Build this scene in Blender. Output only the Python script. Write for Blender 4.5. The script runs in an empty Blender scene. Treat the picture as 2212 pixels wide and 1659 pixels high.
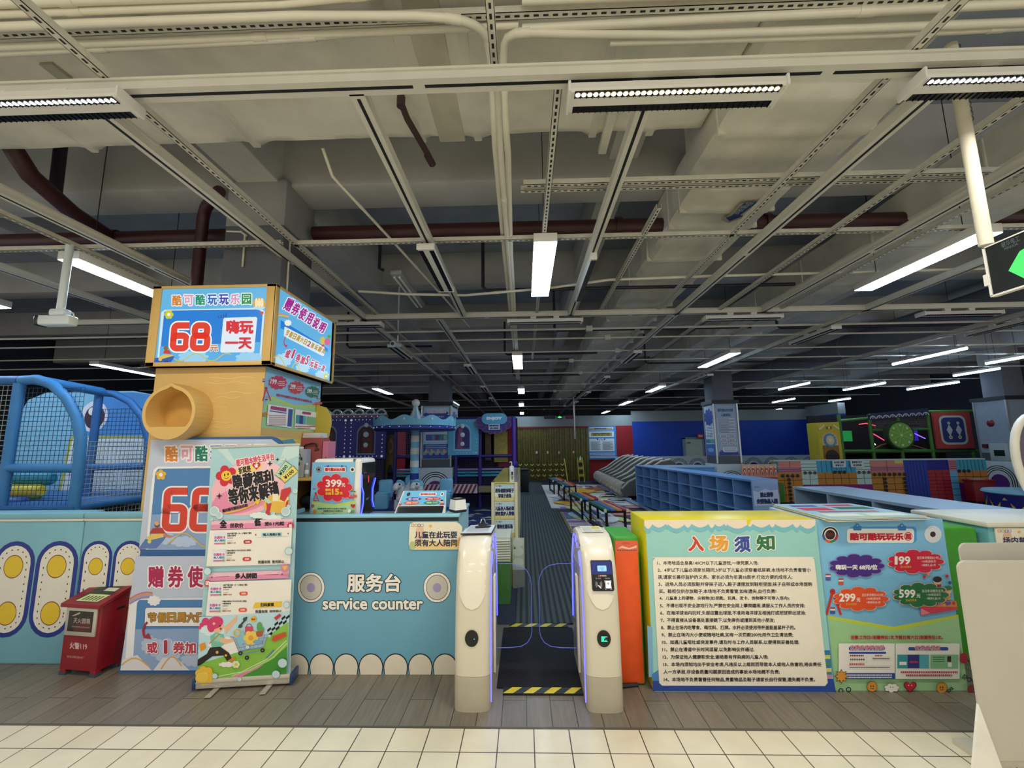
import bpy, bmesh, math, random
from mathutils import Vector, Matrix, noise as mnoise
random.seed(7)
PI = math.pi
C = bpy.context.scene.collection
SC = bpy.context.scene

# ---------------------------------------------------------------- camera
cam = bpy.data.cameras.new('camera')
cam.sensor_fit = 'HORIZONTAL'; cam.sensor_width = 36.0
cam.lens = 36.0 * 922.0 / 2212.0
cam.clip_start = 0.05; cam.clip_end = 120
camo = bpy.data.objects.new('camera', cam); C.objects.link(camo)
ya, pi_, ro = 2.736e-2, 0.14175, -1.0717e-2
fw = Vector((-math.sin(ya)*math.cos(pi_), math.cos(ya)*math.cos(pi_), math.sin(pi_)))
rt = Vector((math.cos(ya), math.sin(ya), 0)); up = rt.cross(fw)
rx = rt*math.cos(ro) + up*math.sin(ro); uy = -rt*math.sin(ro) + up*math.cos(ro)
M = Matrix.Identity(4)
for i in range(3):
    M[i][0] = rx[i]; M[i][1] = uy[i]; M[i][2] = -fw[i]
M[2][3] = 1.62
camo.matrix_world = M
SC.camera = camo
# ---------------------------------------------------------------- view, world, lamps
SC.view_settings.view_transform = 'Standard'
SC.view_settings.look = 'None'
SC.view_settings.gamma = 1.0
SC.view_settings.use_curve_mapping = False
SC.view_settings.exposure = 0.0
W = bpy.data.worlds.new('ambient_fill'); SC.world = W; W.use_nodes = True  # even ambient fill, added to brighten the entrance and near ceiling
W.node_tree.nodes['Background'].inputs[0].default_value = (1.0, 0.965, 0.89, 1)
W.node_tree.nodes['Background'].inputs[1].default_value = 0.80

def lamp(name, loc, sx, sy, power, col, rot=(0, 0, 0), spread=PI):
    d = bpy.data.lights.new(name, 'AREA'); d.shape = 'RECTANGLE'; d.size = sx; d.size_y = sy
    d.energy = power; d.color = col; d.spread = spread
    o = bpy.data.objects.new(name, d); C.objects.link(o); o.location = loc; o.rotation_euler = rot
    return o
WARM = (1.0, 0.93, 0.80); COOL = (0.78, 0.90, 1.0)
# concourse ceiling lamps behind the camera, same height as the warm fixture in view
for x in (-3.4, -1.1, 1.2, 3.4):
    lamp('concourse_lamp', (x, -0.9, 3.25), 1.1, 0.25, 20, WARM)
for x in (-2.2, 1.2):
    lamp('concourse_lamp', (x, -3.4, 3.25), 1.1, 0.25, 20, WARM)

# unseen upward fill lights behind the camera, added to brighten the near ceiling
for x in (-2.6, .2, 3.0):
    lamp('ceiling_fill', (x, -.7, 3.0), .6, .6, 26, WARM, (PI, 0, 0))

# ---------------------------------------------------------------- materials
def lin(h):
    r = []
    for i in (0, 2, 4):
        c = int(h[i:i+2], 16)/255.0
        r.append(c/12.92 if c <= 0.04045 else ((c+0.055)/1.055)**2.4)
    return (r[0], r[1], r[2], 1.0)
MC = {}
def mat(h, rough=0.5, metal=0.0, noise=0.05, ns=9.0, bump=0.0, emit=0.0, trans=0.0, coat=0.0, name=None):
    """Principled material whose colour and roughness wander a little with procedural noise."""
    key = (h, rough, metal, noise, ns, bump, emit, trans, coat)
    if key in MC: return MC[key]
    m = bpy.data.materials.new(name or 'paint_'+h); m.use_nodes = True
    nt = m.node_tree; b = nt.nodes['Principled BSDF']; c = lin(h)
    b.inputs['Base Color'].default_value = c
    b.inputs['Roughness'].default_value = rough
    b.inputs['Metallic'].default_value = metal
    if coat: b.inputs['Coat Weight'].default_value = coat
    if trans: b.inputs['Transmission Weight'].default_value = trans; b.inputs['IOR'].default_value = 1.05
    if emit:
        b.inputs['Base Color'].default_value = (c[0]*.15, c[1]*.15, c[2]*.15, 1)
        b.inputs['Emission Color'].default_value = c; b.inputs['Emission Strength'].default_value = emit
    if noise or bump:
        tc = nt.nodes.new('ShaderNodeTexCoord'); n = nt.nodes.new('ShaderNodeTexNoise')
        n.inputs['Scale'].default_value = ns; n.inputs['Detail'].default_value = 4
        nt.links.new(tc.outputs['Object'], n.inputs['Vector'])
        if noise:
            r = nt.nodes.new('ShaderNodeMapRange'); r.inputs[1].default_value = 0.25; r.inputs[2].default_value = 0.75
            r.inputs[3].default_value = 1-noise; r.inputs[4].default_value = 1+noise
            nt.links.new(n.outputs['Fac'], r.inputs[0])
            x = nt.nodes.new('ShaderNodeMix'); x.data_type = 'RGBA'; x.blend_type = 'MULTIPLY'; x.inputs[0].default_value = 1
            x.inputs[6].default_value = c; nt.links.new(r.outputs[0], x.inputs[7])
            nt.links.new(x.outputs[2], b.inputs['Base Color'])
        if bump:
            bp = nt.nodes.new('ShaderNodeBump'); bp.inputs['Strength'].default_value = bump; bp.inputs['Distance'].default_value = 0.02
            nt.links.new(n.outputs['Fac'], bp.inputs['Height']); nt.links.new(bp.outputs[0], b.inputs['Normal'])
    MC[key] = m; return m
def ink(h): return mat(h, 0.45, 0, 0.02, 14)
def glow(h, e): return mat(h, 0.4, 0, 0, 9, 0, e)
def glossink(h): return mat(h, 0.25, 0, 0.02, 14)

# ---------------------------------------------------------------- mesh building
class MB:
    def __init__(s): s.v = []; s.f = []; s.fm = []; s.fs = []; s.mats = []
    def mi(s, m):
        if m not in s.mats: s.mats.append(m)
        return s.mats.index(m)
    def add(s, vs, fs, m, smooth=False):
        b = len(s.v); k = s.mi(m)
        s.v += [tuple(p) for p in vs]
        for f in fs: s.f.append([i+b for i in f]); s.fm.append(k); s.fs.append(smooth)
    def box(s, x0, y0, z0, x1, y1, z1, m, bev=0.0, seg=2):
        if x0 > x1: x0, x1 = x1, x0
        if y0 > y1: y0, y1 = y1, y0
        if z0 > z1: z0, z1 = z1, z0
        if not bev:
            s.add([(x0,y0,z0),(x1,y0,z0),(x1,y1,z0),(x0,y1,z0),(x0,y0,z1),(x1,y0,z1),(x1,y1,z1),(x0,y1,z1)],
                  [(0,3,2,1),(4,5,6,7),(0,1,5,4),(1,2,6,5),(2,3,7,6),(3,0,4,7)], m); return
        bm = bmesh.new(); bmesh.ops.create_cube(bm, size=1)
        for v in bm.verts: v.co = Vector(((x0+x1)/2+v.co.x*(x1-x0), (y0+y1)/2+v.co.y*(y1-y0), (z0+z1)/2+v.co.z*(z1-z0)))
        bmesh.ops.bevel(bm, geom=bm.edges[:], offset=bev, segments=seg, profile=0.5, affect='EDGES', clamp_overlap=True)
        bm.verts.index_update()
        s.add([v.co[:] for v in bm.verts], [[v.index for v in f.verts] for f in bm.faces], m, True); bm.free()
    def tube(s, pts, r, m, n=8, closed=False):
        P = [Vector(p) for p in pts]; k = len(P); rr = r if isinstance(r, (list, tuple)) else [r]*k
        vs = []; nrm = None
        for i in range(k):
            a = P[i-1] if (i or closed) else P[i]; b = P[(i+1) % k] if (i < k-1 or closed) else P[i]
            t = (b-a).normalized()
            if nrm is None:
                nrm = t.cross(Vector((0, 0, 1)))
                if nrm.length < 0.05: nrm = t.cross(Vector((0, 1, 0)))
            nrm = (nrm - t*nrm.dot(t)).normalized(); bi = t.cross(nrm)
            for j in range(n):
                q = 2*PI*j/n; vs.append(P[i] + (nrm*math.cos(q)+bi*math.sin(q))*rr[i])
        fs = []
        for i in range(k if closed else k-1):
            i2 = (i+1) % k
            for j in range(n): j2 = (j+1) % n; fs.append((i*n+j, i*n+j2, i2*n+j2, i2*n+j))
        if not closed: fs.append(list(range(n))[::-1]); fs.append([(k-1)*n+j for j in range(n)])
        s.add(vs, fs, m, True)
    def lathe(s, prof, c, m, n=24, a0=0, a1=2*PI):
        full = abs(a1-a0) > 6.28; vs = []; k = len(prof); cols = n if full else n+1
        for j in range(cols):
            q = a0+(a1-a0)*j/n
            for r, z in prof: vs.append((c[0]+r*math.cos(q), c[1]+r*math.sin(q), c[2]+z))
        fs = []
        for j in range(n):
            j2 = (j+1) % cols
            for i in range(k-1): fs.append((j*k+i, j2*k+i, j2*k+i+1, j*k+i+1))
        s.add(vs, fs, m, True)
    def prism(s, poly, O, U, V, d, m, m2=None):
        """closed outline poly (u,v) on plane O,U,V pushed back by vector d"""
        O, U, V, d = Vector(O), Vector(U), Vector(V), Vector(d); n = len(poly)
        a = [O+U*p[0]+V*p[1] for p in poly]; b = [p+d for p in a]
        s.add(a, [list(range(n))], m)
        s.add(b, [list(range(n))[::-1]], m2 or m)
        s.add(a+b, [(i, (i+1) % n, (i+1) % n+n, i+n) for i in range(n)], m2 or m)
    def ball(s, c, r, m, n=12, sc=(1, 1, 1)):
        vs = []; fs = []; h = n//2
        for i in range(h+1):
            t = PI*i/h
            for j in range(n):
                q = 2*PI*j/n; vs.append((c[0]+r*sc[0]*math.sin(t)*math.cos(q), c[1]+r*sc[1]*math.sin(t)*math.sin(q), c[2]+r*sc[2]*math.cos(t)))
        for i in range(h):
            for j in range(n): j2 = (j+1) % n; fs.append((i*n+j, (i+1)*n+j, (i+1)*n+j2, i*n+j2))
        s.add(vs, fs, m, True)
    def loft(s, rings, m, cap=True, closed=True, smooth=True):
        n = len(rings[0]); vs = [p for r in rings for p in r]; fs = []
        for i in range(len(rings)-1):
            for j in range(n if closed else n-1):
                j2 = (j+1) % n; fs.append((i*n+j, i*n+j2, (i+1)*n+j2, (i+1)*n+j))
        s.add(vs, fs, m, smooth)
        if cap:
            s.add(rings[0], [list(range(n))[::-1]], m); s.add(rings[-1], [list(range(n))], m)
    def move(s, Mx):
        s.v = [tuple(Mx @ Vector(p)) for p in s.v]; return s
    def obj(s, name, parent=None, world=True, label=None):
        me = bpy.data.meshes.new(name)
        vs = s.v
        if parent is not None and world:
            inv = wm(parent).inverted(); vs = [tuple(inv @ Vector(p)) for p in vs]
        me.from_pydata(vs, [], s.f)
        for m in s.mats: me.materials.append(m)
        me.polygons.foreach_set('material_index', s.fm); me.polygons.foreach_set('use_smooth', s.fs)
        me.update()
        if any(s.fs):
            try: me.set_sharp_from_angle(angle=0.75)
            except Exception: pass
        o = bpy.data.objects.new(name, me); C.objects.link(o)
        if parent is not None: o.parent = parent
        if label: o['label'] = label
        return o
def wm(o):
    m = o.matrix_basis.copy()
    return wm(o.parent) @ m if o.parent else m
def tag(o, label, cat, group=None):
    o['label'] = label; o['category'] = cat
    if group: o['group'] = group
    return o
def thing(name, label, cat, loc=(0, 0, 0), rotz=0.0, group=None, rotx=0.0):
    o = bpy.data.objects.new(name, None); C.objects.link(o); o.empty_display_size = 0.1
    o.location = loc; o.rotation_euler = (rotx, 0, rotz)
    return tag(o, label, cat, group)
def struct(name, mb):
    o = mb.obj(name); o['kind'] = 'structure'; return o
def dup(root, loc, rotz=None, label=None, group=None):
    r = root.copy(); C.objects.link(r); r.location = loc
    if rotz is not None: r.rotation_euler = (root.rotation_euler[0], 0, rotz)
    if label: r['label'] = label
    if group: r['group'] = group
    def rec(a, b):
        for ch in list(a.children):
            c = ch.copy(); C.objects.link(c); c.parent = b; rec(ch, c)
    rec(root, r)
    return r

# ---------------------------------------------------------------- flat artwork on a panel
TXT = {}
def glyphs(st, res=2):
    k = (st, res)
    if k in TXT: return TXT[k]
    cu = bpy.data.curves.new('lettering', 'FONT'); cu.body = st; cu.size = 1; cu.resolution_u = res
    o = bpy.data.objects.new('lettering', cu); C.objects.link(o)
    dg = bpy.context.evaluated_depsgraph_get()
    me = bpy.data.meshes.new_from_object(o.evaluated_get(dg))
    vs = [v.co.copy() for v in me.vertices]; fs = [list(p.vertices) for p in me.polygons]
    bpy.data.objects.remove(o); bpy.data.curves.remove(cu); bpy.data.meshes.remove(me)
    x0 = min(v.x for v in vs); x1 = max(v.x for v in vs); y0 = min(v.y for v in vs); y1 = max(v.y for v in vs)
    TXT[k] = ([((v.x-x0)/(x1-x0), (v.y-y0)/(y1-y0)) for v in vs], fs, x1-x0, y1-y0)
    return TXT[k]
def homog(q):
    """maps a four-cornered design outline (TL,TR,BR,BL, y down) to the unit square (u right, v up)"""
    dst = [(0, 1), (1, 1), (1, 0), (0, 0)]; A = []; B = []
    for (x, y), (u, v) in zip(q, dst):
        A.append([x, y, 1, 0, 0, 0, -u*x, -u*y]); B.append(u)
        A.append([0, 0, 0, x, y, 1, -v*x, -v*y]); B.append(v)
    n = 8
    for i in range(n):
        p = max(range(i, n), key=lambda r: abs(A[r][i])); A[i], A[p] = A[p], A[i]; B[i], B[p] = B[p], B[i]
        for r in range(n):
            if r != i:
                f = A[r][i]/A[i][i]
                for c in range(i, n): A[r][c] -= f*A[i][c]
                B[r] -= f*B[i]
    return [B[i]/A[i][i] for i in range(n)]+[1.0]
class Art:
    """printed layers: every shape is a flat outline a fraction of a millimetre above the last"""
    def __init__(s, mb, O, U, V, quad=None, crop=None, step=0.00012, lift=0.0006):
        s.mb = mb; s.O, s.U, s.V = Vector(O), Vector(U), Vector(V); s.N = s.U.cross(s.V).normalized()
        s.H = homog(quad) if quad else None; s.crop = crop; s.z = lift; s.st = step
    def P(s, x, y, dz=0.0):
        if s.crop: x = s.crop[0]+x/s.crop[2]; y = s.crop[1]+y/s.crop[2]
        if s.H:
            h = s.H; w = h[6]*x+h[7]*y+h[8]; u = (h[0]*x+h[1]*y+h[2])/w; v = (h[3]*x+h[4]*y+h[5])/w
        else: u, v = x, y
        return s.O+s.U*u+s.V*v+s.N*(s.z+dz)
    def up(s): s.z += s.st
    def poly(s, pts, m):
        s.up(); P = [s.P(*p) for p in pts]
        n = sum(((P[i]-P[0]).cross(P[(i+1) % len(P)]-P[0]) for i in range(1, len(P)-1)), Vector((0, 0, 0)))
        f = list(range(len(P)))
        s.mb.add(P, [f if n.dot(s.N) >= 0 else f[::-1]], m)
    def rect(s, x0, y0, x1, y1, m, r=0):
        if not r: return s.poly([(x0, y0), (x1, y0), (x1, y1), (x0, y1)], m)
        sx = 1 if x1 > x0 else -1; sy = 1 if y1 > y0 else -1; pts = []
        for cx, cy, a in ((x0+r*sx, y0+r*sy, PI), (x1-r*sx, y0+r*sy, 1.5*PI), (x1-r*sx, y1-r*sy, 0), (x0+r*sx, y1-r*sy, .5*PI)):
            for i in range(6):
                q = a+i*PI/10; pts.append((cx+sx*r*math.cos(q), cy+sy*r*math.sin(q)))
        s.poly(pts, m)
    def disc(s, cx, cy, rx, m, ry=None, n=22, a0=0, a1=2*PI, rot=0):
        ry = ry or rx; full = a1-a0 > 6.28; k = n if full else n+1; c, d = math.cos(rot), math.sin(rot); pts = []
        for i in range(k):
            q = a0+(a1-a0)*i/n; x = rx*math.cos(q); y = ry*math.sin(q); pts.append((cx+x*c-y*d, cy+x*d+y*c))
        s.poly(pts, m)
    def ring(s, cx, cy, r0, r1, m, n=26, a0=0, a1=2*PI, k=1.0):
        s.up(); P = []
        for i in range(n+1):
            q = a0+(a1-a0)*i/n
            P += [s.P(cx+r0*math.cos(q), cy+r0*k*math.sin(q)), s.P(cx+r1*math.cos(q), cy+r1*k*math.sin(q))]
        s.mb.add(P, [(2*i, 2*i+1, 2*i+3, 2*i+2) for i in range(n)], m)
    def line(s, pts, w, m, closed=False):
        s.up(); n = len(pts); P = []
        for i in range(n):
            a = pts[i-1] if (i or closed) else pts[i]; b = pts[(i+1) % n] if (i < n-1 or closed) else pts[i]
            dx, dy = b[0]-a[0], b[1]-a[1]; l = math.hypot(dx, dy) or 1; nx, ny = -dy/l*w/2, dx/l*w/2
            P += [s.P(pts[i][0]+nx, pts[i][1]+ny), s.P(pts[i][0]-nx, pts[i][1]-ny)]
        s.mb.add(P, [(2*i, 2*i+1, (2*i+3) % (2*n), (2*i+2) % (2*n)) for i in range(n if closed else n-1)], m)
    def text(s, st, x0, y0, x1, y1, m, bold=0.0, out=None, rot=0, shear=0, res=2, fit=True):
        """lettering filling the box; bold / out[0] thicken the strokes by that many design units"""
        g, fs, gw, gh = glyphs(st, res); cx, cy = (x0+x1)/2, (y0+y1)/2; w, h = x1-x0, y1-y0
        if not fit: w = math.copysign(abs(h)*gw/gh, w); cx = x0+w/2
        c, d = math.cos(rot), math.sin(rot)
        def put(r, m, n):
            s.up()
            for k in range(n):
                ox, oy = (r*math.cos(2*PI*k/n), r*math.sin(2*PI*k/n)) if n > 1 else (0, 0)
                P = []
                for a, b in g:
                    x = (a-.5)*(w-2*abs(bold)*(1 if w > 0 else -1))+ox; y = -(b-.5)*(h-2*abs(bold)*(1 if h > 0 else -1))+oy
                    x -= shear*y
                    P.append(s.P(cx+x*c-y*d, cy+x*d+y*c, k*4e-6))
                s.mb.add(P, fs, m)
        if out: put(out[0]+bold, out[1], 12)
        put(bold, m, 8 if bold else 1)
    def cloud(s, cx, cy, w, h, m, edge=None, bumps=9):
        def pts(f):
            o = []
            for i in range(bumps):
                q0 = 2*PI*i/bumps+0.3; q1 = 2*PI*(i+1)/bumps+0.3
                x0, y0, x1, y1 = math.cos(q0)*.84, math.sin(q0)*.78, math.cos(q1)*.84, math.sin(q1)*.78
                mx, my = (x0+x1)/2, (y0+y1)/2; rr = math.hypot(x1-x0, y1-y0)/2; a = math.atan2(y0-my, x0-mx)
                for k in range(5):
                    t = a+PI*k/5; o.append((cx+f*w/2*(mx+rr*math.cos(t)), cy+f*h/2*(my+rr*math.sin(t))))
            return o
        if edge: s.poly(pts(1.05), edge)
        s.poly(pts(1.0), m)
    def block(s, ch, x0, y0, x1, y1, w, m, out=None, sh=0.0):
        """squared-off price digits"""
        cy = (y0+y1)/2; yb = y0+(y1-y0)*.46
        def loop(ax, ay, bx, by, r):
            p = []
            for qx, qy, a0 in ((bx-r, ay+r, -PI/2), (bx-r, by-r, 0), (ax+r, by-r, PI/2), (ax+r, ay+r, PI)):
                for i in range(5): q = a0+i*PI/8; p.append((qx+r*math.cos(q), qy+r*math.sin(q)))
            return p
        h = w/2; r = w*.55; ax, bx, ay, by = x0+h, x1-h, y0+h, y1-h
        P = [(loop(ax, yb, bx, by, r), True)]
        if ch == '8': P.append((loop(ax+h*.3, ay, bx-h*.3, yb, r), True))
        else: P.append(([(bx+h*.6, ay), (ax+r, ay)]+[(ax+r-r*math.sin(i*PI/8), ay+r-r*math.cos(i*PI/8)) for i in range(5)]+[(ax, yb+r*1.5)], False))
        P = [([(x-sh*(y-cy), y) for x, y in p], c) for p, c in P]
        for ww, mm in (((w+2*out[0], out[1]),) if out else ())+((w, m),):
            for p, c in P: s.line(p, ww, mm, c); s.z -= s.st
            s.up()
    def star(s, cx, cy, r, m, n=5, k=.42, rot=-PI/2):
        s.poly([(cx+(r if i % 2 == 0 else r*k)*math.cos(rot+PI*i/n), cy+(r if i % 2 == 0 else r*k)*math.sin(rot+PI*i/n)) for i in range(2*n)], m)
    def heart(s, cx, cy, r, m):
        s.poly([(cx+r*1.0*math.sin(t)**3, cy-r*(0.81*math.cos(t)-.31*math.cos(2*t)-.12*math.cos(3*t)-.06*math.cos(4*t))) for t in [2*PI*i/22 for i in range(22)]], m)
    def flower(s, cx, cy, r, m, mc, n=5, rot=0):
        for i in range(n):
            q = rot+2*PI*i/n; s.disc(cx+r*.6*math.cos(q), cy+r*.6*math.sin(q), r*.42, m, n=12)
        s.disc(cx, cy, r*.36, mc, n=12)
    def dashes(s, x0, x1, y, h, m, seed=1):
        """a row of small print too fine to read"""
        rnd = random.Random(seed); x = x0
        while x < x1:
            l = h*rnd.uniform(.6, 1.0); s.rect(x, y-h/2, min(x+l, x1), y+h/2, m); s.z -= s.st; x += l+h*.3
        s.up()
# ================================================================ the room
def grid_mat(name, c1, c2, mortar, bw, rh, ox, oy, off, msize, rough, swap=False, grain=0.0):
    m = bpy.data.materials.new(name); m.use_nodes = True; nt = m.node_tree; b = nt.nodes['Principled BSDF']
    tc = nt.nodes.new('ShaderNodeTexCoord'); sp = nt.nodes.new('ShaderNodeSeparateXYZ'); cb = nt.nodes.new('ShaderNodeCombineXYZ')
    ax = nt.nodes.new('ShaderNodeMath'); ay = nt.nodes.new('ShaderNodeMath')
    ax.operation = ay.operation = 'SUBTRACT'; ax.inputs[1].default_value = ox; ay.inputs[1].default_value = oy
    nt.links.new(tc.outputs['Object'], sp.inputs[0])
    nt.links.new(sp.outputs[1 if swap else 0], ax.inputs[0]); nt.links.new(sp.outputs[0 if swap else 1], ay.inputs[0])
    nt.links.new(ax.outputs[0], cb.inputs[0]); nt.links.new(ay.outputs[0], cb.inputs[1])
    br = nt.nodes.new('ShaderNodeTexBrick'); br.offset = off; br.squash = 1
    br.inputs['Color1'].default_value = lin(c1); br.inputs['Color2'].default_value = lin(c2); br.inputs['Mortar'].default_value = lin(mortar)
    br.inputs['Scale'].default_value = 1; br.inputs['Mortar Size'].default_value = msize; br.inputs['Mortar Smooth'].default_value = 0
    br.inputs['Bias'].default_value = 0; br.inputs['Brick Width'].default_value = bw; br.inputs['Row Height'].default_value = rh
    nt.links.new(cb.outputs[0], br.inputs['Vector'])
    n = nt.nodes.new('ShaderNodeTexNoise'); n.inputs['Scale'].default_value = 5; n.inputs['Detail'].default_value = 6
    mp = nt.nodes.new('ShaderNodeMapping'); mp.inputs['Scale'].default_value = (9, .8, 1) if grain else (1, 1, 1)
    nt.links.new(tc.outputs['Object'], mp.inputs[0]); nt.links.new(mp.outputs[0], n.inputs['Vector'])
    r = nt.nodes.new('ShaderNodeMapRange'); r.inputs[1].default_value = .3; r.inputs[2].default_value = .7
    r.inputs[3].default_value = 1-max(grain, .06); r.inputs[4].default_value = 1+max(grain, .06); nt.links.new(n.outputs['Fac'], r.inputs[0])
    x = nt.nodes.new('ShaderNodeMix'); x.data_type = 'RGBA'; x.blend_type = 'MULTIPLY'; x.inputs[0].default_value = 1
    nt.links.new(br.outputs['Color'], x.inputs[6]); nt.links.new(r.outputs[0], x.inputs[7]); nt.links.new(x.outputs[2], b.inputs['Base Color'])
    b.inputs['Roughness'].default_value = rough
    return m
m_tile = grid_mat('cream_floor_tile', 'E2DAC2', 'DDD4BA', '4A4038', .2, .2, .03, .122, 0, .003, .3)
m_plank = grid_mat('grey_wood_plank_tile', '7E7669', '716A5E', '2E2C28', .9, .15, .293, -.01, .5, .0022, .4, True, .13)
m_dark = mat('23283A', .6, ns=3)
mb = MB(); mb.box(-9, -6, -.2, 9, 2.722, 0, m_tile); struct('floor', mb)
mb = MB(); mb.box(-14, 2.722, -.2, 19, 4.15, 0, m_plank); struct('floor_planks', mb)
mb = MB(); mb.box(-14, 4.15, -.2, 19, 28, 0, m_dark); struct('floor_playground', mb)
mb = MB(); mb.box(-9, 2.712, 0, 9, 2.728, .003, mat('55504A', .4)); struct('trim_floor', mb)
m_slab = mat('969FA8', .9, noise=.12, ns=2.5)
m_beam = mat('BAB9B4', .9, noise=.12, ns=2)
m_plaster = mat('DAD6C6', .95, noise=.15, ns=3.5, bump=.3)
mb = MB(); mb.box(-14, -6, 4.85, 19, 28, 5.05, m_slab); struct('ceiling', mb)
for y, w, z in ((4.04, .43, 4.164), (6.95, .3, 4.3), (9.6, .3, 4.3), (12.25, .5, 4.164), (15, .3, 4.3), (17.7, .3, 4.3), (20.4, .5, 4.164)):
    mb = MB(); mb.box(-13.9, y-w/2, z, 18.9, y+w/2, 4.85, m_beam, .01); struct('ceiling_beam', mb)
for x in (-2.55, 5.6, 13.5):
    mb = MB(); mb.box(x-.2, 3.0, 4.17, x+.2, 27, 4.85, m_beam, .01); struct('ceiling_beam', mb)
for x in (-6.6, 1.0, 9.6):
    mb = MB(); mb.box(x-.14, 3.2, 4.36, x+.14, 27, 4.85, m_beam, .01); struct('ceiling_beam', mb)
m_col = mat('9D9C99', .85, noise=.08, ns=3); m_col2 = mat('6C6F76', .85, noise=.08, ns=3)
for x, y in ((-2.545, 4.03), (-2.37, 12.05), (5.605, 12.37), (13.47, 12.3)):
    mb = MB(); mb.box(x-.285, y-.28, 0, x+.285, y+.28, 3.72, m_col2, .012)
    mb.box(x-.287, y-.282, 3.72, x+.287, y+.282, 4.2, m_col, .012); struct('column', mb)
# back wall in its painted fields, the wall beyond, the side walls
m_red = mat('9A1218', .7, noise=.1, ns=2); m_blu = mat('0A3C9E', .6, noise=.1, ns=1.2); m_gry = mat('868B87', .85, noise=.06, ns=1)
mb = MB(); mb.box(-6, 19.8, 0, 4.95, 19.95, 2.44, m_red); mb.box(4.95, 19.8, 0, 12.9, 19.95, 2.62, m_blu)
mb.box(-6, 19.79, 2.44, 4.95, 19.95, 2.92, m_gry); mb.box(4.95, 19.79, 2.62, 12.9, 19.95, 3.1, m_gry)
mb.box(12.9, 17.9, 0, 13.2, 19.95, 2.75, m_blu); mb.box(12.9, 17.9, 2.75, 13.2, 19.95, 3.2, m_gry); struct('wall_back', mb)
mb = MB(); mb.box(-14, 27, 0, 19, 27.2, 4.9, mat('5E625F', .85, ns=1)); struct('wall_far', mb)
mb = MB(); mb.box(-14.2, 2.7, 0, -14, 28, 4.9, mat('3C4654', .85, ns=1)); struct('wall_left', mb)
mb = MB(); mb.box(19, 2.7, 0, 19.2, 28, 4.9, mat('4A4E58', .85, ns=1)); struct('wall_right', mb)
mb = MB(); mb.box(7.18, 19.72, 0, 7.28, 19.8, 1.86, mat('7E8A8E', .5)); mb.box(7.28, 19.74, 0, 8.05, 19.79, 1.8, mat('B9C3AE', .6))
mb.box(7.18, 19.72, 1.8, 8.12, 19.8, 1.88, mat('7E8A8E', .5)); mb.box(8.05, 19.72, 0, 8.12, 19.8, 1.86, mat('7E8A8E', .5))
d1 = struct('door_1', mb)
mb = MB(); mb.box(7.36, 19.68, 1.62, 7.5, 19.74, 1.66, mat('5A5C58', .4)); mb.tube([(7.36, 19.69, .95), (7.44, 19.69, .95)], .015, mat('888888', .3, 1)); mb.obj('door_handle', d1)

# ================================================================ insulated air ducts
def seam_box(mb, x0, y0, z0, x1, y1, z1, seams, axis):
    """wrapped duct: sagging underside with proud seams and soft lower corners"""
    nx = max(8, int((x1-x0)/.05)); ny = max(8, int((y1-y0)/.05))
    if nx*ny > 14000: k = math.sqrt(nx*ny/14000); nx, ny = int(nx/k), int(ny/k)
    def low(x, y):
        d = min(x-x0, x1-x, y-y0, y1-y); up = .05*max(0, 1-d/.06)**2
        sg = sum(math.exp(-(((x if axis == 'x' else y)-s_)/.035)**2) for s_ in seams)
        nz = mnoise.noise(Vector((x*1.7, y*1.7, z0)))*.014+mnoise.noise(Vector((x*6, y*6, z0)))*.004
        return z0+up-.022*sg+nz
    def px(i, j):
        x = x0+(x1-x0)*i/nx; y = y0+(y1-y0)*j/ny; w = mnoise.noise(Vector((x*2.3, y*2.3, 7)))*.02
        if axis == 'x' and j in (0, ny): y += w-.03*sum(math.exp(-((x-s_)/.08)**2) for s_ in seams)*(1 if j == 0 else -1)
        if axis == 'y' and i in (0, nx): x += w
        return x, y
    vs = []
    for i in range(nx+1):
        for j in range(ny+1): x, y = px(i, j); vs.append((x, y, low(x0+(x1-x0)*i/nx, y0+(y1-y0)*j/ny)))
    W_ = ny+1; fs = [(i*W_+j, i*W_+j+1, (i+1)*W_+j+1, (i+1)*W_+j) for i in range(nx) for j in range(ny)]
    ring = [i*W_ for i in range(nx+1)]+[nx*W_+j for j in range(1, ny+1)]+[i*W_+ny for i in range(nx-1, -1, -1)]+[j for j in range(ny-1, 0, -1)]
    b = len(vs); vs += [(vs[r][0], vs[r][1], z1) for r in ring]; n = len(ring)
    fs += [(ring[k], ring[(k+1) % n], b+(k+1) % n, b+k) for k in range(n)]+[[b+k for k in range(n)]]
    mb.add(vs, fs, m_plaster, True)
    for s_ in seams:
        if axis == 'x': mb.box(s_-.03, y0-.002, z0-.014, s_+.03, y1+.004, z1-.01, m_plaster, .008)
        else: mb.box(x0-.01, s_-.015, z0-.012, x1+.01, s_+.015, z1-.01, m_plaster, .006)
t = thing('air_duct', 'wide cream wrapped air duct running across the ceiling just above the warm light', 'duct', (0, 1.6, 3.95))
mb = MB(); seam_box(mb, -8, .2, 3.95, 1.38, 2.98, 4.55, (-5.4, -3.35, -2.05, -.75, -.32, .55, .98), 'x')
mb.box(-.62, .2, 3.942, -.42, 2.99, 4.4, mat('C9C3AE', .95, noise=.2, ns=4, bump=.3), .01)
mb.obj('duct_casing', t)
mb = MB(); mb.box(-2.9, 2.2, 3.925, -2.82, 3.1, 3.945, mat('A8A493', .8)); mb.box(.62, 2.5, 3.9, .68, 3.12, 3.945, m_plaster); mb.obj('lagging_seam', t)
t = thing('air_duct', 'cream wrapped air duct running away into the hall with a blue arrow sticker', 'duct', (1.9, 8, 3.7))
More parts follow.
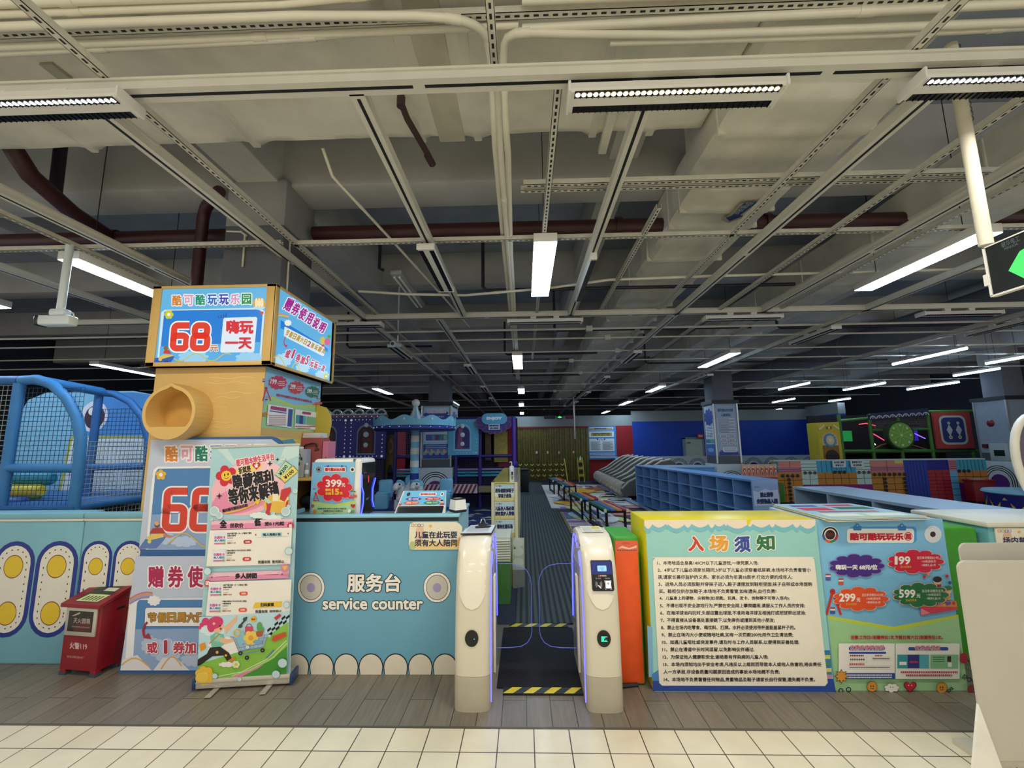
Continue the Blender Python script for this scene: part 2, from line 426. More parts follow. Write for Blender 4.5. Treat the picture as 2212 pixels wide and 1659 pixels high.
mb = MB(); seam_box(mb, 1.39, .2, 3.93, 2.46, 2.45, 4.5, (), 'y'); seam_box(mb, 1.39, 2.4, 3.76, 2.46, 3.32, 4.5, (2.75,), 'y')
seam_box(mb, 1.46, 3.3, 3.72, 2.3, 23.5, 4.15, (3.7, 4.0, 4.75, 5.6, 6.4, 7.2, 8.0, 8.8, 9.6, 10.5, 11.5, 12.5, 13.6, 14.8, 16, 17.5, 19), 'y')
mb.obj('duct_casing', t)
mb = MB(); a = Art(mb, (0, 0, 3.688), (1, 0, 0), (0, -1, 0))
# the arrow lies on the underside: u is world x, v is minus world y
a.poly([(1.92, -3.52), (2.10, -3.49), (2.03, -3.70), (2.06, -3.78), (1.97, -3.86), (1.87, -3.80), (1.90, -3.73)], mat('A9A490', .9))
a.poly([(1.945, -3.52), (2.065, -3.50), (2.01, -3.72), (2.05, -3.74), (1.965, -3.83), (1.90, -3.76), (1.935, -3.73)], ink('1E3E7E'))
for i, ch in enumerate('空调送风'): a.text(ch, 2.03-i*.014, -3.515-i*.05, 1.965-i*.014, -3.56-i*.05, ink('C8CCC4'))
mb.obj('arrow_print', t)
t = thing('air_duct', 'dark wrapped air duct near the right edge under the ceiling slab', 'duct', (4.4, 6, 3.9))
mb = MB(); seam_box(mb, 3.9, 2.4, 3.78, 4.8, 22, 4.15, (3.4, 4.6, 5.8, 7, 8.5, 10, 12, 14, 17), 'y'); mb.obj('duct_casing', t)
t = thing('air_duct', 'round grey air duct far to the right over the green play frame', 'duct', (8.4, 8, 4.1))
mb = MB(); mb.tube([(8.4, y, 4.0) for y in (3.5, 6, 9, 12, 15, 18, 22)], .33, mat('8A8F93', .7, ns=3), 20)
for y in (4.5, 6.5, 8.5, 11, 14): mb.tube([(8.4, y-.03, 4.0), (8.4, y+.03, 4.0)], .355, mat('8A8F93', .7, ns=3), 20)
mb.obj('duct_casing', t)

# ================================================================ ceiling rails
m_rail = mat('D9D6C9', .45, noise=.04); m_slot = mat('16161A', .6); m_chan = mat('D2CFC2', .5, noise=.08, ns=20)
def rail(x0, y0, x1, y1, z, label, group, wdt=.06):
    """white lighting track with a dark slot along its underside"""
    t = thing('lighting_track', label, 'ceiling track', ((x0+x1)/2, (y0+y1)/2, z), 0, group)
    mb = MB(); L = math.hypot(x1-x0, y1-y0); hw = wdt/2
    mb.box(0, -hw, 0, L, hw, .07, m_rail); mb.box(0, -hw-.012, .045, L, hw+.012, .055, m_rail); mb.box(0, -hw-.008, -.005, L, hw+.008, .003, m_rail)
    Mx = Matrix.Translation((x0, y0, z)) @ Matrix.Rotation(math.atan2(y1-y0, x1-x0), 4, 'Z')
    mb.move(Mx).obj('rail', t)
    mb = MB(); p = 0.0
    while p < L:
        q = min(p+2.0, L); mb.box(p+.03, -.009, -.0065, q-.03, .009, .0, m_slot); p += 2.0
    mb.move(Mx).obj('slot_pattern', t); return t
def strut(x0, y0, x1, y1, z, label, group, pitch=.05, w=.041, slots=True, far=16.0):
    """perforated strut channel"""
    t = thing('strut_channel', label, 'strut channel', ((x0+x1)/2, (y0+y1)/2, z), 0, group)
    L = math.hypot(x1-x0, y1-y0); hw = w/2
    Mx = Matrix.Translation((x0, y0, z)) @ Matrix.Rotation(math.atan2(y1-y0, x1-x0), 4, 'Z')
    mb = MB(); mb.box(0, -hw, 0, L, hw, .003, m_chan); mb.box(0, -hw, 0, L, -hw+.003, .041, m_chan); mb.box(0, hw-.003, 0, L, hw, .041, m_chan)
    mb.move(Mx).obj('channel', t)
    if slots:
        mb = MB(); p = .03
        while p < min(L, far):
            mb.add([(p, -.006, -.001), (p, .006, -.001), (p+pitch*.55, .006, -.001), (p+pitch*.55, -.006, -.001)], [(0, 1, 2, 3)], m_slot); p += pitch
        mb.move(Mx).obj('slot_pattern', t)
    return t
TG = 'lighting tracks of the ceiling grid'; SG = 'strut channels of the ceiling grid'
rail(-6.5, 1.885, 7, 1.885, 3.4, 'long white track carrying the lit fixtures, nearest rail of the ceiling', TG, .075)
rail(-2.245, 1.9, -2.245, 24, 3.4, 'white track running away over the yellow kiosk beside a slotted strut', TG)
rail(-.83, 1.92, -.83, 5.75, 3.4, 'white track running away above the service counter holding twin black-slot lights', TG)
rail(-1.2, 5.85, -1.2, 25, 3.4, 'white track running away above the ENJOY sign, starting at the mid cross track', TG)
rail(.667, 1.92, .667, 5.8, 3.4, 'short white track right of the central panel light', TG)
rail(2.145, 1.92, 2.145, 25, 3.4, 'white track running away beside the wrapped duct with blue arrow', TG)
rail(3.32, 1.92, 3.32, 5.8, 3.4, 'white track just left of the big right panel light', TG)
rail(-3.66, 1.92, -3.66, 9, 3.4, 'white track running away at the left over the red box', TG)
rail(4.72, 1.92, 4.72, 24, 3.4, 'white track running away beyond the big right panel light', TG)
rail(7.3, 3.5, 7.3, 24, 3.4, 'white track running away over the colourful mosaic barrier', TG)
rail(-5.2, 3.0, -5.2, 20, 3.4, 'white track running away over the blue playground net', TG)
rail(-6.5, 5.8, 12, 5.8, 3.4, 'white cross track carrying two horizontal unlit lights in mid ceiling', TG)
strut(-2.075, .9, -2.075, 20, 3.46, 'perforated strut running from top left corner toward the kiosk', SG)
strut(.2, 1.95, .2, 9, 3.44, 'perforated strut pointing straight at the central panel light', SG)
strut(1.1, 3.2, 1.1, 5.75, 3.47, 'short perforated strut beside the tilted side light', SG)
strut(1.888, 1.0, 1.888, 20, 3.46, 'perforated strut running along under the wrapped duct', SG)
strut(2.724, 2.0, 2.724, 9, 3.43, 'perforated strut right of the wrapped duct', SG)
strut(3.56, 2.2, 3.56, 9, 3.43, 'perforated strut directly above the big right panel light', SG)
strut(-4.045, 2.4, -4.045, 8, 3.43, 'perforated strut at the far left above the camera pole', SG)
strut(-.13, .75, -.13, 2.0, 3.62, 'perforated strut at the top centre between bent conduits', SG)
strut(-5, 1.93, 5, 1.93, 3.83, 'long perforated strut lying among the white conduits at the top', SG)
strut(.02, 2.98, 6, 2.98, 3.55, 'doubled perforated strut starting beside the slotted strut, front of its pair', SG)
strut(.0, 3.05, 6, 3.05, 3.55, 'doubled perforated strut starting beside the slotted strut, back of its pair', SG)
strut(-5.5, 3.64, -2.2, 3.64, 3.46, 'perforated cross strut left of the yellow lightbox top', SG)
strut(-2.1, 3.66, 7, 3.66, 3.46, 'perforated cross strut passing behind the central panel light', SG)
for k, (y, z, w) in enumerate(((6.6, 3.43, .035), (7.2, 3.43, .03), (8.25, 3.43, .03), (9.2, 3.43, .03), (10.8, 3.43, .03), (12.9, 3.43, .03), (14.5, 3.43, .03), (17.1, 3.43, .03), (19.4, 3.35, .03), (22.2, 3.43, .03))):
    n = ('first', 'second', 'third', 'fourth', 'fifth', 'sixth', 'seventh', 'eighth', 'ninth', 'tenth')[k]
    t = thing('conduit_pipe', 'thin white cross pipe in the ceiling, %s one behind the mid cross track' % n, 'conduit', (0, y, z), 0, 'thin cross pipes of the ceiling')
    mb = MB(); mb.tube([(-12, y, z), (14, y, z)], w/2, m_rail, 6); mb.obj('pipe', t)
    mb = MB(); mb.box(1.0+.4*(k % 3), y-.04, z-.04, 1.1+.4*(k % 3), y+.04, z+.04, m_rail, .006); mb.obj('junction_box', t)
# ---------------- pvc conduits at the top
m_pvc = mat('E4DFCB', .35, noise=.03); m_prt = mat('6E6A5E', .5)
def conduit(pts, r, label):
    t = thing('conduit_pipe', label, 'conduit', pts[0], 0, 'white conduit bundle at the top')
    mb = MB(); mb.tube(pts, r, m_pvc, 10); mb.obj('pipe', t)
    for f in (.35, .7):
        i = int(f*(len(pts)-1)); a, b = Vector(pts[i]), Vector(pts[i+1]); c = a+(b-a)*.4; dd = (b-a).normalized()*.04
        mb = MB(); mb.tube([c-dd, c+dd], r*1.16, m_pvc, 10); mb.obj('coupling', t)
    return t
conduit([(-6, 1.80, 3.86), (-3, 1.79, 3.86), (-1.2, 1.80, 3.86), (0.2, 1.72, 3.87)], .022, 'topmost white conduit at the upper left, angled up to the right')
conduit([(-6, 1.84, 3.85), (-3, 1.835, 3.85), (-1.2, 1.84, 3.85), (-.2, 1.79, 3.86), (.1, 1.78, 3.87)], .02, 'second white conduit from the top on the left')
conduit([(-6, 1.86, 3.8), (-2, 1.86, 3.8), (-1.13, 1.861, 3.8), (-.52, 1.885, 3.8), (-.37, 1.9, 3.8), (-.287, 1.918, 3.8), (-.235, 1.94, 3.8), (-.196, 1.971, 3.8), (-.175, 2.005, 3.8), (-.165, 2.04, 3.8), (-.159, 2.12, 3.79), (-.162, 2.4, 3.66), (-.166, 2.61, 3.6), (-.172, 4.05, 3.52), (-.19, 12, 3.49)], .022, 'white conduit from the left that bends down beside the centre strut')
conduit([(-6, 1.985, 3.82), (-2, 1.985, 3.82), (-.5, 1.985, 3.83), (0, 1.985, 3.84)], .02, 'white conduit just under the slotted strut on the left')
conduit([(-6, 2.03, 3.82), (-3, 2.02, 3.82), (-1.3, 2.0, 3.82), (-.9, 1.99, 3.83)], .02, 'lowest white conduit at the upper left')
conduit([(.02, 1.86, 3.84), (1, 1.86, 3.84), (3, 1.84, 3.84), (6, 1.84, 3.84)], .023, 'thick white conduit above the strut at the upper right')
conduit([(.02, 1.99, 3.82), (1, 1.975, 3.82), (3, 1.95, 3.82), (6, 1.93, 3.82)], .022, 'white conduit just under the slotted strut on the right')
conduit([(6, 2.03, 3.8), (3, 2.04, 3.8), (.9, 2.04, 3.8), (.27, 2.01, 3.8), (.05, 1.994, 3.8), (-.02, 1.998, 3.8), (-.06, 2.02, 3.8), (-.078, 2.06, 3.8), (-.09, 2.16, 3.78), (-.09, 2.4, 3.64), (-.082, 2.6, 3.55), (-.106, 4.02, 3.5), (-.12, 12, 3.47)], .022, 'white conduit from the right that bends down beside the centre strut')
conduit([(-.114, 1.95, 3.5), (-.125, 2.46, 3.49), (-.135, 4, 3.49), (-.155, 12, 3.47)], .02, 'middle white conduit of the bundle running away to the small panel lights')
conduit([(.5, 2.07, 3.80), (2, 2.08, 3.80), (3.4, 2.05, 3.80), (6, 2.0, 3.80)], .02, 'lowest white conduit at the upper right')
conduit([(.7, 1.72, 3.9), (2, 1.70, 3.9), (4, 1.74, 3.9)], .02, 'white conduit at the very top right edge')
conduit([(-2.0, 4.95, 3.5), (-1.4, 4.98, 3.46), (-.7, 5.0, 3.44), (.3, 4.9, 3.47), (1.0, 4.75, 3.5), (2.2, 4.7, 3.5), (5.5, 4.7, 3.52)], .016, 'sagging white conduit behind the central panel light')
conduit([(-1.62, 3.15, 4.05), (-1.6, 3.3, 3.9), (-1.35, 4.2, 3.75), (-1.1, 5.6, 3.66), (-.9, 7, 3.6)], .014, 'thin bent white conduit right of the column top')
conduit([(-2.62, 3.735, 3.3), (-2.62, 3.735, 3.55), (-2.62, 3.735, 3.62), (-2.66, 3.735, 3.65), (-2.8, 3.735, 3.66)], .009, 'thin white conduit bending on the column front above the lightbox')
conduit([(-2.25, 3.85, 3.1), (-2.25, 3.85, 3.4), (-2.25, 3.85, 3.6)], .009, 'thin straight white conduit on the column side above the lightbox')
# ---------------- dark red fire pipes
m_fp = mat('40191A', .45, noise=.15, ns=6); m_fpb = mat('2A2430', .5)
def fpipe(pts, r, label, m=m_fp, cat='fire pipe', name='fire_pipe', rings=()):
    t = thing(name, label, cat, pts[0], 0, 'ceiling fire pipes')
    mb = MB(); mb.tube(pts, r, m, 12); mb.obj('pipe', t)
    if rings:
        for a, b in rings: mb = MB(); mb.tube([a, b], r*1.25, m, 12); mb.obj('coupling', t)
    return t
fpipe([(-9, 4.2, 3.86), (-2.9, 4.2, 3.86)], .075, 'thick dark red pipe crossing at upper left behind the column', rings=(((-4.45, 4.2, 3.86), (-4.33, 4.2, 3.86)),))
fpipe([(-2.2, 4.2, 3.86), (.6, 4.2, 3.86), (7, 4.2, 3.86)], .075, 'thick dark red pipe crossing the ceiling right of the column', rings=(((.98, 4.2, 3.86), (1.04, 4.2, 3.86)), ((2.5, 4.2, 3.86), (2.56, 4.2, 3.86))))
fpipe([(-4.15, 3.0, 4.5), (-4.15, 3.02, 4.25), (-4.17, 3.08, 4.08), (-4.2, 3.25, 3.95), (-4.3, 3.7, 3.87), (-4.4, 4.2, 3.86)], .07, 'dark red elbow pipe at the upper left corner')
fpipe([(-2.88, 3.7, 4.05), (-3.0, 3.8, 4.07), (-3.2, 3.95, 4.04), (-3.26, 4.0, 3.95), (-3.26, 4.0, 3.2), (-3.26, 4.0, 2.9)], .055, 'dark red riser pipe left of the column behind the lightbox')
fpipe([(-4.4, 3.6, 4.6), (-4.38, 3.6, 3.95)], .05, 'short black vertical pipe at the upper left', m_fpb)
fpipe([(-.78, 2.5, 4.0), (-.78, 2.5, 3.86), (-.77, 2.62, 3.84), (-.70, 2.98, 3.82), (-.69, 3.05, 3.8)], .022, 'short rusty sprinkler stub hanging from the cross duct', mat('4A3634', .6, .3), 'sprinkler pipe', 'sprinkler_pipe', (((-.78, 2.5, 3.9), (-.78, 2.5, 3.83)), ((-.71, 2.96, 3.82), (-.69, 3.06, 3.81))))
for k, (x, y, x2, nm) in enumerate(((-.5, 5.2, 3.4, 'behind the twin-slot light'), (.55, 7.2, 3.9, 'under the mid cross track'), (-.4, 9.1, 1.6, 'near the second panel light'), (-3.5, 8.2, -1.8, 'left of the bullet camera'), (4.4, 7.3, 9.5, 'right of the duct'), (3.0, 10.4, 8.8, 'further right of the duct'), (-.3, 12.0, 1.6, 'behind the third panel light'))):
    fpipe([(x, y, 4.3), (x, y, 3.62), (x+.05, y, 3.57), (x2, y, 3.57)], .022, 'thin black pipe dropping and turning right, '+nm, m_fpb, 'sprinkler pipe', 'sprinkler_pipe')
t = thing('hanger_rod', 'thin grey vertical pole hanging in front of the brown curtain', 'pole', (1.95, 16.5, 1.9))
mb = MB(); mb.tube([(1.93, 16.5, 1.82), (1.93, 16.5, 4.3)], .03, mat('B8B4AA', .3, .8), 10); mb.obj('pole', t)
# ================================================================ lamps
m_hous = mat('E8E6DE', .4, noise=.02); m_lit = glow('C6E2FF', 40.0); m_grl = mat('0C0D10', .35)
def panel(x0, y0, y1, label, z=3.35, w=.205):
    t = thing('panel_light', label, 'ceiling light', (x0+w/2, (y0+y1)/2, z), 0, 'lit white panel lights')
    mb = MB(); mb.box(x0, y0, z+.004, x0+w, y1, z+.085, m_hous, .004)
    mb.box(x0+w/2-.01, y0+.2, z+.085, x0+w/2+.01, y0+.22, z+.14, m_hous); mb.box(x0+w/2-.01, y1-.22, z+.085, x0+w/2+.01, y1-.2, z+.14, m_hous); mb.obj('housing', t)
    for yy in (y0+.21, y1-.21): mb = MB(); mb.tube([(x0+w/2, yy, z+.13), (x0+w/2, yy, 4.86)], .004, m_fpb, 5); mb.obj('hanger_wire', t)
    mb = MB(); mb.box(x0+.004, y0+.004, z, x0+w-.004, y1-.004, z+.006, m_lit); mb.obj('diffuser', t, label='glowing white diffuser'); return t
for x, y, y1, l in ((.105, 3.48, 4.85, 'big lit panel light hanging in the centre of the ceiling'), (-.22, 8.2, 9.7, 'second lit panel light on the centre line, behind the mid cross track'),
    (-.18, 13.2, 14.5, 'third lit panel light on the centre line of the hall'), (-.21, 18.0, 19.3, 'fourth lit panel light on the centre line, small'), (-.22, 23.0, 24.5, 'fifth and farthest lit panel light above the wall end of the centre line'),
    (-4.27, 3.6, 4.95, 'long lit panel light at the left behind the security camera pole'), (-8.95, 8.4, 9.9, 'lit panel light left of the bowl-shaped shelf'), (-6.5, 3.6, 4.9, 'lit panel light cut by the left edge of the photo'),
    (3.86, 3.5, 4.88, 'long lit panel light at the right beside the green exit sign'), (4.05, 8.3, 9.9, 'lit panel light right of the wrapped duct, above the locker'),
    (4.15, 13.05, 14.6, 'lit panel light above the massage chairs, nearer one'), (4.3, 17.7, 19.5, 'lit panel light above the massage chairs, middle one'), (4.4, 22.9, 24.5, 'lit panel light above the massage chairs, farthest one'),
    (-4.6, 12.7, 14.2, 'lit panel light over the purple castle wall, nearer one'), (-7.2, 18.1, 19.3, 'lit panel light over the purple castle wall, farther one'), (-3.0, 17.0, 18.4, 'lit panel light glowing just behind the carousel finial')):
    panel(x, y, y1, l)
def tubelight(x, y0, y1, label, z=3.3):
    t = thing('tube_light', label, 'ceiling light', (x, (y0+y1)/2, z), 0, 'lit tube lights at the right')
    mb = MB(); mb.box(x-.03, y0, z+.03, x+.03, y1, z+.08, m_hous); mb.obj('housing', t)
    for yy in (y0+.2, y1-.2): mb = MB(); mb.tube([(x, yy, z+.07), (x, yy, 4.86)], .004, m_fpb, 5); mb.obj('hanger_wire', t)
    mb = MB(); mb.tube([(x, y0, z+.01), (x, y1, z+.01)], .026, m_lit, 8); mb.obj('tube', t); return t
for x, y, y1, l in ((8.24, 8.0, 9.6, 'lit tube light, nearest long one at the right'), (8.29, 12.5, 14, 'lit tube light above the blue wall'), (10.64, 12.75, 14.4, 'lit tube light over the yellow arch tower'),
    (12.8, 12.8, 14.5, 'lit tube light over the scalloped awning'), (11.4, 10.4, 11.5, 'wide lit tube light left of the rightmost pillar'), (10.7, 17.1, 18.6, 'small lit tube light right of the poster pillar'), (13.0, 17.3, 18.5, 'small lit tube light over the mosaic barrier'), (10.36, 8.9, 9.7, 'lit tube light cut by the right edge of the photo'), (13.3, 22.4, 24, 'farthest small lit tube light at the right')):
    tubelight(x, y, y1, l)
def grille(x, y, ang, label, lit=None, z=3.3, L=1.02, w=.15):
    """slim white fixture with two black louvred slots; lit is the colour of its glowing cells"""
    t = thing('grille_light', label, 'ceiling light', (x, y, z), ang, 'slim twin-slot ceiling lights')
    mb = MB(); h = L/2; pr = [(-w/2, .012), (-w/2+.012, 0), (w/2-.012, 0), (w/2, .012), (w/2-.01, .05), (-w/2+.01, .05)]
    mb.loft([[(-h, p[0], z+p[1]) for p in pr], [(h, p[0], z+p[1]) for p in pr]], m_hous, smooth=False)
    for e in (-1, 1): mb.box(e*h, -w/2-.004, z-.004, e*(h+.014), w/2+.004, z+.054, m_hous, .004)
    mb.box(-.2, -.02, z+.05, -.12, .02, z+.1, m_hous); mb.box(.12, -.02, z+.05, .2, .02, z+.1, m_hous)
    Mx = Matrix.Translation((x, y, 0)) @ Matrix.Rotation(ang, 4, 'Z'); mb.move(Mx).obj('housing', t)
    for s_ in (-1, 1):
        mb = MB(); y0 = s_*w*.31
        mb.box(-h+.02, y0-.02, z-.001, h-.02, y0+.02, z+.004, m_grl)
        n = 34
        for i in range(n+1):
            px = -h+.02+(L-.04)*i/n; mb.box(px-.0016, y0-.02, z-.006, px+.0016, y0+.02, z, m_grl)
        o = mb.move(Mx).obj('louvre', t)
    if lit:
        mb = MB(); y0 = -w*.31; c = glow(lit[0], lit[1])
        for i in range(34):
            px = -h+.02+(L-.04)*(i+.5)/34; mb.lathe([(.0, -.0035), (.0115, -.003), (.012, .0)], (px, y0, z-.0005), c, 8)
        mb.move(Mx).obj('glowing_cell', t, label='row of glowing cells')
        lamp('fixture_lamp', (x, y-w*.3, z-.02), L, .05, lit[2], WARM if lit[2] > 20 else (1, .95, .86))
    return t
grille(.76, 1.91, 0, 'warm glowing grille light hanging at the top right of centre', ('FFDE9A', 14, 34))
grille(-2.45, 1.85, 0, 'grille light with white glowing cells at the upper left edge', ('FFFFFF', 9, 30))
grille(2.42, 1.90, 0, 'grille light with white glowing cells cut by the upper right edge', ('FFFFFF', 9, 14))
UG = [(-.83, 3.98, PI/2, 'unlit twin-slot light hanging left of the central panel light'), (.31, 5.8, 0, 'unlit light on the mid cross track, centre'), (3.03, 5.8, 0, 'unlit light on the mid cross track, right of the duct'),
      (-2.5, 5.8, 0, 'unlit light on the mid cross track beside the lightbox'), (5.95, 5.8, 0, 'unlit light on the mid cross track, farthest right'), (-1.2, 9.5, PI/2, 'unlit light in mid ceiling left of the second panel light'),
      (-1.2, 12.9, PI/2, 'small unlit light behind the left ceiling track, over the carousel'), (-1.2, 16, PI/2, 'tiny unlit light over the ENJOY sign'), (2.145, 8.4, PI/2, 'unlit light beside the duct, nearest one'), (2.145, 11.4, PI/2, 'unlit light beside the duct, second one'),
      (2.145, 14.6, PI/2, 'unlit light beside the duct, third one'), (2.145, 17.8, PI/2, 'unlit light beside the duct, farthest one'), (4.72, 6.9, PI/2, 'unlit light on the right track behind the big panel light'), (4.72, 11.3, PI/2, 'unlit light on the right track above the poster pillar'),
      (-2.245, 7.6, PI/2, 'unlit light behind the lightbox corner'), (-5.2, 6.6, PI/2, 'unlit light over the blue playground net'), (7.3, 6.5, PI/2, 'unlit light on the track over the mosaic barrier')]
for a in UG: grille(*a)
t = thing('side_light', 'tilted white side light with one black louvre right of the central panel', 'ceiling light', (.68, 4.4, 3.33))
mb = MB(); mb.box(.645, 3.8, 3.33, .705, 5.02, 3.4, m_hous, .004); mb.obj('housing', t)
mb = MB(); mb.box(.652, 3.83, 3.326, .702, 4.99, 3.332, m_grl); mb.obj('louvre', t)
t = thing('strip_light', 'old transparent strip light hanging under a beam, tilted, behind the twin-slot light', 'ceiling light', (-1.45, 5.3, 3.6))
mb = MB(); mb.box(-1.54, 4.7, 3.6, -1.4, 5.9, 3.66, mat('9DA3A6', .4), .02); mb.tube([(-1.5, 4.75, 3.585), (-1.5, 5.85, 3.585)], .014, m_hous, 8); mb.tube([(-1.44, 4.75, 3.585), (-1.44, 5.85, 3.585)], .014, m_hous, 8); mb.obj('housing', t)
mb = MB(); mb.tube([(-1.7, 4.8, 4.2), (-1.7, 4.8, 3.72), (-1.65, 4.8, 3.7)], .02, m_fpb); mb.obj('cable', t)
# ================================================================ cameras and hanging exit sign
t = thing('security_camera', 'white bullet security camera on a hanging pole, upper left', 'security camera', (-4.06, 3.5, 2.75))
m_wht = mat('DDE6EA', .35, noise=.02)
mb = MB(); mb.tube([(-4.05, 3.5, 2.83), (-4.05, 3.5, 3.44)], .03, m_wht, 12); mb.obj('pole', t)
mb = MB(); mb.box(-4.12, 3.46, 2.775, -3.98, 3.54, 2.84, m_wht, .02); mb.tube([(-3.98, 3.5, 2.82), (-3.93, 3.5, 2.80), (-3.92, 3.5, 2.77)], .006, m_wht, 6); mb.obj('bracket', t)
mb = MB(); mb.box(-4.2, 3.45, 2.69, -3.92, 3.55, 2.778, m_wht, .02, 3); mb.obj('camera_body', t)
mb = MB(); mb.box(-4.232, 3.447, 2.687, -4.19, 3.553, 2.781, mat('20242C', .25), .018, 3); mb.obj('camera_lens', t)
t = thing('security_camera', 'small white bullet camera on the ceiling above the castle wall', 'security camera', (-2.1, 6.75, 3.28))
mb = MB(); mb.tube([(-2.12, 6.72, 3.27), (-2.08, 6.95, 3.3)], [.05, .045], m_wht, 12); mb.tube([(-2.09, 6.9, 3.32), (-2.09, 6.9, 4.31)], .015, m_wht, 8); mb.obj('camera_body', t)
mb = MB(); mb.tube([(-2.121, 6.714, 3.269), (-2.12, 6.722, 3.27)], .03, mat('15161A', .2), 12); mb.obj('camera_lens', t)
t = thing('exit_sign', 'black hanging exit sign with a bright green arrow at the right edge', 'exit sign', (2.45, 1.95, 2.36))
m_blk = mat('060D0C', .7, noise=.02)
mb = MB(); mb.box(2.445, 1.62, 2.363, 2.465, 2.2, 2.62, m_blk); mb.obj('panel', t)
mb = MB(); mb.box(2.44, 2.2, 2.36, 2.47, 2.212, 2.625, m_hous); mb.box(2.44, 1.62, 2.355, 2.47, 2.21, 2.364, m_hous); mb.box(2.44, 1.62, 2.62, 2.47, 2.21, 2.626, m_hous); mb.box(2.435, 2.205, 2.42, 2.475, 2.225, 2.48, m_hous); mb.obj('frame', t)
mb = MB(); a = Art(mb, (2.445, 2.2, 2.36), (0, -1, 0), (0, 0, 1))
g = glow('4FE86A', 1.0)
a.poly([(.085, .10), (.145, .175), (.21, .19), (.33, .19), (.33, .14), (.40, .14), (.40, .065), (.33, .065), (.33, .03), (.145, .035)], g)
a.line([(.19, .16), (.24, .13), (.22, .08)], .02, m_blk); a.disc(.2, .165, .012, m_blk)
a.text('敏华电工', .075, .255, .155, .225, mat('5F6E6A', .5)); a.text('MINHUA', .085, .222, .145, .208, mat('5F6E6A', .5))
mb.obj('arrow_print', t)
t = thing('hanging_pole', 'cream round pole hanging from the strut down to the exit sign', 'pole', (2.46, 2.2, 2.64))
mb = MB(); mb.tube([(2.47, 2.215, 2.645), (2.44, 2.19, 3.83)], .03, mat('DAD3BE', .5), 14); mb.obj('pole', t)
mb = MB()
for i in range(16):
    zc = 3.83-i*.03; mb.tube([(2.5+(.006*math.cos(q) if i % 2 else 0), 2.2+(0 if i % 2 else .006*math.cos(q)), zc+.014*math.sin(q)) for q in [2*PI*k/8 for k in range(8)]], .0025, mat('7A7568', .4, .8), 5, True)
mb.obj('chain', t)
# ================================================================ service counter
BK = ink('15161C'); WH = ink('F4F0E6'); CREAM = ink('E9DFC9'); NAVY = ink('1B2350'); RED = ink('C8202E'); DRED = ink('A81E3C'); YEL = ink('F2C230'); PUR = ink('4A2A74'); ORG = ink('E4552A'); GRN = ink('1F6A34'); SKY = ink('8CC4E4'); LIME = ink('B5D97E'); PINK = ink('EE9CB4'); GREY = ink('8A8C90')
m_cblue = mat('6EAAC4', .4, noise=.03, ns=4); m_ctop = mat('8CC8DA', .3, noise=.04, ns=6)
t = thing('service_counter', 'light blue service counter with white lettering and scalloped bottom', 'counter', (-1.25, 3.6, 0))
mb = MB(); mb.box(-2.0, 3.31, 0, -.505, 3.33, 1.06, m_cblue); mb.box(-.525, 3.33, 0, -.505, 3.9, 1.08, m_ctop); mb.box(-2.0, 3.33, 0, -1.98, 3.9, 1.08, m_ctop); mb.box(-1.98, 3.42, .3, -.53, 3.88, .32, m_ctop); mb.obj('body', t)
mb = MB(); mb.box(-2.0, 3.30, 1.06, -.503, 3.31, 1.092, BK); mb.box(-.53, 3.302, .86, -.503, 3.311, 1.092, BK); mb.obj('edge_trim', t, label='black edge trim')
mb = MB(); mb.box(-2.02, 3.297, 1.085, -.497, 3.365, 1.11, m_ctop, .008); mb.box(-.61, 3.355, 1.085, -.497, 3.92, 1.11, m_ctop, .008); mb.obj('countertop', t)
mb = MB(); mb.box(-2.0, 3.296, 0, -.505, 3.311, 1.06, m_cblue); mb.obj('front_panel', t)
QC = [(565.2, 1128.1), (990.1, 1125.6), (987.8, 1457.8), (542.3, 1456.1)]
mb = MB(); a = Art(mb, (-2.0, 3.296, 0), (1.497, 0, 0), (0, 0, 1.06), QC)
for cx in (671.8, 944.2):
    a.disc(cx, 1269, 30, BK, 33.5); a.disc(cx, 1269, 29, WH, 32.3); a.disc(cx, 1269, 24, BK, 27.4); a.disc(cx, 1269, 23, ink('CFC8BC'), 26.2); a.disc(cx, 1269.5, 9, ink('A79AC4'), 10)
for k in range(7):
    cx = 641.5+k*53.3
    for rx_, ry_, m in ((26.4, 46, BK), (24.6, 43.6, ink('E4DCC8'))):
        yb = 1457; w0 = rx_*.92
        a.poly([(cx-w0, yb)]+[(cx+rx_*math.cos(q), yb-ry_*.36-ry_*.64*math.sin(q)) for q in [PI*(1.0-i/16) for i in range(17)]]+[(cx+w0, yb)], m)
a.text('服务台', 750, 1239, 866, 1279, WH, 1.2, (1.6, BK))
a.text('service counter', 697, 1291, 914, 1317, WH, 1.1, (1.3, BK), res=3)
mb.obj('lettering', t)
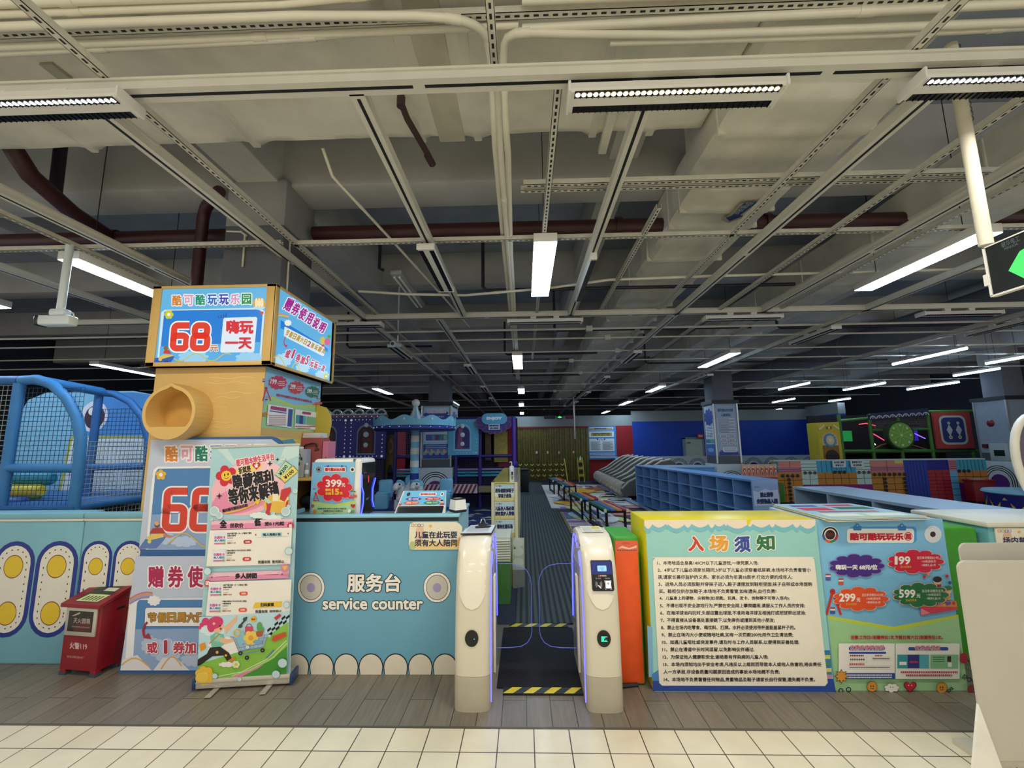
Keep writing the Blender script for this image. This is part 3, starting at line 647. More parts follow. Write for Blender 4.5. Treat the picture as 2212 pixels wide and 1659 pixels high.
# ---------------- the notice on the counter front
def notice(O, U, V, quad, lines, parent, seed=1, mini=False):
    """plastic safety notice with pale picture background"""
    mb = MB(); a = Art(mb, O, U, V, quad); (x0, y0), (x1, _), (_, y1) = quad[0], quad[1], quad[2]
    w, h = x1-x0, y1-y0
    a.rect(x0+w*.01, y0+h*.72, x1-w*.01, y1-h*.02, ink('EFCF8A')); a.disc(x0+w*.06, y0+h*.86, w*.055, ink('B9C98A'), h*.16); a.disc(x0+w*.20, y0+h*.42, w*.08, ink('E9C2A6'), h*.34)
    a.disc(x0+w*.95, y0+h*.72, w*.03, ink('E7A24E'), h*.18)
    for i, c in enumerate(('D98A5A', '9DBB6A', '8B4A62', '8AA9C9')):
        a.rect(x0+w*(.04+.06*i), y0+h*.06, x0+w*(.09+.06*i), y0+h*.16, ink(c)); a.rect(x0+w*(.05+.06*i), y0+h*.08, x0+w*(.08+.06*i), y0+h*.14, ink('F2EBDB'))
    a.star(x0+w*.40, y0+h*.14, h*.07, YEL, 8, .5)
    n = len(lines)
    for i, (s_, l, r) in enumerate(lines):
        ya_ = y0+h*(.33+.62*(i/n)*.95); yb_ = ya_+h*(.26 if n == 2 else .2)
        a.text(s_, x0+w*l, ya_, x0+w*r, yb_, NAVY, h*.007)
    return mb.obj('notice_print', parent)
t = thing('notice_sign', 'cream plastic notice about children playing with adults, on the counter front', 'notice', (-.67, 3.29, .95))
mb = MB(); pts = [(-.87, .9), (-.86, .865), (-.84, .858), (-.51, .858), (-.48, .87), (-.474, .9), (-.474, 1.02), (-.5, 1.045), (-.52, 1.055), (-.84, 1.055), (-.865, 1.04), (-.87, 1.0)]
mb.prism(pts, (0, 3.287, 0), (1, 0, 0), (0, 0, 1), (0, .007, 0), ink('EFE6CE')); mb.obj('panel', t)
notice((-.87, 3.287, .858), (.396, 0, 0), (0, 0, .197), [(884.5, 1127.9), (998.2, 1127.3), (997.9, 1186.8), (883.2, 1187.2)], [('儿童在此玩耍', .10, .91), ('须有大人陪同', .10, .91)], t)

# ---------------- shared price artwork
def ferris(a, x, y, s_):
    a.line([(x, y), (x-.55*s_, y+2.1*s_)], .22*s_, ink('CE3B30')); a.line([(x, y), (x+.75*s_, y+2.1*s_)], .22*s_, ink('CE3B30')); a.disc(x, y, .24*s_, ink('B93028'))
    for dx, dy, c in ((-.4, -1.3, '5B5C9C'), (.75, -.9, 'D0563A'), (.0, 1.7, '4C5C9A')):
        a.rect(x+(dx-.22)*s_, y+dy*s_, x+(dx+.22)*s_, y+(dy+.3)*s_, ink(c)); a.rect(x+(dx-.22)*s_, y+(dy-.14)*s_, x+(dx+.22)*s_, y+dy*s_, ink('E6E8EE')); a.rect(x+(dx-.22)*s_, y+(dy-.28)*s_, x+(dx+.22)*s_, y+(dy-.14)*s_, ink('B94A4E'))
def kids(a, x, y, s_):
    a.disc(x, y, .32*s_, ink('F0C09A')); a.disc(x, y-.13*s_, .36*s_, ink('2A2320'), .24*s_); a.rect(x-.25*s_, y+.28*s_, x+.3*s_, y+.6*s_, ink('8E2836')); a.disc(x-.1*s_, y+.04*s_, .03*s_, BK); a.disc(x+.12*s_, y+.04*s_, .03*s_, BK)
    a.disc(x+.85*s_, y+.75*s_, .3*s_, ink('F0C09A')); a.disc(x+.85*s_, y+.58*s_, .34*s_, ink('2F7A3A'), .2*s_); a.rect(x+.65*s_, y+1.0*s_, x+1.05*s_, y+1.5*s_, ink('F0A63A'))
    a.poly([(x-1.4*s_, y+2.1*s_), (x-1.0*s_, y+1.7*s_), (x+1.5*s_, y+1.6*s_), (x+1.6*s_, y+2.1*s_)], ink('E08A3A'))
    rnd = random.Random(3)
    for i in range(12): a.disc(x+rnd.uniform(-.9, 1.3)*s_, y+rnd.uniform(1.6, 2.0)*s_, .14*s_, ink(('C03048', '6A58A8', '58A078', 'E0A040', 'D87898')[i % 5]), n=10)
    a.poly([(x-1.4*s_, y+2.1*s_), (x+1.6*s_, y+2.1*s_), (x+1.6*s_, y+2.3*s_), (x-1.4*s_, y+2.8*s_)], ink('D8405A')); a.poly([(x-1.38*s_, y+2.2*s_), (x-.6*s_, y+2.6*s_), (x-1.35*s_, y+2.75*s_)], ink('E88A9A'))
def price_cloud(a, cx, cy, w, h, c, num, l1, l2, l3, gift):
    a.cloud(cx, cy, w*1.04, h*1.04, ink('F0B8A8') if c != '5A3A8E' else ink('8A70B8'), None, 11); a.cloud(cx, cy, w, h, ink(c), None, 11)
    if num[0] == '1': a.text('1', cx-w*.385, cy-h*.22, cx-w*.33, cy+h*.12, WH, h*.015); a.text('99', cx-w*.315, cy-h*.22, cx-w*.10, cy+h*.12, WH, h*.015, res=3)
    else: a.text(num, cx-w*.40, cy-h*.22, cx-w*.10, cy+h*.12, WH, h*.015, res=3); a.text('元', cx-w*.08, cy-h*.04, cx-w*.01, cy+h*.12, WH, h*.005)
    a.text(l1, cx+w*.02, cy-h*.22, cx+w*.41, cy-h*.10, WH); a.text(l2, cx+w*.10, cy-h*.06, cx+w*.36, cy+h*.04, WH); a.text(l3, cx+w*.10, cy+h*.09, cx+w*.36, cy+h*.19, WH)
    a.text(gift, cx-w*.28, cy+h*.16, cx-w*.08, cy+h*.26, YEL)
def mini_head(a, x, y, r, c):
    a.disc(x, y, r*1.08, ink('3A2A22')); a.disc(x, y, r, ink(c)); a.disc(x-.25*r, y-.1*r, .1*r, BK, .2*r, 8); a.disc(x+.2*r, y-.1*r, .1*r, BK, .2*r, 8); a.rect(x-.35*r, y+.3*r, x+.35*r, y+.42*r, ink('5A3A2A'))
def coupon_cards(a, x0, y0, x1, y1, xm):
    a.rect(x0, y0, xm-3, y1, WH, 8); a.rect(xm+3, y0, x1, y1, WH, 8)
    w = xm-x0; h = y1-y0; w2 = x1-xm
    a.rect(x0+w*.18, y0+h*.08, xm-w*.18, y0+h*.20, ink('34509E'), h*.05); a.text('优惠券使用说明', x0+w*.2, y0+h*.045, xm-w*.2, y0+h*.19, ink('C23A62'), .6, (1.6, WH))
    a.rect(x0+w*.18, y0+h*.23, xm-w*.16, y0+h*.29, ink('34509E'), h*.025)
    a.dashes(x0+w*.2, x0+w*.44, y0+h*.34, h*.045, ink('8A2A36')); a.dashes(x0+w*.64, x0+w*.78, y0+h*.34, h*.04, ink('C04A4A'))
    a.line([(x0+w*.17, y0+h*.38), (x0+w*.5, y0+h*.38), (x0+w*.5, y0+h*.52), (x0+w*.17, y0+h*.52)], 1.2, GREY, True); a.dashes(x0+w*.2, x0+w*.46, y0+h*.45, h*.05, ink('6A5A5A'), 4)
    a.line([(x0+w*.58, y0+h*.38), (x0+w*.92, y0+h*.38), (x0+w*.92, y0+h*.47), (x0+w*.58, y0+h*.47)], 1.2, GREY, True); a.dashes(x0+w*.6, x0+w*.9, y0+h*.425, h*.03, ink('6A5A5A'), 5)
    a.dashes(x0+w*.19, x0+w*.45, y0+h*.58, h*.05, ink('C04A4A'), 6); a.line([(x0+w*.16, y0+h*.62), (x0+w*.94, y0+h*.62), (x0+w*.94, y0+h*.72), (x0+w*.16, y0+h*.72)], 1.2, GREY, True); a.dashes(x0+w*.19, x0+w*.9, y0+h*.67, h*.03, ink('6A5A5A'), 7)
    a.rect(x0+w*.05, y0+h*.83, xm-3, y0+h*1.0, ink('34509E')); a.dashes(x0+w*.08, x0+w*.94, y0+h*.885, h*.035, WH, 8); a.dashes(x0+w*.08, x0+w*.94, y0+h*.95, h*.035, WH, 9)
    a.rect(xm+w2*.2, y0+h*.1, x1-w2*.18, y0+h*.19, ink('34509E'), h*.04); a.text('优惠券模板', xm+w2*.3, y0+h*.05, x1-w2*.3, y0+h*.19, ink('C23A62'), .6, (1.6, WH))
    ya_, yb_ = y0+h*.31, y0+h*.69
    for f0, f1, c in ((.03, .19, '3E9AA4'), (.19, .37, '3A3A80'), (.37, .52, '58B0BC'), (.54, .97, '86BE8E')): a.rect(xm+w2*f0, ya_, xm+w2*f1, yb_, ink(c))
    a.rect(xm+w2*.06, ya_+h*.2, xm+w2*.17, ya_+h*.29, WH); a.rect(xm+w2*.22, ya_+h*.18, xm+w2*.35, ya_+h*.23, ink('C23A62')); a.rect(xm+w2*.8, ya_+h*.04, xm+w2*.86, ya_+h*.2, ink('4A1E2A')); a.rect(xm+w2*.81, ya_+h*.22, xm+w2*.87, ya_+h*.34, WH)
    for i in range(3): a.dashes(xm+w2*.58, xm+w2*.76, ya_+h*(.07+.06*i), h*.025, ink('3E6A4A'), i)
    a.dashes(xm+w2*.08, x1-w2*.04, y0+h*.80, h*.05, ink('B83A4A'), 11); a.dashes(xm+w2*.16, x1-w2*.12, y0+h*.89, h*.05, ink('B83A4A'), 12)
# ---------------- rules cabinet
t = thing('notice_cabinet', 'bright yellow low cabinet with the big entry rules poster on its front', 'cabinet', (1.41, 3.3, 0))
m_yel = mat('E8D414', .35, noise=.04, ns=5)
mb = MB(); mb.box(.83, 3.106, .0, 2.0, 3.52, 1.09, m_yel, .006); mb.obj('body', t)
QR = [(1393.0, 1124.2), (1763.0, 1122.0), (1803.2, 1495.4), (1412.5, 1493.5)]
mb = MB(); mb.box(.833, 3.1, .0, 1.997, 3.106, 1.086, ink('9CD4CC'))
a = Art(mb, (.83, 3.1, 0), (1.17, 0, 0), (0, 0, 1.09), QR)
a.crop = (1300, 1050, 2.4254)
a.poly([(238, 730), (265, 740), (270, 1000), (246, 1000)], ink('7FB4D8')); a.poly([(1160, 860), (1196, 860), (1206, 1000), (1170, 1010)], ink('3A7FA8'))
for i, c in enumerate(('D8D470', '4A8A6A', 'D8D470', 'C88A9A')): a.rect(1168+i*3, 885+i*34, 1196+i*3, 905+i*34, ink(c))
a.poly([(264, 1005), (1212, 1010), (1226, 1079), (269, 1073)], ink('2C4AA0')); a.poly([(262, 985), (300, 960), (300, 1020), (264, 1020)], ink('4A86C0'))
for dy, c in ((24, '7FC0CC'), (0, 'F2E2CC')):
    x = 222; P_ = [(222, 178)]
    xs = [222, 262, 335, 350, 430, 470, 560, 590, 640, 660, 760, 790, 880, 905, 1000, 1040, 1118]
    for i in range(len(xs)-1):
        x0, x1 = xs[i], xs[i+1]; d = (.9 if i % 2 == 0 else .5)*min(38, (x1-x0)*.55)
        for k in range(7):
            q = PI*k/6; P_.append((x0+(x1-x0)*k/6, 190+dy+(8 if i % 3 else 14)+d*math.sin(q)))
    P_.append((1118, 176)); a.poly(P_, ink(c))
a.poly([(757, 177), (785, 177), (772, 200), (764, 206)], m_yel)
for ch, x0, y0, x1, y1, c, r in (('入', 452, 262, 535, 342, 'D2472E', 0), ('场', 560, 258, 662, 342, 'EFA53A', 0), ('须', 692, 262, 778, 348, '3A4FA0', -.06), ('知', 808, 254, 905, 338, '2F7A48', -.04)):
    a.text(ch, x0, y0, x1, y1, ink(c), 4, (5, WH), r, res=3)
a.rect(266, 372, 1112, 376, WH)
a.poly([(282, 372), (1098, 370), (1112, 384), (1182, 1030), (1168, 1046), (315, 1044), (300, 1030), (266, 392)], ink('F6EDDA'))
RUL = [('1、本场地适合身高140CM以下儿童游玩,一律凭票入场;', 290, 403, 818), ('2、4岁以下儿童必须家长陪同,3岁以下儿童必须穿着纸尿裤,本场地不负责看管小', 292, 440, 1093), ('孩,请家长善尽监护的义务。家长必须为年满18周岁,行动方便的成年人;', 293, 477, 997),
       ('3、进场人员必须脱鞋并穿袜子进入,鞋子请摆放到鞋柜里面;袜子自带或本场馆购', 296, 514, 1100), ('买。鞋柜仅供存放鞋子,本场地不负责看管,如有遗失,自行负责!', 298, 551, 912), ('4、儿童身上的硬物、尖锐物(如:钥匙、玩具、发卡、饰物等不可带入场内);', 301, 588, 982),
       ('5、不得出现不安全游戏行为,严禁在安全网上攀爬嬉闹,请服从工作人员的安排;', 303, 626, 1062), ('6、在海洋球池内玩时,头部应露出球面,不准用海洋球互相抛打或把球带出球池;', 305, 664, 1066), ('7、不得直接从设备高处直接跳下,以免摔伤或撞到其他小朋友;', 307, 702, 904),
       ('8、禁止在场内吃零食、喝饮料、打牌。水杯必须使用带杯盖能盖紧杯子的。', 309, 740, 1012), ('9、禁止在场内大小便或随地吐痰,如有一次罚款200元用作卫生清洁费;', 312, 778, 1000), ('10、如遇儿童呕吐或突发事件,请及时与工作人员联系,以便得到妥善处理;', 314, 817, 1032),
       ('11、禁止在滑道中长时间逗留,以免影响伙伴通过;', 316, 855, 797), ('12、为保证他人健康和安全,谢绝患有传染病的儿童入场;', 318, 894, 870), ('13、本场内须知均出于安全考虑,凡违反以上规则而导致本人或他人伤害的,将由责任', 320, 933, 1148),
       ('人一方承担,非设备质量问题原因造成的事故本场地概不负责;', 322, 972, 930), ('14、本场地不负责看管任何物品,贵重物品及鞋子请家长自行保管,遗失概不负责。', 324, 1012, 1115)]
tx = ink('241F1C')
for s_, x, y, x1 in RUL: a.text(s_, x, y-12, x1, y+11, tx, .55)
mb.obj('poster_print', t)
# ---------------- price board
t = thing('price_board', 'light blue standing price poster with purple, red, orange and green clouds', 'poster', (2.44, 3.12, 0))
QP = [(1762.2, 1122.5), (2035.9, 1120.9), (2090.9, 1493.1), (1801.8, 1491.7)]
mb = MB(); mb.box(2.01, 3.12, 0, 2.865, 3.13, 1.085, ink('7FBEE2'), .002); mb.obj('board', t)
mb = MB(); a = Art(mb, (2.01, 3.12, 0), (.855, 0, 0), (0, 0, 1.085), QP); a.crop = (1740, 1090, 3.95)
a.poly([(185, 945), (750, 1042), (1302, 938), (1385, 1588), (255, 1588)], ink('A6D49A')); a.poly([(184, 945), (750, 1042), (1302, 938), (1306, 962), (760, 1078), (188, 972)], ink('C8D84A'))
a.disc(210, 257, 72, WH); a.disc(210, 257, 42, ink('3A1E1E')); a.ring(210, 257, 52, 66, BK, a0=PI, a1=2*PI)
for i, c in enumerate(('C03A56', '3A8A56', 'D8682E', '3A66A8')): a.ring(210, 257, 48, 70, ink(c), 6, PI*i/4, PI*(i+1)/4)
a.rect(180, 240, 240, 275, ink('5A2A26')); a.disc(1085, 253, 74, ink('DCE0E2')); a.disc(1085, 253, 24, ink('3A1E1E'))
a.rect(372, 188, 945, 322, ink('4A9AD8'), 28); a.rect(352, 205, 925, 326, WH, 26)
for x in (440, 820): a.rect(x-34, 180, x+36, 220, ink('2F7AC0'), 8); a.disc(x, 178, 17, ink('2F7AC0')); a.disc(x, 178, 7, ink('8CC4E4'))
a.text('酷可酷玩玩乐', 376, 240, 835, 305, RED, 4); a.ring(873, 270, 30, 36, RED); a.text('园', 850, 248, 896, 294, RED, 3)
ferris(a, 228, 740, 95); kids(a, 1120, 650, 105)
for x, y, c in ((1005, 612, 'C83040'), (1198, 607, 'C83040'), (1222, 663, '2A5A8A'), (1040, 590, 'E8906A')): a.disc(x, y, 14, ink(c))
a.cloud(430, 520, 478, 216, ink('9A86C4'), None, 11); a.cloud(430, 520, 462, 204, ink('4E2E86'), None, 11); a.text('嗨玩一天 68元/位', 250, 508, 606, 554, WH, 2.5)
price_cloud(a, 932, 484, 470, 208, 'D4203E', '199', '当日单次畅玩8小时', '+20枚游戏币', '+精美礼品1件', '送10张赠券')
price_cloud(a, 463, 800, 464, 210, 'E8562A', '299', '当日单次畅玩10小时', '+50枚游戏币', '+精美玩具1件', '送30张赠券')
price_cloud(a, 972, 766, 468, 212, '2A7040', '599', '当日单次畅玩全天', '+100枚游戏币', '+精美礼盒1件', '送60张赠券')
a.text('注意:工作日1张赠券玩1次,节假日周六日2张赠券玩1次。', 374, 1110, 1158, 1145, ink('B81E34'), 1.5)
coupon_cards(a, 272, 1178, 1300, 1480, 752)
a.star(292, 1455, 62, ink('3A2A1A'), 8, .6); a.star(292, 1455, 54, ink('E0953A'), 8, .6)
mini_head(a, 552, 1542, 42, 'D9963A'); mini_head(a, 1142, 1552, 44, 'D9963A')
a.cloud(717, 1552, 118, 72, WH, BK, 7); a.disc(705, 1545, 4, BK); a.disc(725, 1545, 4, BK); a.heart(872, 1540, 56, ink('3A1216')); a.heart(872, 1538, 50, ink('C8283C')); a.disc(860, 1530, 5, WH); a.disc(885, 1530, 5, WH)
a.rect(1296, 1255, 1360, 1345, ink('A82238'), 28); a.disc(1395, 1562, 40, ink('8A3A34'))
for x, y in ((285, 1575), (350, 1565)): a.ring(x, y, 14, 22, BK)
a.text('YASSS', 1310, 1440, 1356, 1480, BK, 1, None, -.9); a.ring(1370, 1480, 12, 20, BK); a.line([(1385, 1462), (1392, 1490), (1405, 1470), (1402, 1500)], 7, BK); a.text('COOL', 1180, 1550, 1240, 1580, BK, 1.5, None, -.7)
mb.obj('poster_print', t)
t = thing('display_cabinet', 'pale blue low cabinet behind the cloud price poster', 'cabinet', (2.44, 3.4, 0))
mb = MB(); mb.box(2.03, 3.14, 0, 2.86, 3.74, 1.083, mat('A9C4D4', .4), .012); mb.obj('body', t)
for k in range(6):
    dx, dy = (.0, .01, -.012, .008, -.004, .0)[k], (0, -.012, .01, -.006, .004, 0)[k]; z = 1.084+k*.0042
    mb = MB(); c4 = [(2.04+dx, 3.03+dy), (2.74+dx, 3.095+dy), (2.70+dx, 3.735+dy), (2.07+dx, 3.71+dy)]
    mb.prism(c4, (0, 0, z+.004), (1, 0, 0), (0, 1, 0), (0, 0, -.0038), ink('9FC8DC' if k % 2 else 'C8D8C0'), ink('E6DFC4'))
    if k == 5:
        a = Art(mb, (2.04, 3.03, z+.004), (.68, .04, 0), (.02, .66, 0), step=.0001); a.st = .0001
        for x0, y0, x1, y1, c in ((.05, .05, .95, .3, 'B9D8A8'), (.08, .5, .42, .7, 'D4203E'), (.5, .55, .9, .72, '2A7040'), (.52, .8, .85, .92, 'D4203E'), (.1, .78, .4, .9, '5A3A8E'), (.08, .1, .45, .26, 'F0EDE4'), (.52, .1, .92, .26, 'F0EDE4'), (.15, .36, .8, .42, 'C83040')): a.rect(x0, y0, x1, y1, ink(c))
    o = mb.obj('price_poster'); tag(o, ('cloud price poster on top of the flat pile on the pale blue cabinet' if k == 5 else 'sheet in the flat pile of price posters, %s from the bottom' % ('first', 'second', 'third', 'fourth', 'fifth')[k]), 'poster', 'flat pile of price posters')
# ---------------- soft blocks and right end
def softblock(x0, y0, x1, y1, h, main, front, label, cat='soft block'):
    t = thing('foam_block', label, cat, ((x0+x1)/2, (y0+y1)/2, 0)); mb = MB()
    mb.box(x0, y0, 0, x1, y1, h, mat(main, .55, noise=.08, ns=12, bump=.15), .02, 3); mb.obj('cushion', t)
    if front:
        mb = MB(); mb.box(x0+.012, y0-.006, .015, x1-.012, y0+.02, h-.03, mat(front, .55, noise=.08, ns=10, bump=.2), .006); mb.obj('front_panel', t, label='orange front cover')
    return t
t = softblock(.615, 3.17, .8, 3.55, .97, '3F9A38', 'EE5A1E', 'upright green foam block with orange front beside the right gate')
mb = MB(); a = Art(mb, (.63, 3.164, .86), (.16, 0, 0), (0, 0, .08)); a.poly([(0, 0), (1, .05), (1, .9), (0, 1)], ink('E8664A')); a.poly([(.1, .35), (.3, .6), (.6, .4), (.95, .62), (.93, .42), (.6, .28), (.3, .4)], ink('F0C8B4')); a.dashes(.08, .95, .2, .09, ink('9A3A2A')); a.text('注意安全', .3, .9, .65, .72, ink('9A3A2A')); mb.obj('sticker_print', t)
softblock(2.92, 3.5, 3.46, 3.76, .955, '3E9A20', None, 'plain green foam block between price board and white panels')
o = MB(); o.tube([(.6, 3.13, .012), (.74, 3.155, .014)], .012, mat('2A2420', .6), 8); o = o.obj('rubber_strip'); tag(o, 'short black rubber bar lying on the floor by the orange block', 'bar')
t = thing('end_cabinet', 'turquoise cabinet with cream top carrying a notice, at the right edge', 'cabinet', (3.95, 3.75, 0))
mb = MB(); mb.box(3.5, 3.46, 0, 4.5, 4.05, .97, mat('6FB4B8', .4), .01); mb.obj('body', t)
mb = MB(); mb.box(3.47, 3.43, .965, 4.53, 4.08, 1.005, mat('E9E2CB', .4), .012); mb.obj('top', t)
t = thing('notice_sign', 'cream plastic notice about what is forbidden inside, on the turquoise cabinet', 'notice', (3.76, 3.455, .88))
mb = MB(); mb.box(3.54, 3.446, .765, 3.98, 3.459, .96, ink('EFE6CE'), .004); mb.obj('panel', t)
notice((3.54, 3.446, .765), (.44, 0, 0), (0, 0, .195), [(2136, 1122), (2266, 1121), (2275, 1186), (2143, 1188)], [('场内禁止饮食', .12, .92), ('谢谢合作', .28, .88)], t)
t = thing('oval_mirror', 'white framed oval mirror cut by the right edge of the photo', 'mirror', (4.2, 3.62, 1.005))
m_ow = mat('F0EAD8', .35)
mb = MB(); mb.tube([(4.19+.235*math.cos(q)-.04*math.sin(q), 3.6, 1.415+.4*math.sin(q)) for q in [2*PI*i/40 for i in range(40)]], .028, m_ow, 10, True); mb.obj('frame', t)
mb = MB(); mb.prism([(.225*math.cos(q)-.038*math.sin(q), .385*math.sin(q)) for q in [2*PI*i/36 for i in range(36)]], (4.19, 3.61, 1.415), (1, 0, 0), (0, 0, 1), (0, .02, 0), mat('5E5468', .15, .3)); mb.obj('glass', t)
mb = MB(); mb.box(4.08, 3.52, 1.003, 4.32, 3.72, 1.02, m_ow, .005); mb.box(4.15, 3.6, 1.02, 4.27, 3.63, 1.07, m_ow); mb.obj('stand', t)
t = thing('folding_sign', 'blank white back of an A-frame sign standing at the right edge', 'sign', (2.75, 2.5, 0))
m_wb = mat('C9C2B2', .5, noise=.03, ns=5)
def rrect(x0, z0, x1, z1, r): return [(cx+r*math.cos(a0+i*PI/10), cz+r*math.sin(a0+i*PI/10)) for cx, cz, a0 in ((x1-r, z1-r, 0), (x0+r, z1-r, PI/2), (x0+r, z0+r, PI), (x1-r, z0+r, 1.5*PI)) for i in range(6)]
mb = MB(); mb.prism(rrect(2.285, .035, 3.15, .985, .04), (0, 2.44, 0), (1, 0, 0), (0, 0, 1), (0, .012, 0), m_wb); mb.obj('front_panel', t)
mb = MB(); mb.prism(rrect(2.46, .03, 3.2, 1.04, .04), (0, 2.6, 0), (1, 0, 0), (0, 0, 1), (0, .012, 0), m_wb); mb.obj('rear_panel', t)
mb = MB(); mb.prism([(2.27, .3), (2.195, 0), (2.34, 0)], (0, 2.425, 0), (1, 0, 0), (0, 0, 1), (0, .012, 0), mat('F6F2E6', .5)); mb.obj('leg', t)
mb = MB(); mb.box(2.285, 2.45, .0, 3.15, 2.62, .03, m_wb); mb.obj('base', t)
mb = MB(); mb.lathe([(0, .0), (.03, .001), (.03, .006), (0, .008)], (0, 0, 0), m_wb, 14); mb.v = [(2.62+p[0], 2.44-p[2], .38+p[1]*.5) for p in mb.v]; mb.obj('button', t)
# ================================================================ turnstiles
m_gw = mat('D8D0BA', .32, noise=.02, ns=4, coat=.3); m_gs = mat('ECE5D2', .25, noise=.02, ns=4, coat=.4); m_gb = mat('B9B09A', .45, noise=.07, ns=8); m_led = glow('4A4BFF', 5); m_gi = mat('8C8CA6', .4)
PROF = [(2.868, 0), (2.862, .2), (2.858, .4), (2.868, .58), (2.888, .74), (2.915, .84), (2.955, .915), (3.01, .965), (3.09, .995), (3.18, 1.0), (3.4, 1.0), (3.46, .985), (3.52, .93), (3.57, .84), (3.61, .7), (3.63, .5), (3.635, .2), (3.63, 0)]
def gprof(z):
    for (y0, z0), (y1, z1) in zip(PROF[:9], PROF[1:10]):
        if z0 <= z <= z1: return y0+(y1-y0)*(z-z0)/(z1-z0)
    return PROF[9][0]
def turnstile(x0, x1, inner, label, screen):
    """pedestal with curved nose; inner = +1 when its passage side is at x1"""
    t = thing('turnstile_gate', label, 'turnstile', ((x0+x1)/2, 3.25, 0)); xc = (x0+x1)/2; hw = (x1-x0)/2
    xs = [-1, -.97, -.88, -.7, -.4, 0, .4, .7, .88, .97, 1]; ins = [.055, .036, .02, .008, .002, 0, .002, .008, .02, .036, .055]
    def shell(prof, m, grow=0.0):
        mb = MB(); rings = []
        for xx, i_ in zip(xs, ins):
            r = []
            for y, z in prof:
                f = 1 if y < 3.2 else -1; r.append((xc+xx*hw*(1+grow), y+f*(i_-grow), z if z < .9 else z-.25*i_))
            rings.append(r)
        mb.loft(rings, m, True, True); return mb
    shell(PROF[1:-1], m_gw).obj('body', t)
    shell([PROF[0], (PROF[1][0], .198), (PROF[-2][0], .198), PROF[-1]], m_gb, .006).obj('plinth', t, label='grey plinth')
    # raised shield plate on the nose
    mb = MB(); rings = []; zs = [.585, .60, .63, .67, .72, .78, .85, .92, .965, .993, 1.0]; w = [.02, .35, .55, .72, .83, .89, .92, .94, .95, .95, .95]
    for z, f in zip(zs, w):
        y = gprof(z) if z < 1 else 3.3; rings.append([(xc+u*f*hw, y+.055*abs(u*f)**5-.0035, z+.0035) for u in (-1, -.8, -.5, 0, .5, .8, 1)])
    mb.loft(rings, m_gs, False, False); mb.obj('shield_plate', t)
    xi = x1 if inner > 0 else x0; s_ = inner
    mb = MB()
    mb.tube([(xi+s_*.004, y+.03, z) for y, z in [(2.89, .03), (2.885, .25), (2.88, .45), (2.892, .62), (2.915, .76), (2.945, .84)]], .003, m_led, 6)
    mb.obj('light_strip', t, label='glowing blue light strip')
    mb = MB(); mb.tube([(xi+s_*.004, y, z) for y, z in [(3.34, .96), (3.42, .9), (3.5, .78), (3.54, .5), (3.56, .3)]], .003, m_led, 6); mb.obj('light_strip', t, label='glowing blue light strip')
    mb = MB(); mb.tube([(xi+s_*.004, y, z) for y, z in [(2.96, .84), (3.02, .91), (3.02, .81), (3.08, .89)]], .0028, m_led, 6); mb.obj('light_strip', t, label='glowing blue zigzag')
    mb = MB(); mb.tube([(xi+s_*.004, y, z) for y, z in [(3.14, .9), (3.22, .97), (3.22, .92)]], .0028, m_led, 6); mb.obj('light_strip', t, label='glowing blue tick')
    mb = MB(); mb.box(xi, 3.12, .1, xi+s_*.008, 3.38, .8, m_gi, .003); mb.box(xi+s_*.0, 3.12, .1, xi+s_*.02, 3.2, .72, m_gs, .004); mb.obj('inner_panel', t)
    mb = MB()
    for y, z in ((3.0, .95), (3.16, .94), (3.3, .9), (3.36, .93)): mb.lathe([(0, .003), (.008, .002), (.008, 0)], (0, 0, 0), BK, 8); mb.v[-24:] = [(xi+s_*p[2], y+p[0], z+p[1]) for p in mb.v[-24:]]
    mb.obj('sensor_dot', t)
    # flap
    xf = [xi+s_*q for q in (.0, .12, .19, .235, .262, .27)]; zt = [.735, .733, .72, .69, .64, .6]; zb = [.145, .147, .155, .18, .22, .26]
    out = [(x, z) for x, z in zip(xf, zt)]+[(x, z) for x, z in zip(reversed(xf), reversed(zb))]
    mb = MB(); mb.prism(out if s_ > 0 else out[::-1], (0, 3.37, 0), (1, 0, 0), (0, 0, 1), (0, .01, 0), m_glass); fl = mb.obj('glass_flap', t)
    mb = MB(); mb.tube([(x, 3.375, z) for x, z in out], .0024, m_ledge, 6, False); mb.obj('flap_edge', fl, label='blue lit flap edge')
    # status eye on the front
    mb = MB(); yz = gprof(.43)
    mb.prism([(.042*math.cos(q), .048*math.sin(q)) for q in [2*PI*i/28 for i in range(28)]], (xc, yz-.006, .425), (1, 0, 0), (0, 0, 1), (0, .012, 0), mat('08090C', .12)); o = mb.obj('indicator', t, label='black round indicator')
    mb = MB(); a = Art(mb, (xc, yz-.006, .425), (1, 0, 0), (0, 0, 1)); g = glow('38E8A8', 3)
    if screen:
        for i, row in enumerate(('111110', '111100', '111000', '111010', '111111')):
            for j, c in enumerate(row):
                if c == '1' or (i in (0, 4)): a.disc(-.014+j*.0065, .012-i*.0065, .0026, g, n=6); a.z -= a.st
    else: a.disc(.016, -.002, .0025, g, n=8)
    mb.obj('indicator_dot', o, label='green glowing dots')
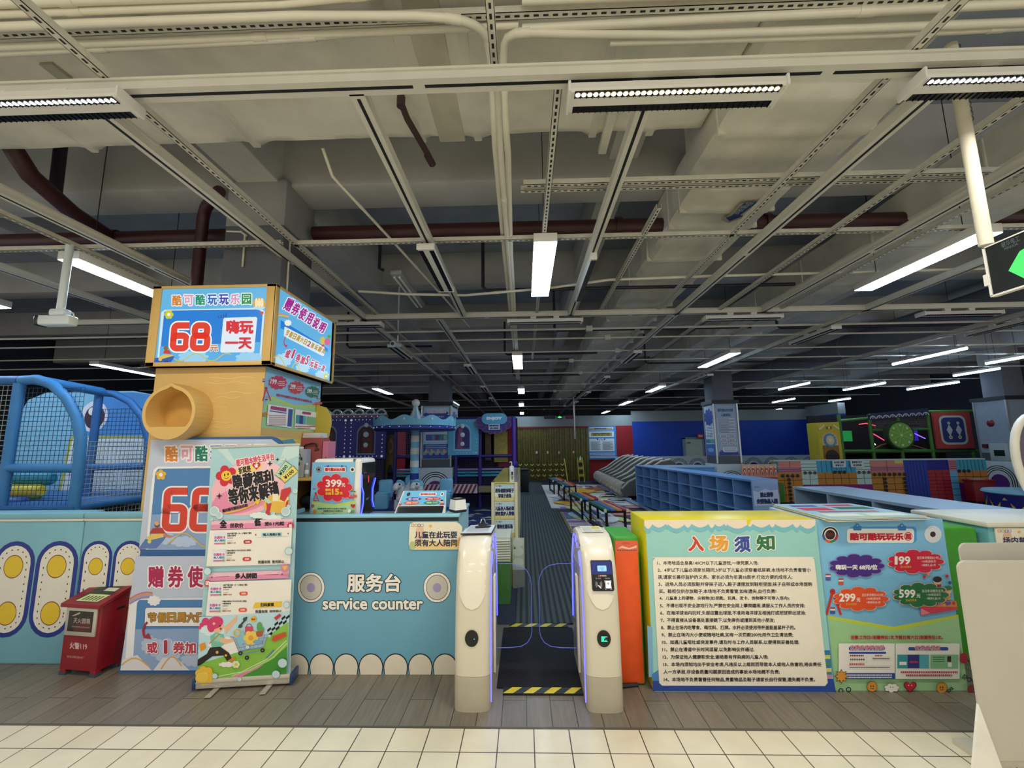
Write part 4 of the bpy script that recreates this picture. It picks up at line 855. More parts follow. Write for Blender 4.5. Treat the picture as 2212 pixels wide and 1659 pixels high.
    if screen:
        y0, y1, z0, z1 = gprof(.70)-.014, gprof(.872)-.014, .70, .872
        mb = MB(); V = Vector((0, y1-y0, z1-z0)); U = Vector((.138, 0, 0)); O = Vector((xc-.058, y0-.001, z0))
        mb.prism([(0.04, 0), (.96, 0), (1, .04), (1, .96), (.96, 1), (.04, 1), (0, .96), (0, .04)], O, U, V, (0, .022, 0), mat('0A0A0C', .12)); o = mb.obj('reader_screen', t, label='black reader screen')
        mb = MB(); a = Art(mb, O, U, V); a.rect(.03, .54, .97, .97, glow('1E2A78', .8)); a.rect(.3, .64, .72, .83, glow('86B4F4', 1.6), .03); a.text('实时客流', .42, .77, .62, .72, ink('2A4A9A')); a.text('000', .46, .71, .58, .67, ink('2A4A9A'))
        a.disc(.33, .49, .03, ink('D83A3A')); a.text('宜点数字', .38, .47, .7, .515, ink('E8C8C0'), .002); a.text('读卡区', .17, .385, .42, .43, ink('B8B8B8')); a.text('扫码区', .6, .385, .85, .43, ink('B8B8B8'))
        for r in (.06, .1, .14): a.ring(.31, .22, r, r+.012, ink('C8C8C8'), 10, 2.4, 3.9); a.ring(.31, .22, r, r+.012, ink('C8C8C8'), 10, -.75, .75)
        a.poly([(.26, .2), (.38, .16), (.42, .08), (.36, .09), (.26, .17)], ink('D8D8D8'))
        a.rect(.58, .06, .88, .34, BK); a.rect(.62, .09, .86, .33, glow('FFFFFF', 3), .04); a.poly([(.68, .26), (.74, .17), (.8, .26), (.77, .3), (.74, .26), (.71, .3)], ink('9A9AA0'))
        for x, y in ((.58, .06), (.88, .06), (.58, .34), (.88, .34)): a.line([(x+(.06 if x < .7 else -.06), y), (x, y), (x, y+(.06 if y < .2 else -.06))], .012, WH)
        mb.obj('screen_print', o)
    return t
m_glass = bpy.data.materials.new('clear_acrylic'); m_glass.use_nodes = True
b_ = m_glass.node_tree.nodes['Principled BSDF']; b_.inputs['Base Color'].default_value = (.86, .88, .95, 1); b_.inputs['Transmission Weight'].default_value = 1; b_.inputs['Roughness'].default_value = .02; b_.inputs['IOR'].default_value = 1.1
nz = m_glass.node_tree.nodes.new('ShaderNodeTexNoise'); nz.inputs['Scale'].default_value = 6; rg = m_glass.node_tree.nodes.new('ShaderNodeMapRange'); rg.inputs[3].default_value = .0; rg.inputs[4].default_value = .05
m_glass.node_tree.links.new(nz.outputs['Fac'], rg.inputs[0]); m_glass.node_tree.links.new(rg.outputs[0], b_.inputs['Roughness'])
m_ledge = mat('7478E0', .2, emit=.6, noise=0)
turnstile(-.46, -.235, 1, 'left white turnstile pedestal with a clipboard on its top', False)
t = turnstile(.362, .587, -1, 'right white turnstile pedestal with a black card reader screen', True)
mb = MB(); mb.prism([(.40, 3.14), (.55, 3.14), (.555, 3.37), (.41, 3.37)], (0, 0, 1.0055), (1, 0, 0), (0, 1, 0), (0, 0, -.0012), ink('E6E2D2')); a = Art(mb, (0, 0, 1.0056), (1, 0, 0), (0, 1, 0)); a.rect(.49, 3.26, .545, 3.34, ink('D8CC4A'))
for i in range(5): a.dashes(.415, .48, 3.17+i*.035, .01, GREY, i)
for i in range(2): a.dashes(.495, .54, 3.17+i*.035, .01, GREY, i+7)
o = mb.obj('paper_notice'); tag(o, 'small white paper label lying on top of the right turnstile', 'paper')
t = thing('clipboard', 'black clipboard with white paper lying on the left turnstile', 'clipboard', (-.34, 3.25, 1.006), .0)
cb_ = [(-.455, 3.075), (-.235, 3.09), (-.225, 3.40), (-.42, 3.39)]
mb = MB(); mb.prism(cb_, (0, 0, 1.012), (1, 0, 0), (0, 1, 0), (0, 0, -.006), mat('1A1A1E', .4)); mb.obj('board', t)
mb = MB(); mb.prism([(-.45, 3.085), (-.242, 3.098), (-.232, 3.38), (-.418, 3.375)], (0, 0, 1.0155), (1, 0, 0), (0, 1, 0), (0, 0, -.003), ink('D6DCE4')); a = Art(mb, (0, 0, 1.0156), (1, 0, 0), (0, 1, 0))
for i in range(9): a.dashes(-.42, -.27, 3.13+i*.025, .008, GREY, i)
mb.obj('paper', t)
mb = MB(); mb.box(-.36, 3.35, 1.012, -.29, 3.395, 1.03, mat('1A1A1E', .3), .006); mb.tube([(-.345, 3.37, 1.03), (-.335, 3.375, 1.06), (-.315, 3.375, 1.06), (-.305, 3.37, 1.03)], .004, mat('B8B8BC', .2, 1), 6); mb.obj('clip', t)
t = thing('pen', 'black pen lying across the clipboard paper', 'pen', (-.32, 3.27, 1.02))
mb = MB(); mb.tube([(-.37, 3.25, 1.024), (-.27, 3.28, 1.024)], .008, mat('121216', .3), 8); mb.obj('barrel', t); mb = MB(); mb.tube([(-.27, 3.28, 1.024), (-.255, 3.285, 1.024)], [.008, .003], mat('2A2A30', .3), 8); mb.obj('cap', t)
# floor mat and hazard tape
o = MB(); o.box(-.21, 3.12, 0, .40, 4.07, .012, mat('0C0D10', .85, noise=.2, ns=60, bump=.4), .006); o = o.obj('door_mat'); tag(o, 'black rubber mat on the floor between the two turnstiles', 'mat')
m_tblack = ink('1A1A18'); m_tyel = ink('E0C822')
def tape(x0, x1, y0, y1, label):
    mb = MB(); mb.box(x0, y0, .0, x1, y1, .0135, m_tblack); a = Art(mb, (0, 0, .0135), (1, 0, 0), (0, 1, 0)); n = int((x1-x0)/.11); w = (x1-x0)/n
    for i in range(n): a.poly([(x0+i*w, y0), (x0+(i+.5)*w, y0), (x0+(i+.95)*w, y1), (x0+(i+.45)*w, y1)], m_tyel); a.z -= a.st
    o = mb.obj('hazard_tape'); tag(o, label, 'tape')
tape(-.165, .365, 3.045, 3.115, 'yellow and black tape strip on the floor at the front of the mat')
tape(-.16, .37, 4.072, 4.145, 'yellow and black tape strip on the floor behind the glass flaps')
# ================================================================ left barrier
m_bar = mat('78AFBF', .45, noise=.07, ns=4, bump=.05); m_navy = ink('1C2E86'); m_belt = ink('E4DFD2'); m_by = ink('E2C02C'); m_bo = ink('7A3A26')
def barrier(x0, x1, cs, hw, label, yb=3.58):
    t = thing('soft_barrier', label, 'barrier', ((x0+x1)/2, 3.5, 0), 0, 'light blue padded barrier panels')
    mb = MB(); mb.box(x0, 3.42, 0, x1, yb, 1.058, m_bar, .012); mb.obj('panel', t)
    mb = MB(); mb.box(x0, 3.412, 1.055, x1, yb+.01, 1.075, ink('DCD2BE'), .006); mb.box(x0, 3.405, 1.072, x1, yb+.015, 1.12, m_bar, .015); mb.obj('top_cap', t)
    mb = MB(); a = Art(mb, (0, 3.42, 0), (1, 0, 0), (0, 0, 1))
    for c in cs:
        a.rect(c-hw, .19, c+hw, .905, m_navy, hw*.999); a.rect(c-hw*.8, .19+hw*.2, c+hw*.8, .905-hw*.2, m_belt, hw*.799)
        r = hw*.62; z0, z1 = .19+hw*.38+r, .905-hw*.38-r; P_ = []
        n = 14
        for i in range(n+1): P_.append((c+r*math.cos(PI*i/n), z1+r*math.sin(PI*i/n)))
        for i in range(n): P_.append((c-r, z1+(z0-z1)*i/n))
        for i in range(n+1): P_.append((c+r*math.cos(PI+PI*i/n), z0+r*math.sin(PI+PI*i/n)))
        for i in range(n): P_.append((c+r, z0+(z1-z0)*i/n))
        for i in range(0, len(P_)-1, 2): a.line([P_[i], ((P_[i][0]+P_[i+1][0])/2*1.0, (P_[i][1]+P_[i+1][1])/2)], .008, BK); a.z -= a.st
        a.up()
        for z in (.712, .366): a.disc(c, z, hw*.47, m_bo, hw*.52); a.disc(c, z, hw*.44, m_by, hw*.48)
    mb.obj('belt_print', t)
barrier(-5.9, -3.515, (-3.69, -4.04, -4.39, -4.74, -5.09, -5.44), .17, 'light blue padded barrier at far left with yellow-dotted white belts')
barrier(-3.51, -2.99, (-3.375, -3.115), .125, 'light blue padded barrier behind the red box with narrower belts', 3.48)
# ================================================================ fire extinguisher box
m_rb = mat('8A1522', .4, noise=.1, ns=7, bump=.05)
t = thing('extinguisher_box', 'red metal fire extinguisher box with glass window standing before the padded barrier', 'fire box', (-3.255, 3.255, 0), math.radians(-7.7))
B = lambda: MB()
mb = B(); mb.prism([(0, .04), (.0, .475), (.19, .535), (.19, .04)], (-.157, 0, 0), (0, 1, 0), (0, 0, 1), (.314, 0, 0), m_rb); mb.obj('body', t, False)
for x in (-.157, .107):
    for y in (.0, .15): mb = B(); mb.box(x, y, 0, x+.05, y+.04, .045, m_rb, .004); mb.box(x-.002, y-.002, 0, x+.052, y+.042, .02, mat('3A4A58', .5)); mb.obj('leg', t, False)
mb = B(); mb.prism([(-.035, .475), (-.035, .50), (.205, .575), (.205, .55)], (-.172, 0, 0), (0, 1, 0), (0, 0, 1), (.344, 0, 0), m_rb); lid = mb.obj('lid', t, False)
Ul, Vl = Vector((.344, 0, 0)), Vector((0, .24, .075))
mb = B(); a = Art(mb, (-.172, -.035, .50), Ul, Vl); a.rect(.22, .12, .82, .88, ink('2F3A2C')); a.poly([(.24, .14), (.80, .14), (.84, .46), (.30, .46)], ink('D2DE9A')); a.rect(.5, .62, .8, .78, ink('D8DCC4')); a.poly([(.3, .5), (.86, .5), (.84, .58), (.34, .58)], ink('26402E'))
for i in range(5): a.poly([(.34+i*.09, .18), (.38+i*.09, .18), (.41+i*.09, .38), (.37+i*.09, .38)], ink('2A3A22'))
mb.obj('instruction_print', lid, False)
m_sil = mat('C9C3B4', .35, .3)
mb = B(); mb.box(-.145, -.012, .275, .125, .0, .465, m_sil, .003); w_ = mb.obj('window_frame', t, False, 'silver window frame')
mb = B(); mb.box(-.117, -.014, .305, .098, -.011, .445, mat('1E1614', .12)); mb.obj('window_pane', w_, False, 'dark glass pane')
mb = B(); a = Art(mb, (0, -.014, 0), (1, 0, 0), (0, 0, 1)); a.poly([(-.06, .31), (.09, .31), (.09, .37), (-.04, .36)], ink('5A2A26')); a.poly([(-.09, .41), (-.02, .44), (-.015, .43), (-.06, .412)], ink('B8AE9C')); a.text('灭火器箱', -.07, .40, .08, .362, ink('A89890'), .001); a.dashes(-.075, .08, .338, .008, ink('9A7A74'))
a.z = .0; a.O = Vector((0, -.0004, 0)); a.text('火警119', -.095, .225, .06, .18, ink('D8B8B4'), .001, None, 0, .2); a.text('安岳消防器材厂', -.105, .135, .05, .118, ink('C89A98'), 0, None, 0, .25)
mb.obj('lettering', t, False)
mb = B(); mb.box(.1565, .10, .42, .1585, .16, .436, mat('1A0608', .6)); mb.obj('handle_hole', t, False)
# ================================================================ yellow kiosk round the column
m_wood = mat('D8B26A', .5, noise=.05, ns=5); m_woodd = mat('CFA050', .6, noise=.08, ns=6); m_wl = mat('ECC47A', .5, noise=.03)
t = thing('kiosk_cladding', 'yellow painted kiosk cladding wrapped round the column under the lightbox', 'kiosk', (-2.66, 4.0, 0))
mb = MB(); mb.box(-3.135, 3.5, 0, -2.185, 3.53, 2.32, m_wood); mb.box(-3.135, 3.53, 0, -3.11, 4.53, 2.32, m_wood); mb.box(-2.21, 3.53, 0, -2.185, 4.53, 2.32, m_wood); mb.box(-3.135, 4.5, 0, -2.185, 4.53, 2.32, m_wood); mb.obj('body', t)
mb = MB(); a = Art(mb, (0, 3.5, 0), (1, 0, 0), (0, 0, 1))
rnd = random.Random(5)
for i in range(13):
    z = 2.25-i*.042; x = -3.1+rnd.uniform(0, .55); L = rnd.uniform(.2, .4)
    a.line([(min(x+L*k/8, -2.2), z+.008*math.sin(k*1.1+i)) for k in range(9)], .006, m_wl)
mb.obj('wave_print', t)
mb = MB(); a = Art(mb, (-2.185, 3.5, 1.5), (0, 1.03, 0), (0, 0, .8), [(573.5, 791.8), (696.4, 828.9), (687.9, 990.3), (558.5, 998.8)]); a.crop = (560, 780, 9.217)
a.poly([(140, 110), (1232, 440), (1170, 1412), (40, 1330)], SKY); a.poly([(90, 870), (200, 720), (700, 880), (1205, 880), (1170, 1412), (40, 1330)], ink('A6D49A')); a.poly([(240, 700), (700, 880), (1205, 870), (1205, 900), (700, 925), (230, 740)], ink('C8D84A'))
ferris(a, 135, 540, 120); kids(a, 1150, 720, 60)
for cx, cy, w, h, c, n in ((358, 428, 360, 280, 'C22850', '199'), (728, 528, 310, 260, 'C83A3A', '299'), (1050, 612, 270, 230, '2A7048', '599')):
    a.cloud(cx, cy, w*1.05, h*1.05, ink('E88A9A' if c != '2A7048' else '5AA070'), None, 11); a.cloud(cx, cy, w, h, ink(c), None, 11); r = .27
    a.text(n, cx-w*.40, cy-h*.25, cx-w*.06, cy+h*.12, WH, 3, None, .16); a.text('元', cx-w*.04, cy+h*.0, cx+w*.04, cy+h*.13, WH, 0, None, .16)
    for i in range(3): a.dashes(cx+w*.05, cx+w*.38, cy+h*(-.06+.13*i), h*.05, WH, i)
a.text('注意:工作日1张赠券玩1次,节假日周六日2张赠券玩1次。', 320, 715, 1045, 765, ink('C02840'), 2, None, .2)
a.poly([(160, 858), (658, 935), (628, 1330), (130, 1270)], WH); a.poly([(700, 955), (1145, 1025), (1120, 1372), (685, 1335)], WH)
a.poly([(565, 950), (652, 962), (625, 1308), (540, 1298)], ink('3A56A0')); a.text('优惠券使用说明', 205, 915, 520, 985, ink('C23A62'), 3, (5, ink('3A56A0')), .16); a.poly([(190, 980), (525, 1028), (525, 1050), (188, 1002)], ink('3A56A0'))
for i in range(6): a.dashes(175, 510, 1080+i*38, 18, ink('8A6A74' if i % 2 else 'B84A54'), i)
a.text('优惠券模板', 840, 1015, 1010, 1060, ink('C23A62'), 3, (5, ink('3A56A0')), .12)
for x0, x1, c in ((715, 785, '3E9AA4'), (785, 855, '3A3A80'), (858, 915, '58B0BC'), (925, 1110, '86BE8E')): a.poly([(x0, 1068+(x0-715)*.14), (x1, 1068+(x1-715)*.14), (x1-10, 1240+(x1-715)*.12), (x0-10, 1240+(x0-715)*.12)], ink(c))
a.dashes(700, 1105, 1300, 22, ink('B83A4A'), 3); a.dashes(740, 1000, 1335, 20, ink('B83A4A'), 4)
a.star(98, 1060, 60, ink('C8843A'), 8, .6); mini_head(a, 1172, 1030, 36, 'B83040')
mb.obj('price_print', t)
mb = MB(); a = Art(mb, (-2.185, 3.5, 0), (0, 1, 0), (0, 0, 1)); a.poly([(0, 1.3), (1.03, 1.3), (1.03, 1.72), (.5, 1.70), (0, 1.72)], ink('E2CE6A')); a.poly([(.30, 1.68), (.5, 1.70), (.56, 1.66), (.5, 1.62), (.42, 1.6), (.3, 1.55)], ink('5FA0B4')); mb.obj('wall_print', t)
t = thing('bowl_shelf', 'yellow bowl-shaped display niche sticking out of the kiosk front', 'shelf', (-2.84, 3.4, 1.9))
mb = MB(); cxb, czb, rb = -2.815, 1.905, .215; n = 36; O_, I_ = [], []
for i in range(n):
    q = 2*PI*i/n+PI/2; bump = .02*max(0, 1-abs(((q-PI/2+PI) % (2*PI))-PI)/.2)
    O_.append((cxb+(rb+bump)*math.cos(q), czb+(rb+bump)*math.sin(q)*1.0)); I_.append((cxb+(rb-.026+bump)*math.cos(q), max(czb-.115, czb+(rb-.026+bump)*math.sin(q))))
yf, yb = 3.3, 3.5
vs = [(p[0], yf, p[1]) for p in O_]+[(p[0], yf, p[1]) for p in I_]+[(p[0], yb, p[1]) for p in O_]+[(p[0], yb-.01, p[1]) for p in I_]
fs = []
for i in range(n):
    j = (i+1) % n; fs += [(i, j, n+j, n+i), (i, 2*n+i, 2*n+j, j), (n+i, n+j, 3*n+j, 3*n+i)]
mb.add(vs, fs, m_wood); mb.add([(p[0], yb-.01, p[1]) for p in I_], [list(range(n))], m_woodd); mb.obj('niche', t)
# ---------------- lightbox
t = thing('lightbox_sign', 'big glowing blue two-sided lightbox with red 68 around the column top', 'lightbox', (-2.62, 4.0, 2.3))
mb = MB(); m_lf = mat('DCB46A', .45, noise=.04)
mb.box(-3.16, 3.43, 2.3, -2.10, 3.5, 3.0, m_lf); mb.box(-2.17, 3.43, 2.3, -2.10, 4.57, 3.0, m_lf); mb.box(-3.16, 3.43, 2.3, -3.10, 4.57, 3.0, m_lf); mb.box(-3.16, 4.5, 2.3, -2.10, 4.57, 3.0, m_lf)
mb.box(-3.16, 3.43, 2.3, -2.10, 4.57, 2.31, m_lf); mb.obj('cabinet', t)
mb = MB()
for x0, x1, z0, z1 in ((-3.16, -3.085, 2.3, 3.0), (-2.17, -2.09, 2.3, 3.0), (-3.16, -2.09, 2.3, 2.335), (-3.16, -2.09, 2.975, 3.0)): mb.box(x0, 3.415, z0, x1, 3.432, z1, m_lf, .003)
for y0, y1, z0, z1 in ((3.415, 3.47, 2.3, 3.0), (4.55, 4.575, 2.3, 3.0), (3.415, 4.575, 2.3, 2.325), (3.415, 4.575, 2.975, 3.0)): mb.box(-2.102, y0, z0, -2.085, y1, z1, m_lf, .003)
mb.obj('frame', t)
def LI(h): return mat(h, .3, 0, 0, 9, 0, .78)
LS, LB, LW = LI('6ABEF0'), LI('2484E0'), LI('D8F0FF')
mb = MB(); a = Art(mb, (-3.16, 3.428, 2.3), (1.07, 0, 0), (0, 0, .7), [(332.6, 618.7), (597.6, 613.0), (585.3, 787.6), (313.0, 792.0)]); a.crop = (300, 590, 4.045)
a.poly([(205, 133), (1118, 108), (1060, 778), (118, 800)], LS)
a.poly([(190, 340), (220, 318), (1050, 300), (1095, 330), (1062, 778), (150, 800)], LW); a.poly([(215, 340), (240, 325), (1040, 315), (1078, 340), (1045, 770), (170, 790)], LB)
a.poly([(180, 640), (1060, 600), (1045, 770), (168, 790)], LI('5CB4F0')); a.cloud(470, 730, 260, 120, LI('9ED8FA')); a.cloud(960, 740, 240, 110, LI('9ED8FA'))
for ch, x, c in zip('酷可酷玩玩乐园', (285, 388, 490, 595, 697, 795, 895), ('E08A2E', 'E8A8C0', '1E9A78', '2C6AC8', '3A3AB8', 'E0A0C0', '2A9A50')): a.text(ch, x, 190-(x-285)*.02, x+84, 282-(x-285)*.02, LI(c), 3, (9, LI('F4FAFF')))
a.flower(258, 360, 40, LI('D8D834'), LI('FFFFF0'), 6)
a.block('6', 272, 428, 442, 684, 56, LI('E8402E'), (12, LI('FFFFFF')), .08); a.block('8', 446, 428, 624, 684, 56, LI('E8402E'), (12, LI('FFFFFF')), .08); a.text('元', 618, 625, 690, 685, LI('C8702A'), 2, (4, LI('FFFFFF')))
a.poly([(745, 390), (1020, 380), (1032, 392), (1005, 680), (990, 690), (720, 694), (708, 682), (735, 402)], LI('E8F4FF')); a.text('嗨玩', 760, 408, 1000, 530, LI('E0303A'), 6); a.text('一天', 750, 560, 985, 665, LI('E0303A'), 6)
for i in range(4): a.line([(700+i*18, 395-i*4), (690+i*24, 372-i*8)], 6, LI('3A3A90'))
a.line([(290+k*27, 735+34*math.sin(k*.62)) for k in range(20)], 8, LI('D8C83A'))
a.disc(1050, 265, 55, LI('F0A83A'), 52); 
for dx in (-36, 0, 36): a.disc(1050+dx*.7, 262, 13, LI('FFF0C0'), 46)
a.disc(1050, 295, 52, LI('BEE6F4'), 26, a0=0, a1=PI); a.poly([(1055, 338), (1088, 334), (1086, 358), (1062, 360)], LI('D8502A'))
a.poly([(125, 745), (290, 715), (308, 735), (270, 790), (122, 800)], LI('2A5CC0')); a.poly([(165, 738), (215, 710), (290, 712), (300, 722), (200, 750)], LI('E8C84A')); a.disc(235, 655, 20, LI('8A6A3A')); a.poly([(210, 700), (222, 672), (262, 672), (285, 706)], LI('C8402E')); a.disc(185, 752, 16, LI('E8C84A')); a.rect(220, 765, 255, 782, LI('1A3A8A'))
mb.obj('front_screen', t, label='glowing front screen')
mb = MB(); a = Art(mb, (-2.09, 3.42, 2.3), (0, 1.15, 0), (0, 0, .7), [(597.6, 613.0), (725.2, 695.9), (718.6, 829.8), (585.3, 787.6)]); a.crop = (300, 590, 4.045)
a.poly([(1216, 120), (1690, 428), (1664, 962), (1162, 785)], LS); a.poly([(1228, 400), (1680, 680), (1664, 962), (1162, 785), (1200, 560)], LI('5CB8F0')); a.poly([(1240, 410), (1650, 660), (1645, 690), (1236, 480)], LB)
a.cloud(1260, 760, 150, 120, LI('B8E4FC')); a.cloud(1430, 830, 120, 100, LI('B8E4FC')); a.cloud(1600, 890, 120, 90, LI('B8E4FC'))
for i, ch in enumerate('赠券使用说明'): x = 1275+i*64-i*i*.8; y = 215+i*43; s_ = 1-.045*i; a.text(ch, x, y, x+68*s_, y+118*s_, LI('B0289A'), 3, (8, LI('F4FAFF')), .45)
for k, c in enumerate(('E88A7A', 'E8C86A', '8AC8A0', '8A9AD8')): a.line([(1200+i*13, 358+k*9-(30*math.sin(PI*i/14)*.6)+i*4) for i in range(9)], 9, LI(c))
a.cloud(1300, 435, 60, 55, LI('FFFFFF')); a.poly([(1275, 468), (1610, 640), (1620, 655), (1616, 722), (1600, 724), (1270, 555), (1264, 545), (1268, 474)], LI('EAF6FF'))
for i, ch in enumerate('节假日周六日2张玩一次'): x = 1280+i*31.5; y = 494+i*16.5; a.text(ch, x, y, x+29, y+56-i*1.2, LI('C8A020' if i != 6 else 'C03A4A'), 2, None, .45)
a.line([(1275, 555), (1262, 600), (1272, 632)], 8, LI('C83A5A')); a.poly([(1258, 622), (1294, 628), (1285, 655)], LI('C83A5A'))
for ch, x, y, w, h, c in (('或', 1275, 665, 42, 80, 'C83A5A'), ('1', 1335, 665, 18, 82, 'C8304A'), ('券', 1366, 705, 40, 76, 'C83A5A'), ('加', 1408, 724, 38, 72, 'C83A5A'), ('5', 1452, 720, 28, 84, 'C8304A'), ('元', 1488, 755, 36, 68, 'C83A5A'), ('玩', 1525, 772, 34, 66, 'C83A5A'), ('一', 1562, 808, 26, 12, 'C83A5A'), ('次', 1590, 800, 30, 62, 'C83A5A')): a.text(ch, x, y, x+w, y+h, LI(c), 3, (5, LI('F0F8FF')), .35)
a.line([(1172+k*7, 740-40*math.sin(k*.25)+k*4) for k in range(16)], 7, LI('D8D04A')); a.line([(1330+k*8, 830-60*math.sin(k*.35)+k*4) for k in range(10)], 7, LI('D8D04A'))
a.flower(1630, 900, 24, LI('D8D834'), LI('FFFFF0'), 6); a.disc(1600, 590, 22, LI('E8C84A'), 34); a.disc(1640, 600, 26, LI('E86AA0'), 30); a.star(1655, 555, 26, LI('5AB84A')); a.rect(1590, 625, 1612, 642, LI('D85030'))
mb.obj('side_screen', t, label='glowing side screen')
# ================================================================ big leaning board
t = thing('price_board', 'tall grey-blue board with huge red 68 leaning behind the roll-up banner', 'poster', (-2.47, 3.35, 0))
Ub, Vb = Vector((1.035, 0, 0)), Vector((0, .153, 1.71))
mb = MB(); pl = [(0, 0), (1, 0), (1, .90)]+[(.88+.12*math.cos(q), .93+.07*math.sin(q)) for q in [PI/2*i/8 for i in range(1, 9)]]+[(0, 1)]
mb.prism(pl, (-2.985, 3.297, 0), Ub, Vb, (0, .02, -.002), ink('2E5E98')); mb.obj('board', t)
QB = [(347.7, 945.3), (615.7, 942.2), (557.4, 1455.8), (256.1, 1454.6)]
mb = MB(); a = Art(mb, (-2.985, 3.297, 0), Ub, Vb, QB); a.crop = (250, 950, 2.911)
PB = ink('C3CBDD'); PW = ink('F0EEF0'); PM = ink('4F84BC'); PL = ink('8FAAD2')
def skew(pts): return pts
a.poly([(222, 0), (980, -4), (1030, 30), (1010, 680), (146, 688)], PB)
a.poly([(190, 690), (220, 330), (238, 190), (262, 170), (1000, 160), (985, 688)], PW); a.poly([(205, 688), (250, 205), (268, 182), (990, 172), (975, 688)], PM); a.poly([(205, 688), (228, 470), (985, 450), (975, 688)], PL)
a.cloud(300, 620, 150, 80, ink('B9CBE8')); a.cloud(430, 640, 170, 70, ink('B9CBE8'))
for ch, x, c in zip('酷可酷玩玩乐园', (312, 408, 500, 594, 688, 780, 872), ('DE862C', 'E6A2B4', '157A62', '2C62B4', '3A3AA0', 'DA98B4', '23844A')): a.text(ch, x, 38-(x-312)*.008, x+80, 138-(x-312)*.008, ink(c), 3, (8, PW))
a.flower(286, 220, 34, ink('E8B23A'), PW, 5, -.3)
a.block('6', 298, 300, 455, 578, 46, ink('D8402C'), (10, PW), .07); a.block('8', 470, 300, 640, 578, 46, ink('D8402C'), (10, PW), .07)
a.line([(330+k*24, 630-44*math.sin(k*.52-.6)) for k in range(16)], 8, ink('DCB46A'))
a.poly([(145, 685), (200, 610), (325, 590), (305, 630), (255, 680)], ink('5A7CB8')); a.poly([(190, 620), (230, 592), (318, 588), (300, 612), (215, 632)], ink('E8C86A')); a.disc(262, 535, 16, ink('7A4A30')); a.disc(262, 525, 14, ink('E0AC80')); a.poly([(215, 588), (235, 556), (295, 552), (318, 590)], ink('B8382E')); a.disc(215, 640, 12, ink('E8D06A')); a.poly([(300, 592), (365, 605), (345, 615), (305, 608)], ink('D87A6A'))
a.poly([(130, 732), (1010, 728), (960, 1448), (33, 1448)], PB); a.poly([(90, 1010), (125, 1000), (985, 990), (955, 1448), (60, 1448)], PW); a.poly([(108, 1448), (138, 1024), (152, 1006), (985, 1002), (955, 1448)], PM); a.poly([(108, 1448), (128, 1190), (980, 1180), (955, 1448)], PL)
for cx, cy, w, h in ((200, 1300, 110, 120), (300, 1330, 200, 150), (470, 1390, 150, 90)): a.cloud(cx+20, cy-10, w, h, ink('B9C6DE'))
a.poly([(33, 1448), (45, 1380), (140, 1350), (230, 1448)], ink('E2DEE2')); a.poly([(240, 1448), (300, 1370), (380, 1365), (470, 1448)], ink('E2DEE2'))
a.line([(40+k*22, 1416-44*math.sin(k*.42)) for k in range(9)], 9, ink('DCAE5C')); a.line([(290+k*16, 1440-76*math.sin(k*.36)) for k in range(9)], 9, ink('DCAE5C'))
for k, c in enumerate(('C87A8A', 'D8A06A', '9AA8C8', 'A088C0')): a.line([(92+i*16, 1010+k*10-52*math.sin(PI*(i+1)/16)) for i in range(10)], 10, ink(c))
a.cloud(245, 1010, 80, 66, PW)
for i, ch in enumerate('赠券使用说明'): a.text(ch, 208+i*124, 792, 306+i*124, 928, ink('B01E54'), 4, (9, PW))
a.poly([(200, 1052), (960, 1050), (950, 1170), (196, 1172), (186, 1160), (190, 1064)], ink('3A2A3A')); a.poly([(201, 1054), (958, 1052), (948, 1168), (197, 1170), (188, 1160), (192, 1065)], PW)
for i, ch in enumerate('节假日周六日2张玩'): a.text(ch, 208+i*61, 1084, 264+i*61, 1146, ink('B8862A'), 3, (2.5, ink('5A3A1A')))
a.line([(206, 1142), (188, 1168), (180, 1196), (184, 1226), (196, 1240)], 14, ink('A8283A')); a.poly([(180, 1242), (232, 1250), (212, 1212)], ink('A8283A'))
a.text('或', 205, 1268, 272, 1340, ink('C03A50'), 3, (5, PW)); a.text('1', 310, 1255, 334, 1342, ink('B8304A'), 6, (5, PW)); a.text('券加', 368, 1266, 512, 1342, ink('C03A50'), 3, (5, PW)); a.text('5元玩一次', 530, 1262, 860, 1342, ink('C03A50'), 3, (5, PW))
mb.obj('poster_print', t)
# ================================================================ roll-up banner
Or, Ur, Vr = Vector((-2.24, 3.09, .06)), Vector((.595, .075, .015)), Vector((.005, -.07, 1.56)); Nr = Ur.cross(Vr).normalized()
t = thing('rollup_banner', 'colourful roll-up banner with pink bubble title and girl pushing a trolley', 'banner', (-1.94, 3.13, 0))
mb = MB(); mb.prism([(0, 0), (1, 0), (1, 1), (0, 1)], Or, Ur, Vr, -Nr*.0015, ink('A9CFD6'), ink('E8E6E0')); mb.obj('sheet', t)
mb = MB(); mb.prism([(-.01, 1), (1.01, 1), (1.01, 1.008), (-.01, 1.008)], Or-Nr*.006, Ur, Vr, -Nr*-.012, m_sil); mb.obj('top_rail', t)
mb = MB(); mb.tube([Or+Ur*.5-Nr*.03+Vector((0, 0, -.02)), Or+Ur*.5+Vr*.99-Nr*.008], .007, m_sil, 8); mb.obj('pole', t)
ang = math.atan2(.075, .595)
def rl(mb): return mb.move(Matrix.Translation((-1.9425, 3.1275+.03, 0)) @ Matrix.Rotation(ang, 4, 'Z'))
mb = MB(); mb.box(-.305, -.055, .015, .305, .045, .075, m_sil, .008); mb.box(-.305, -.058, .05, .305, -.05, .056, mat('A8A294', .4)); rl(mb).obj('base', t, label='silver base')
for s_ in (-1, 1): mb = MB(); mb.box(s_*.305, -.062, .01, s_*.325, .05, .085, mat('24406E', .35), .008); rl(mb).obj('end_cap', t, label='dark blue end cap')
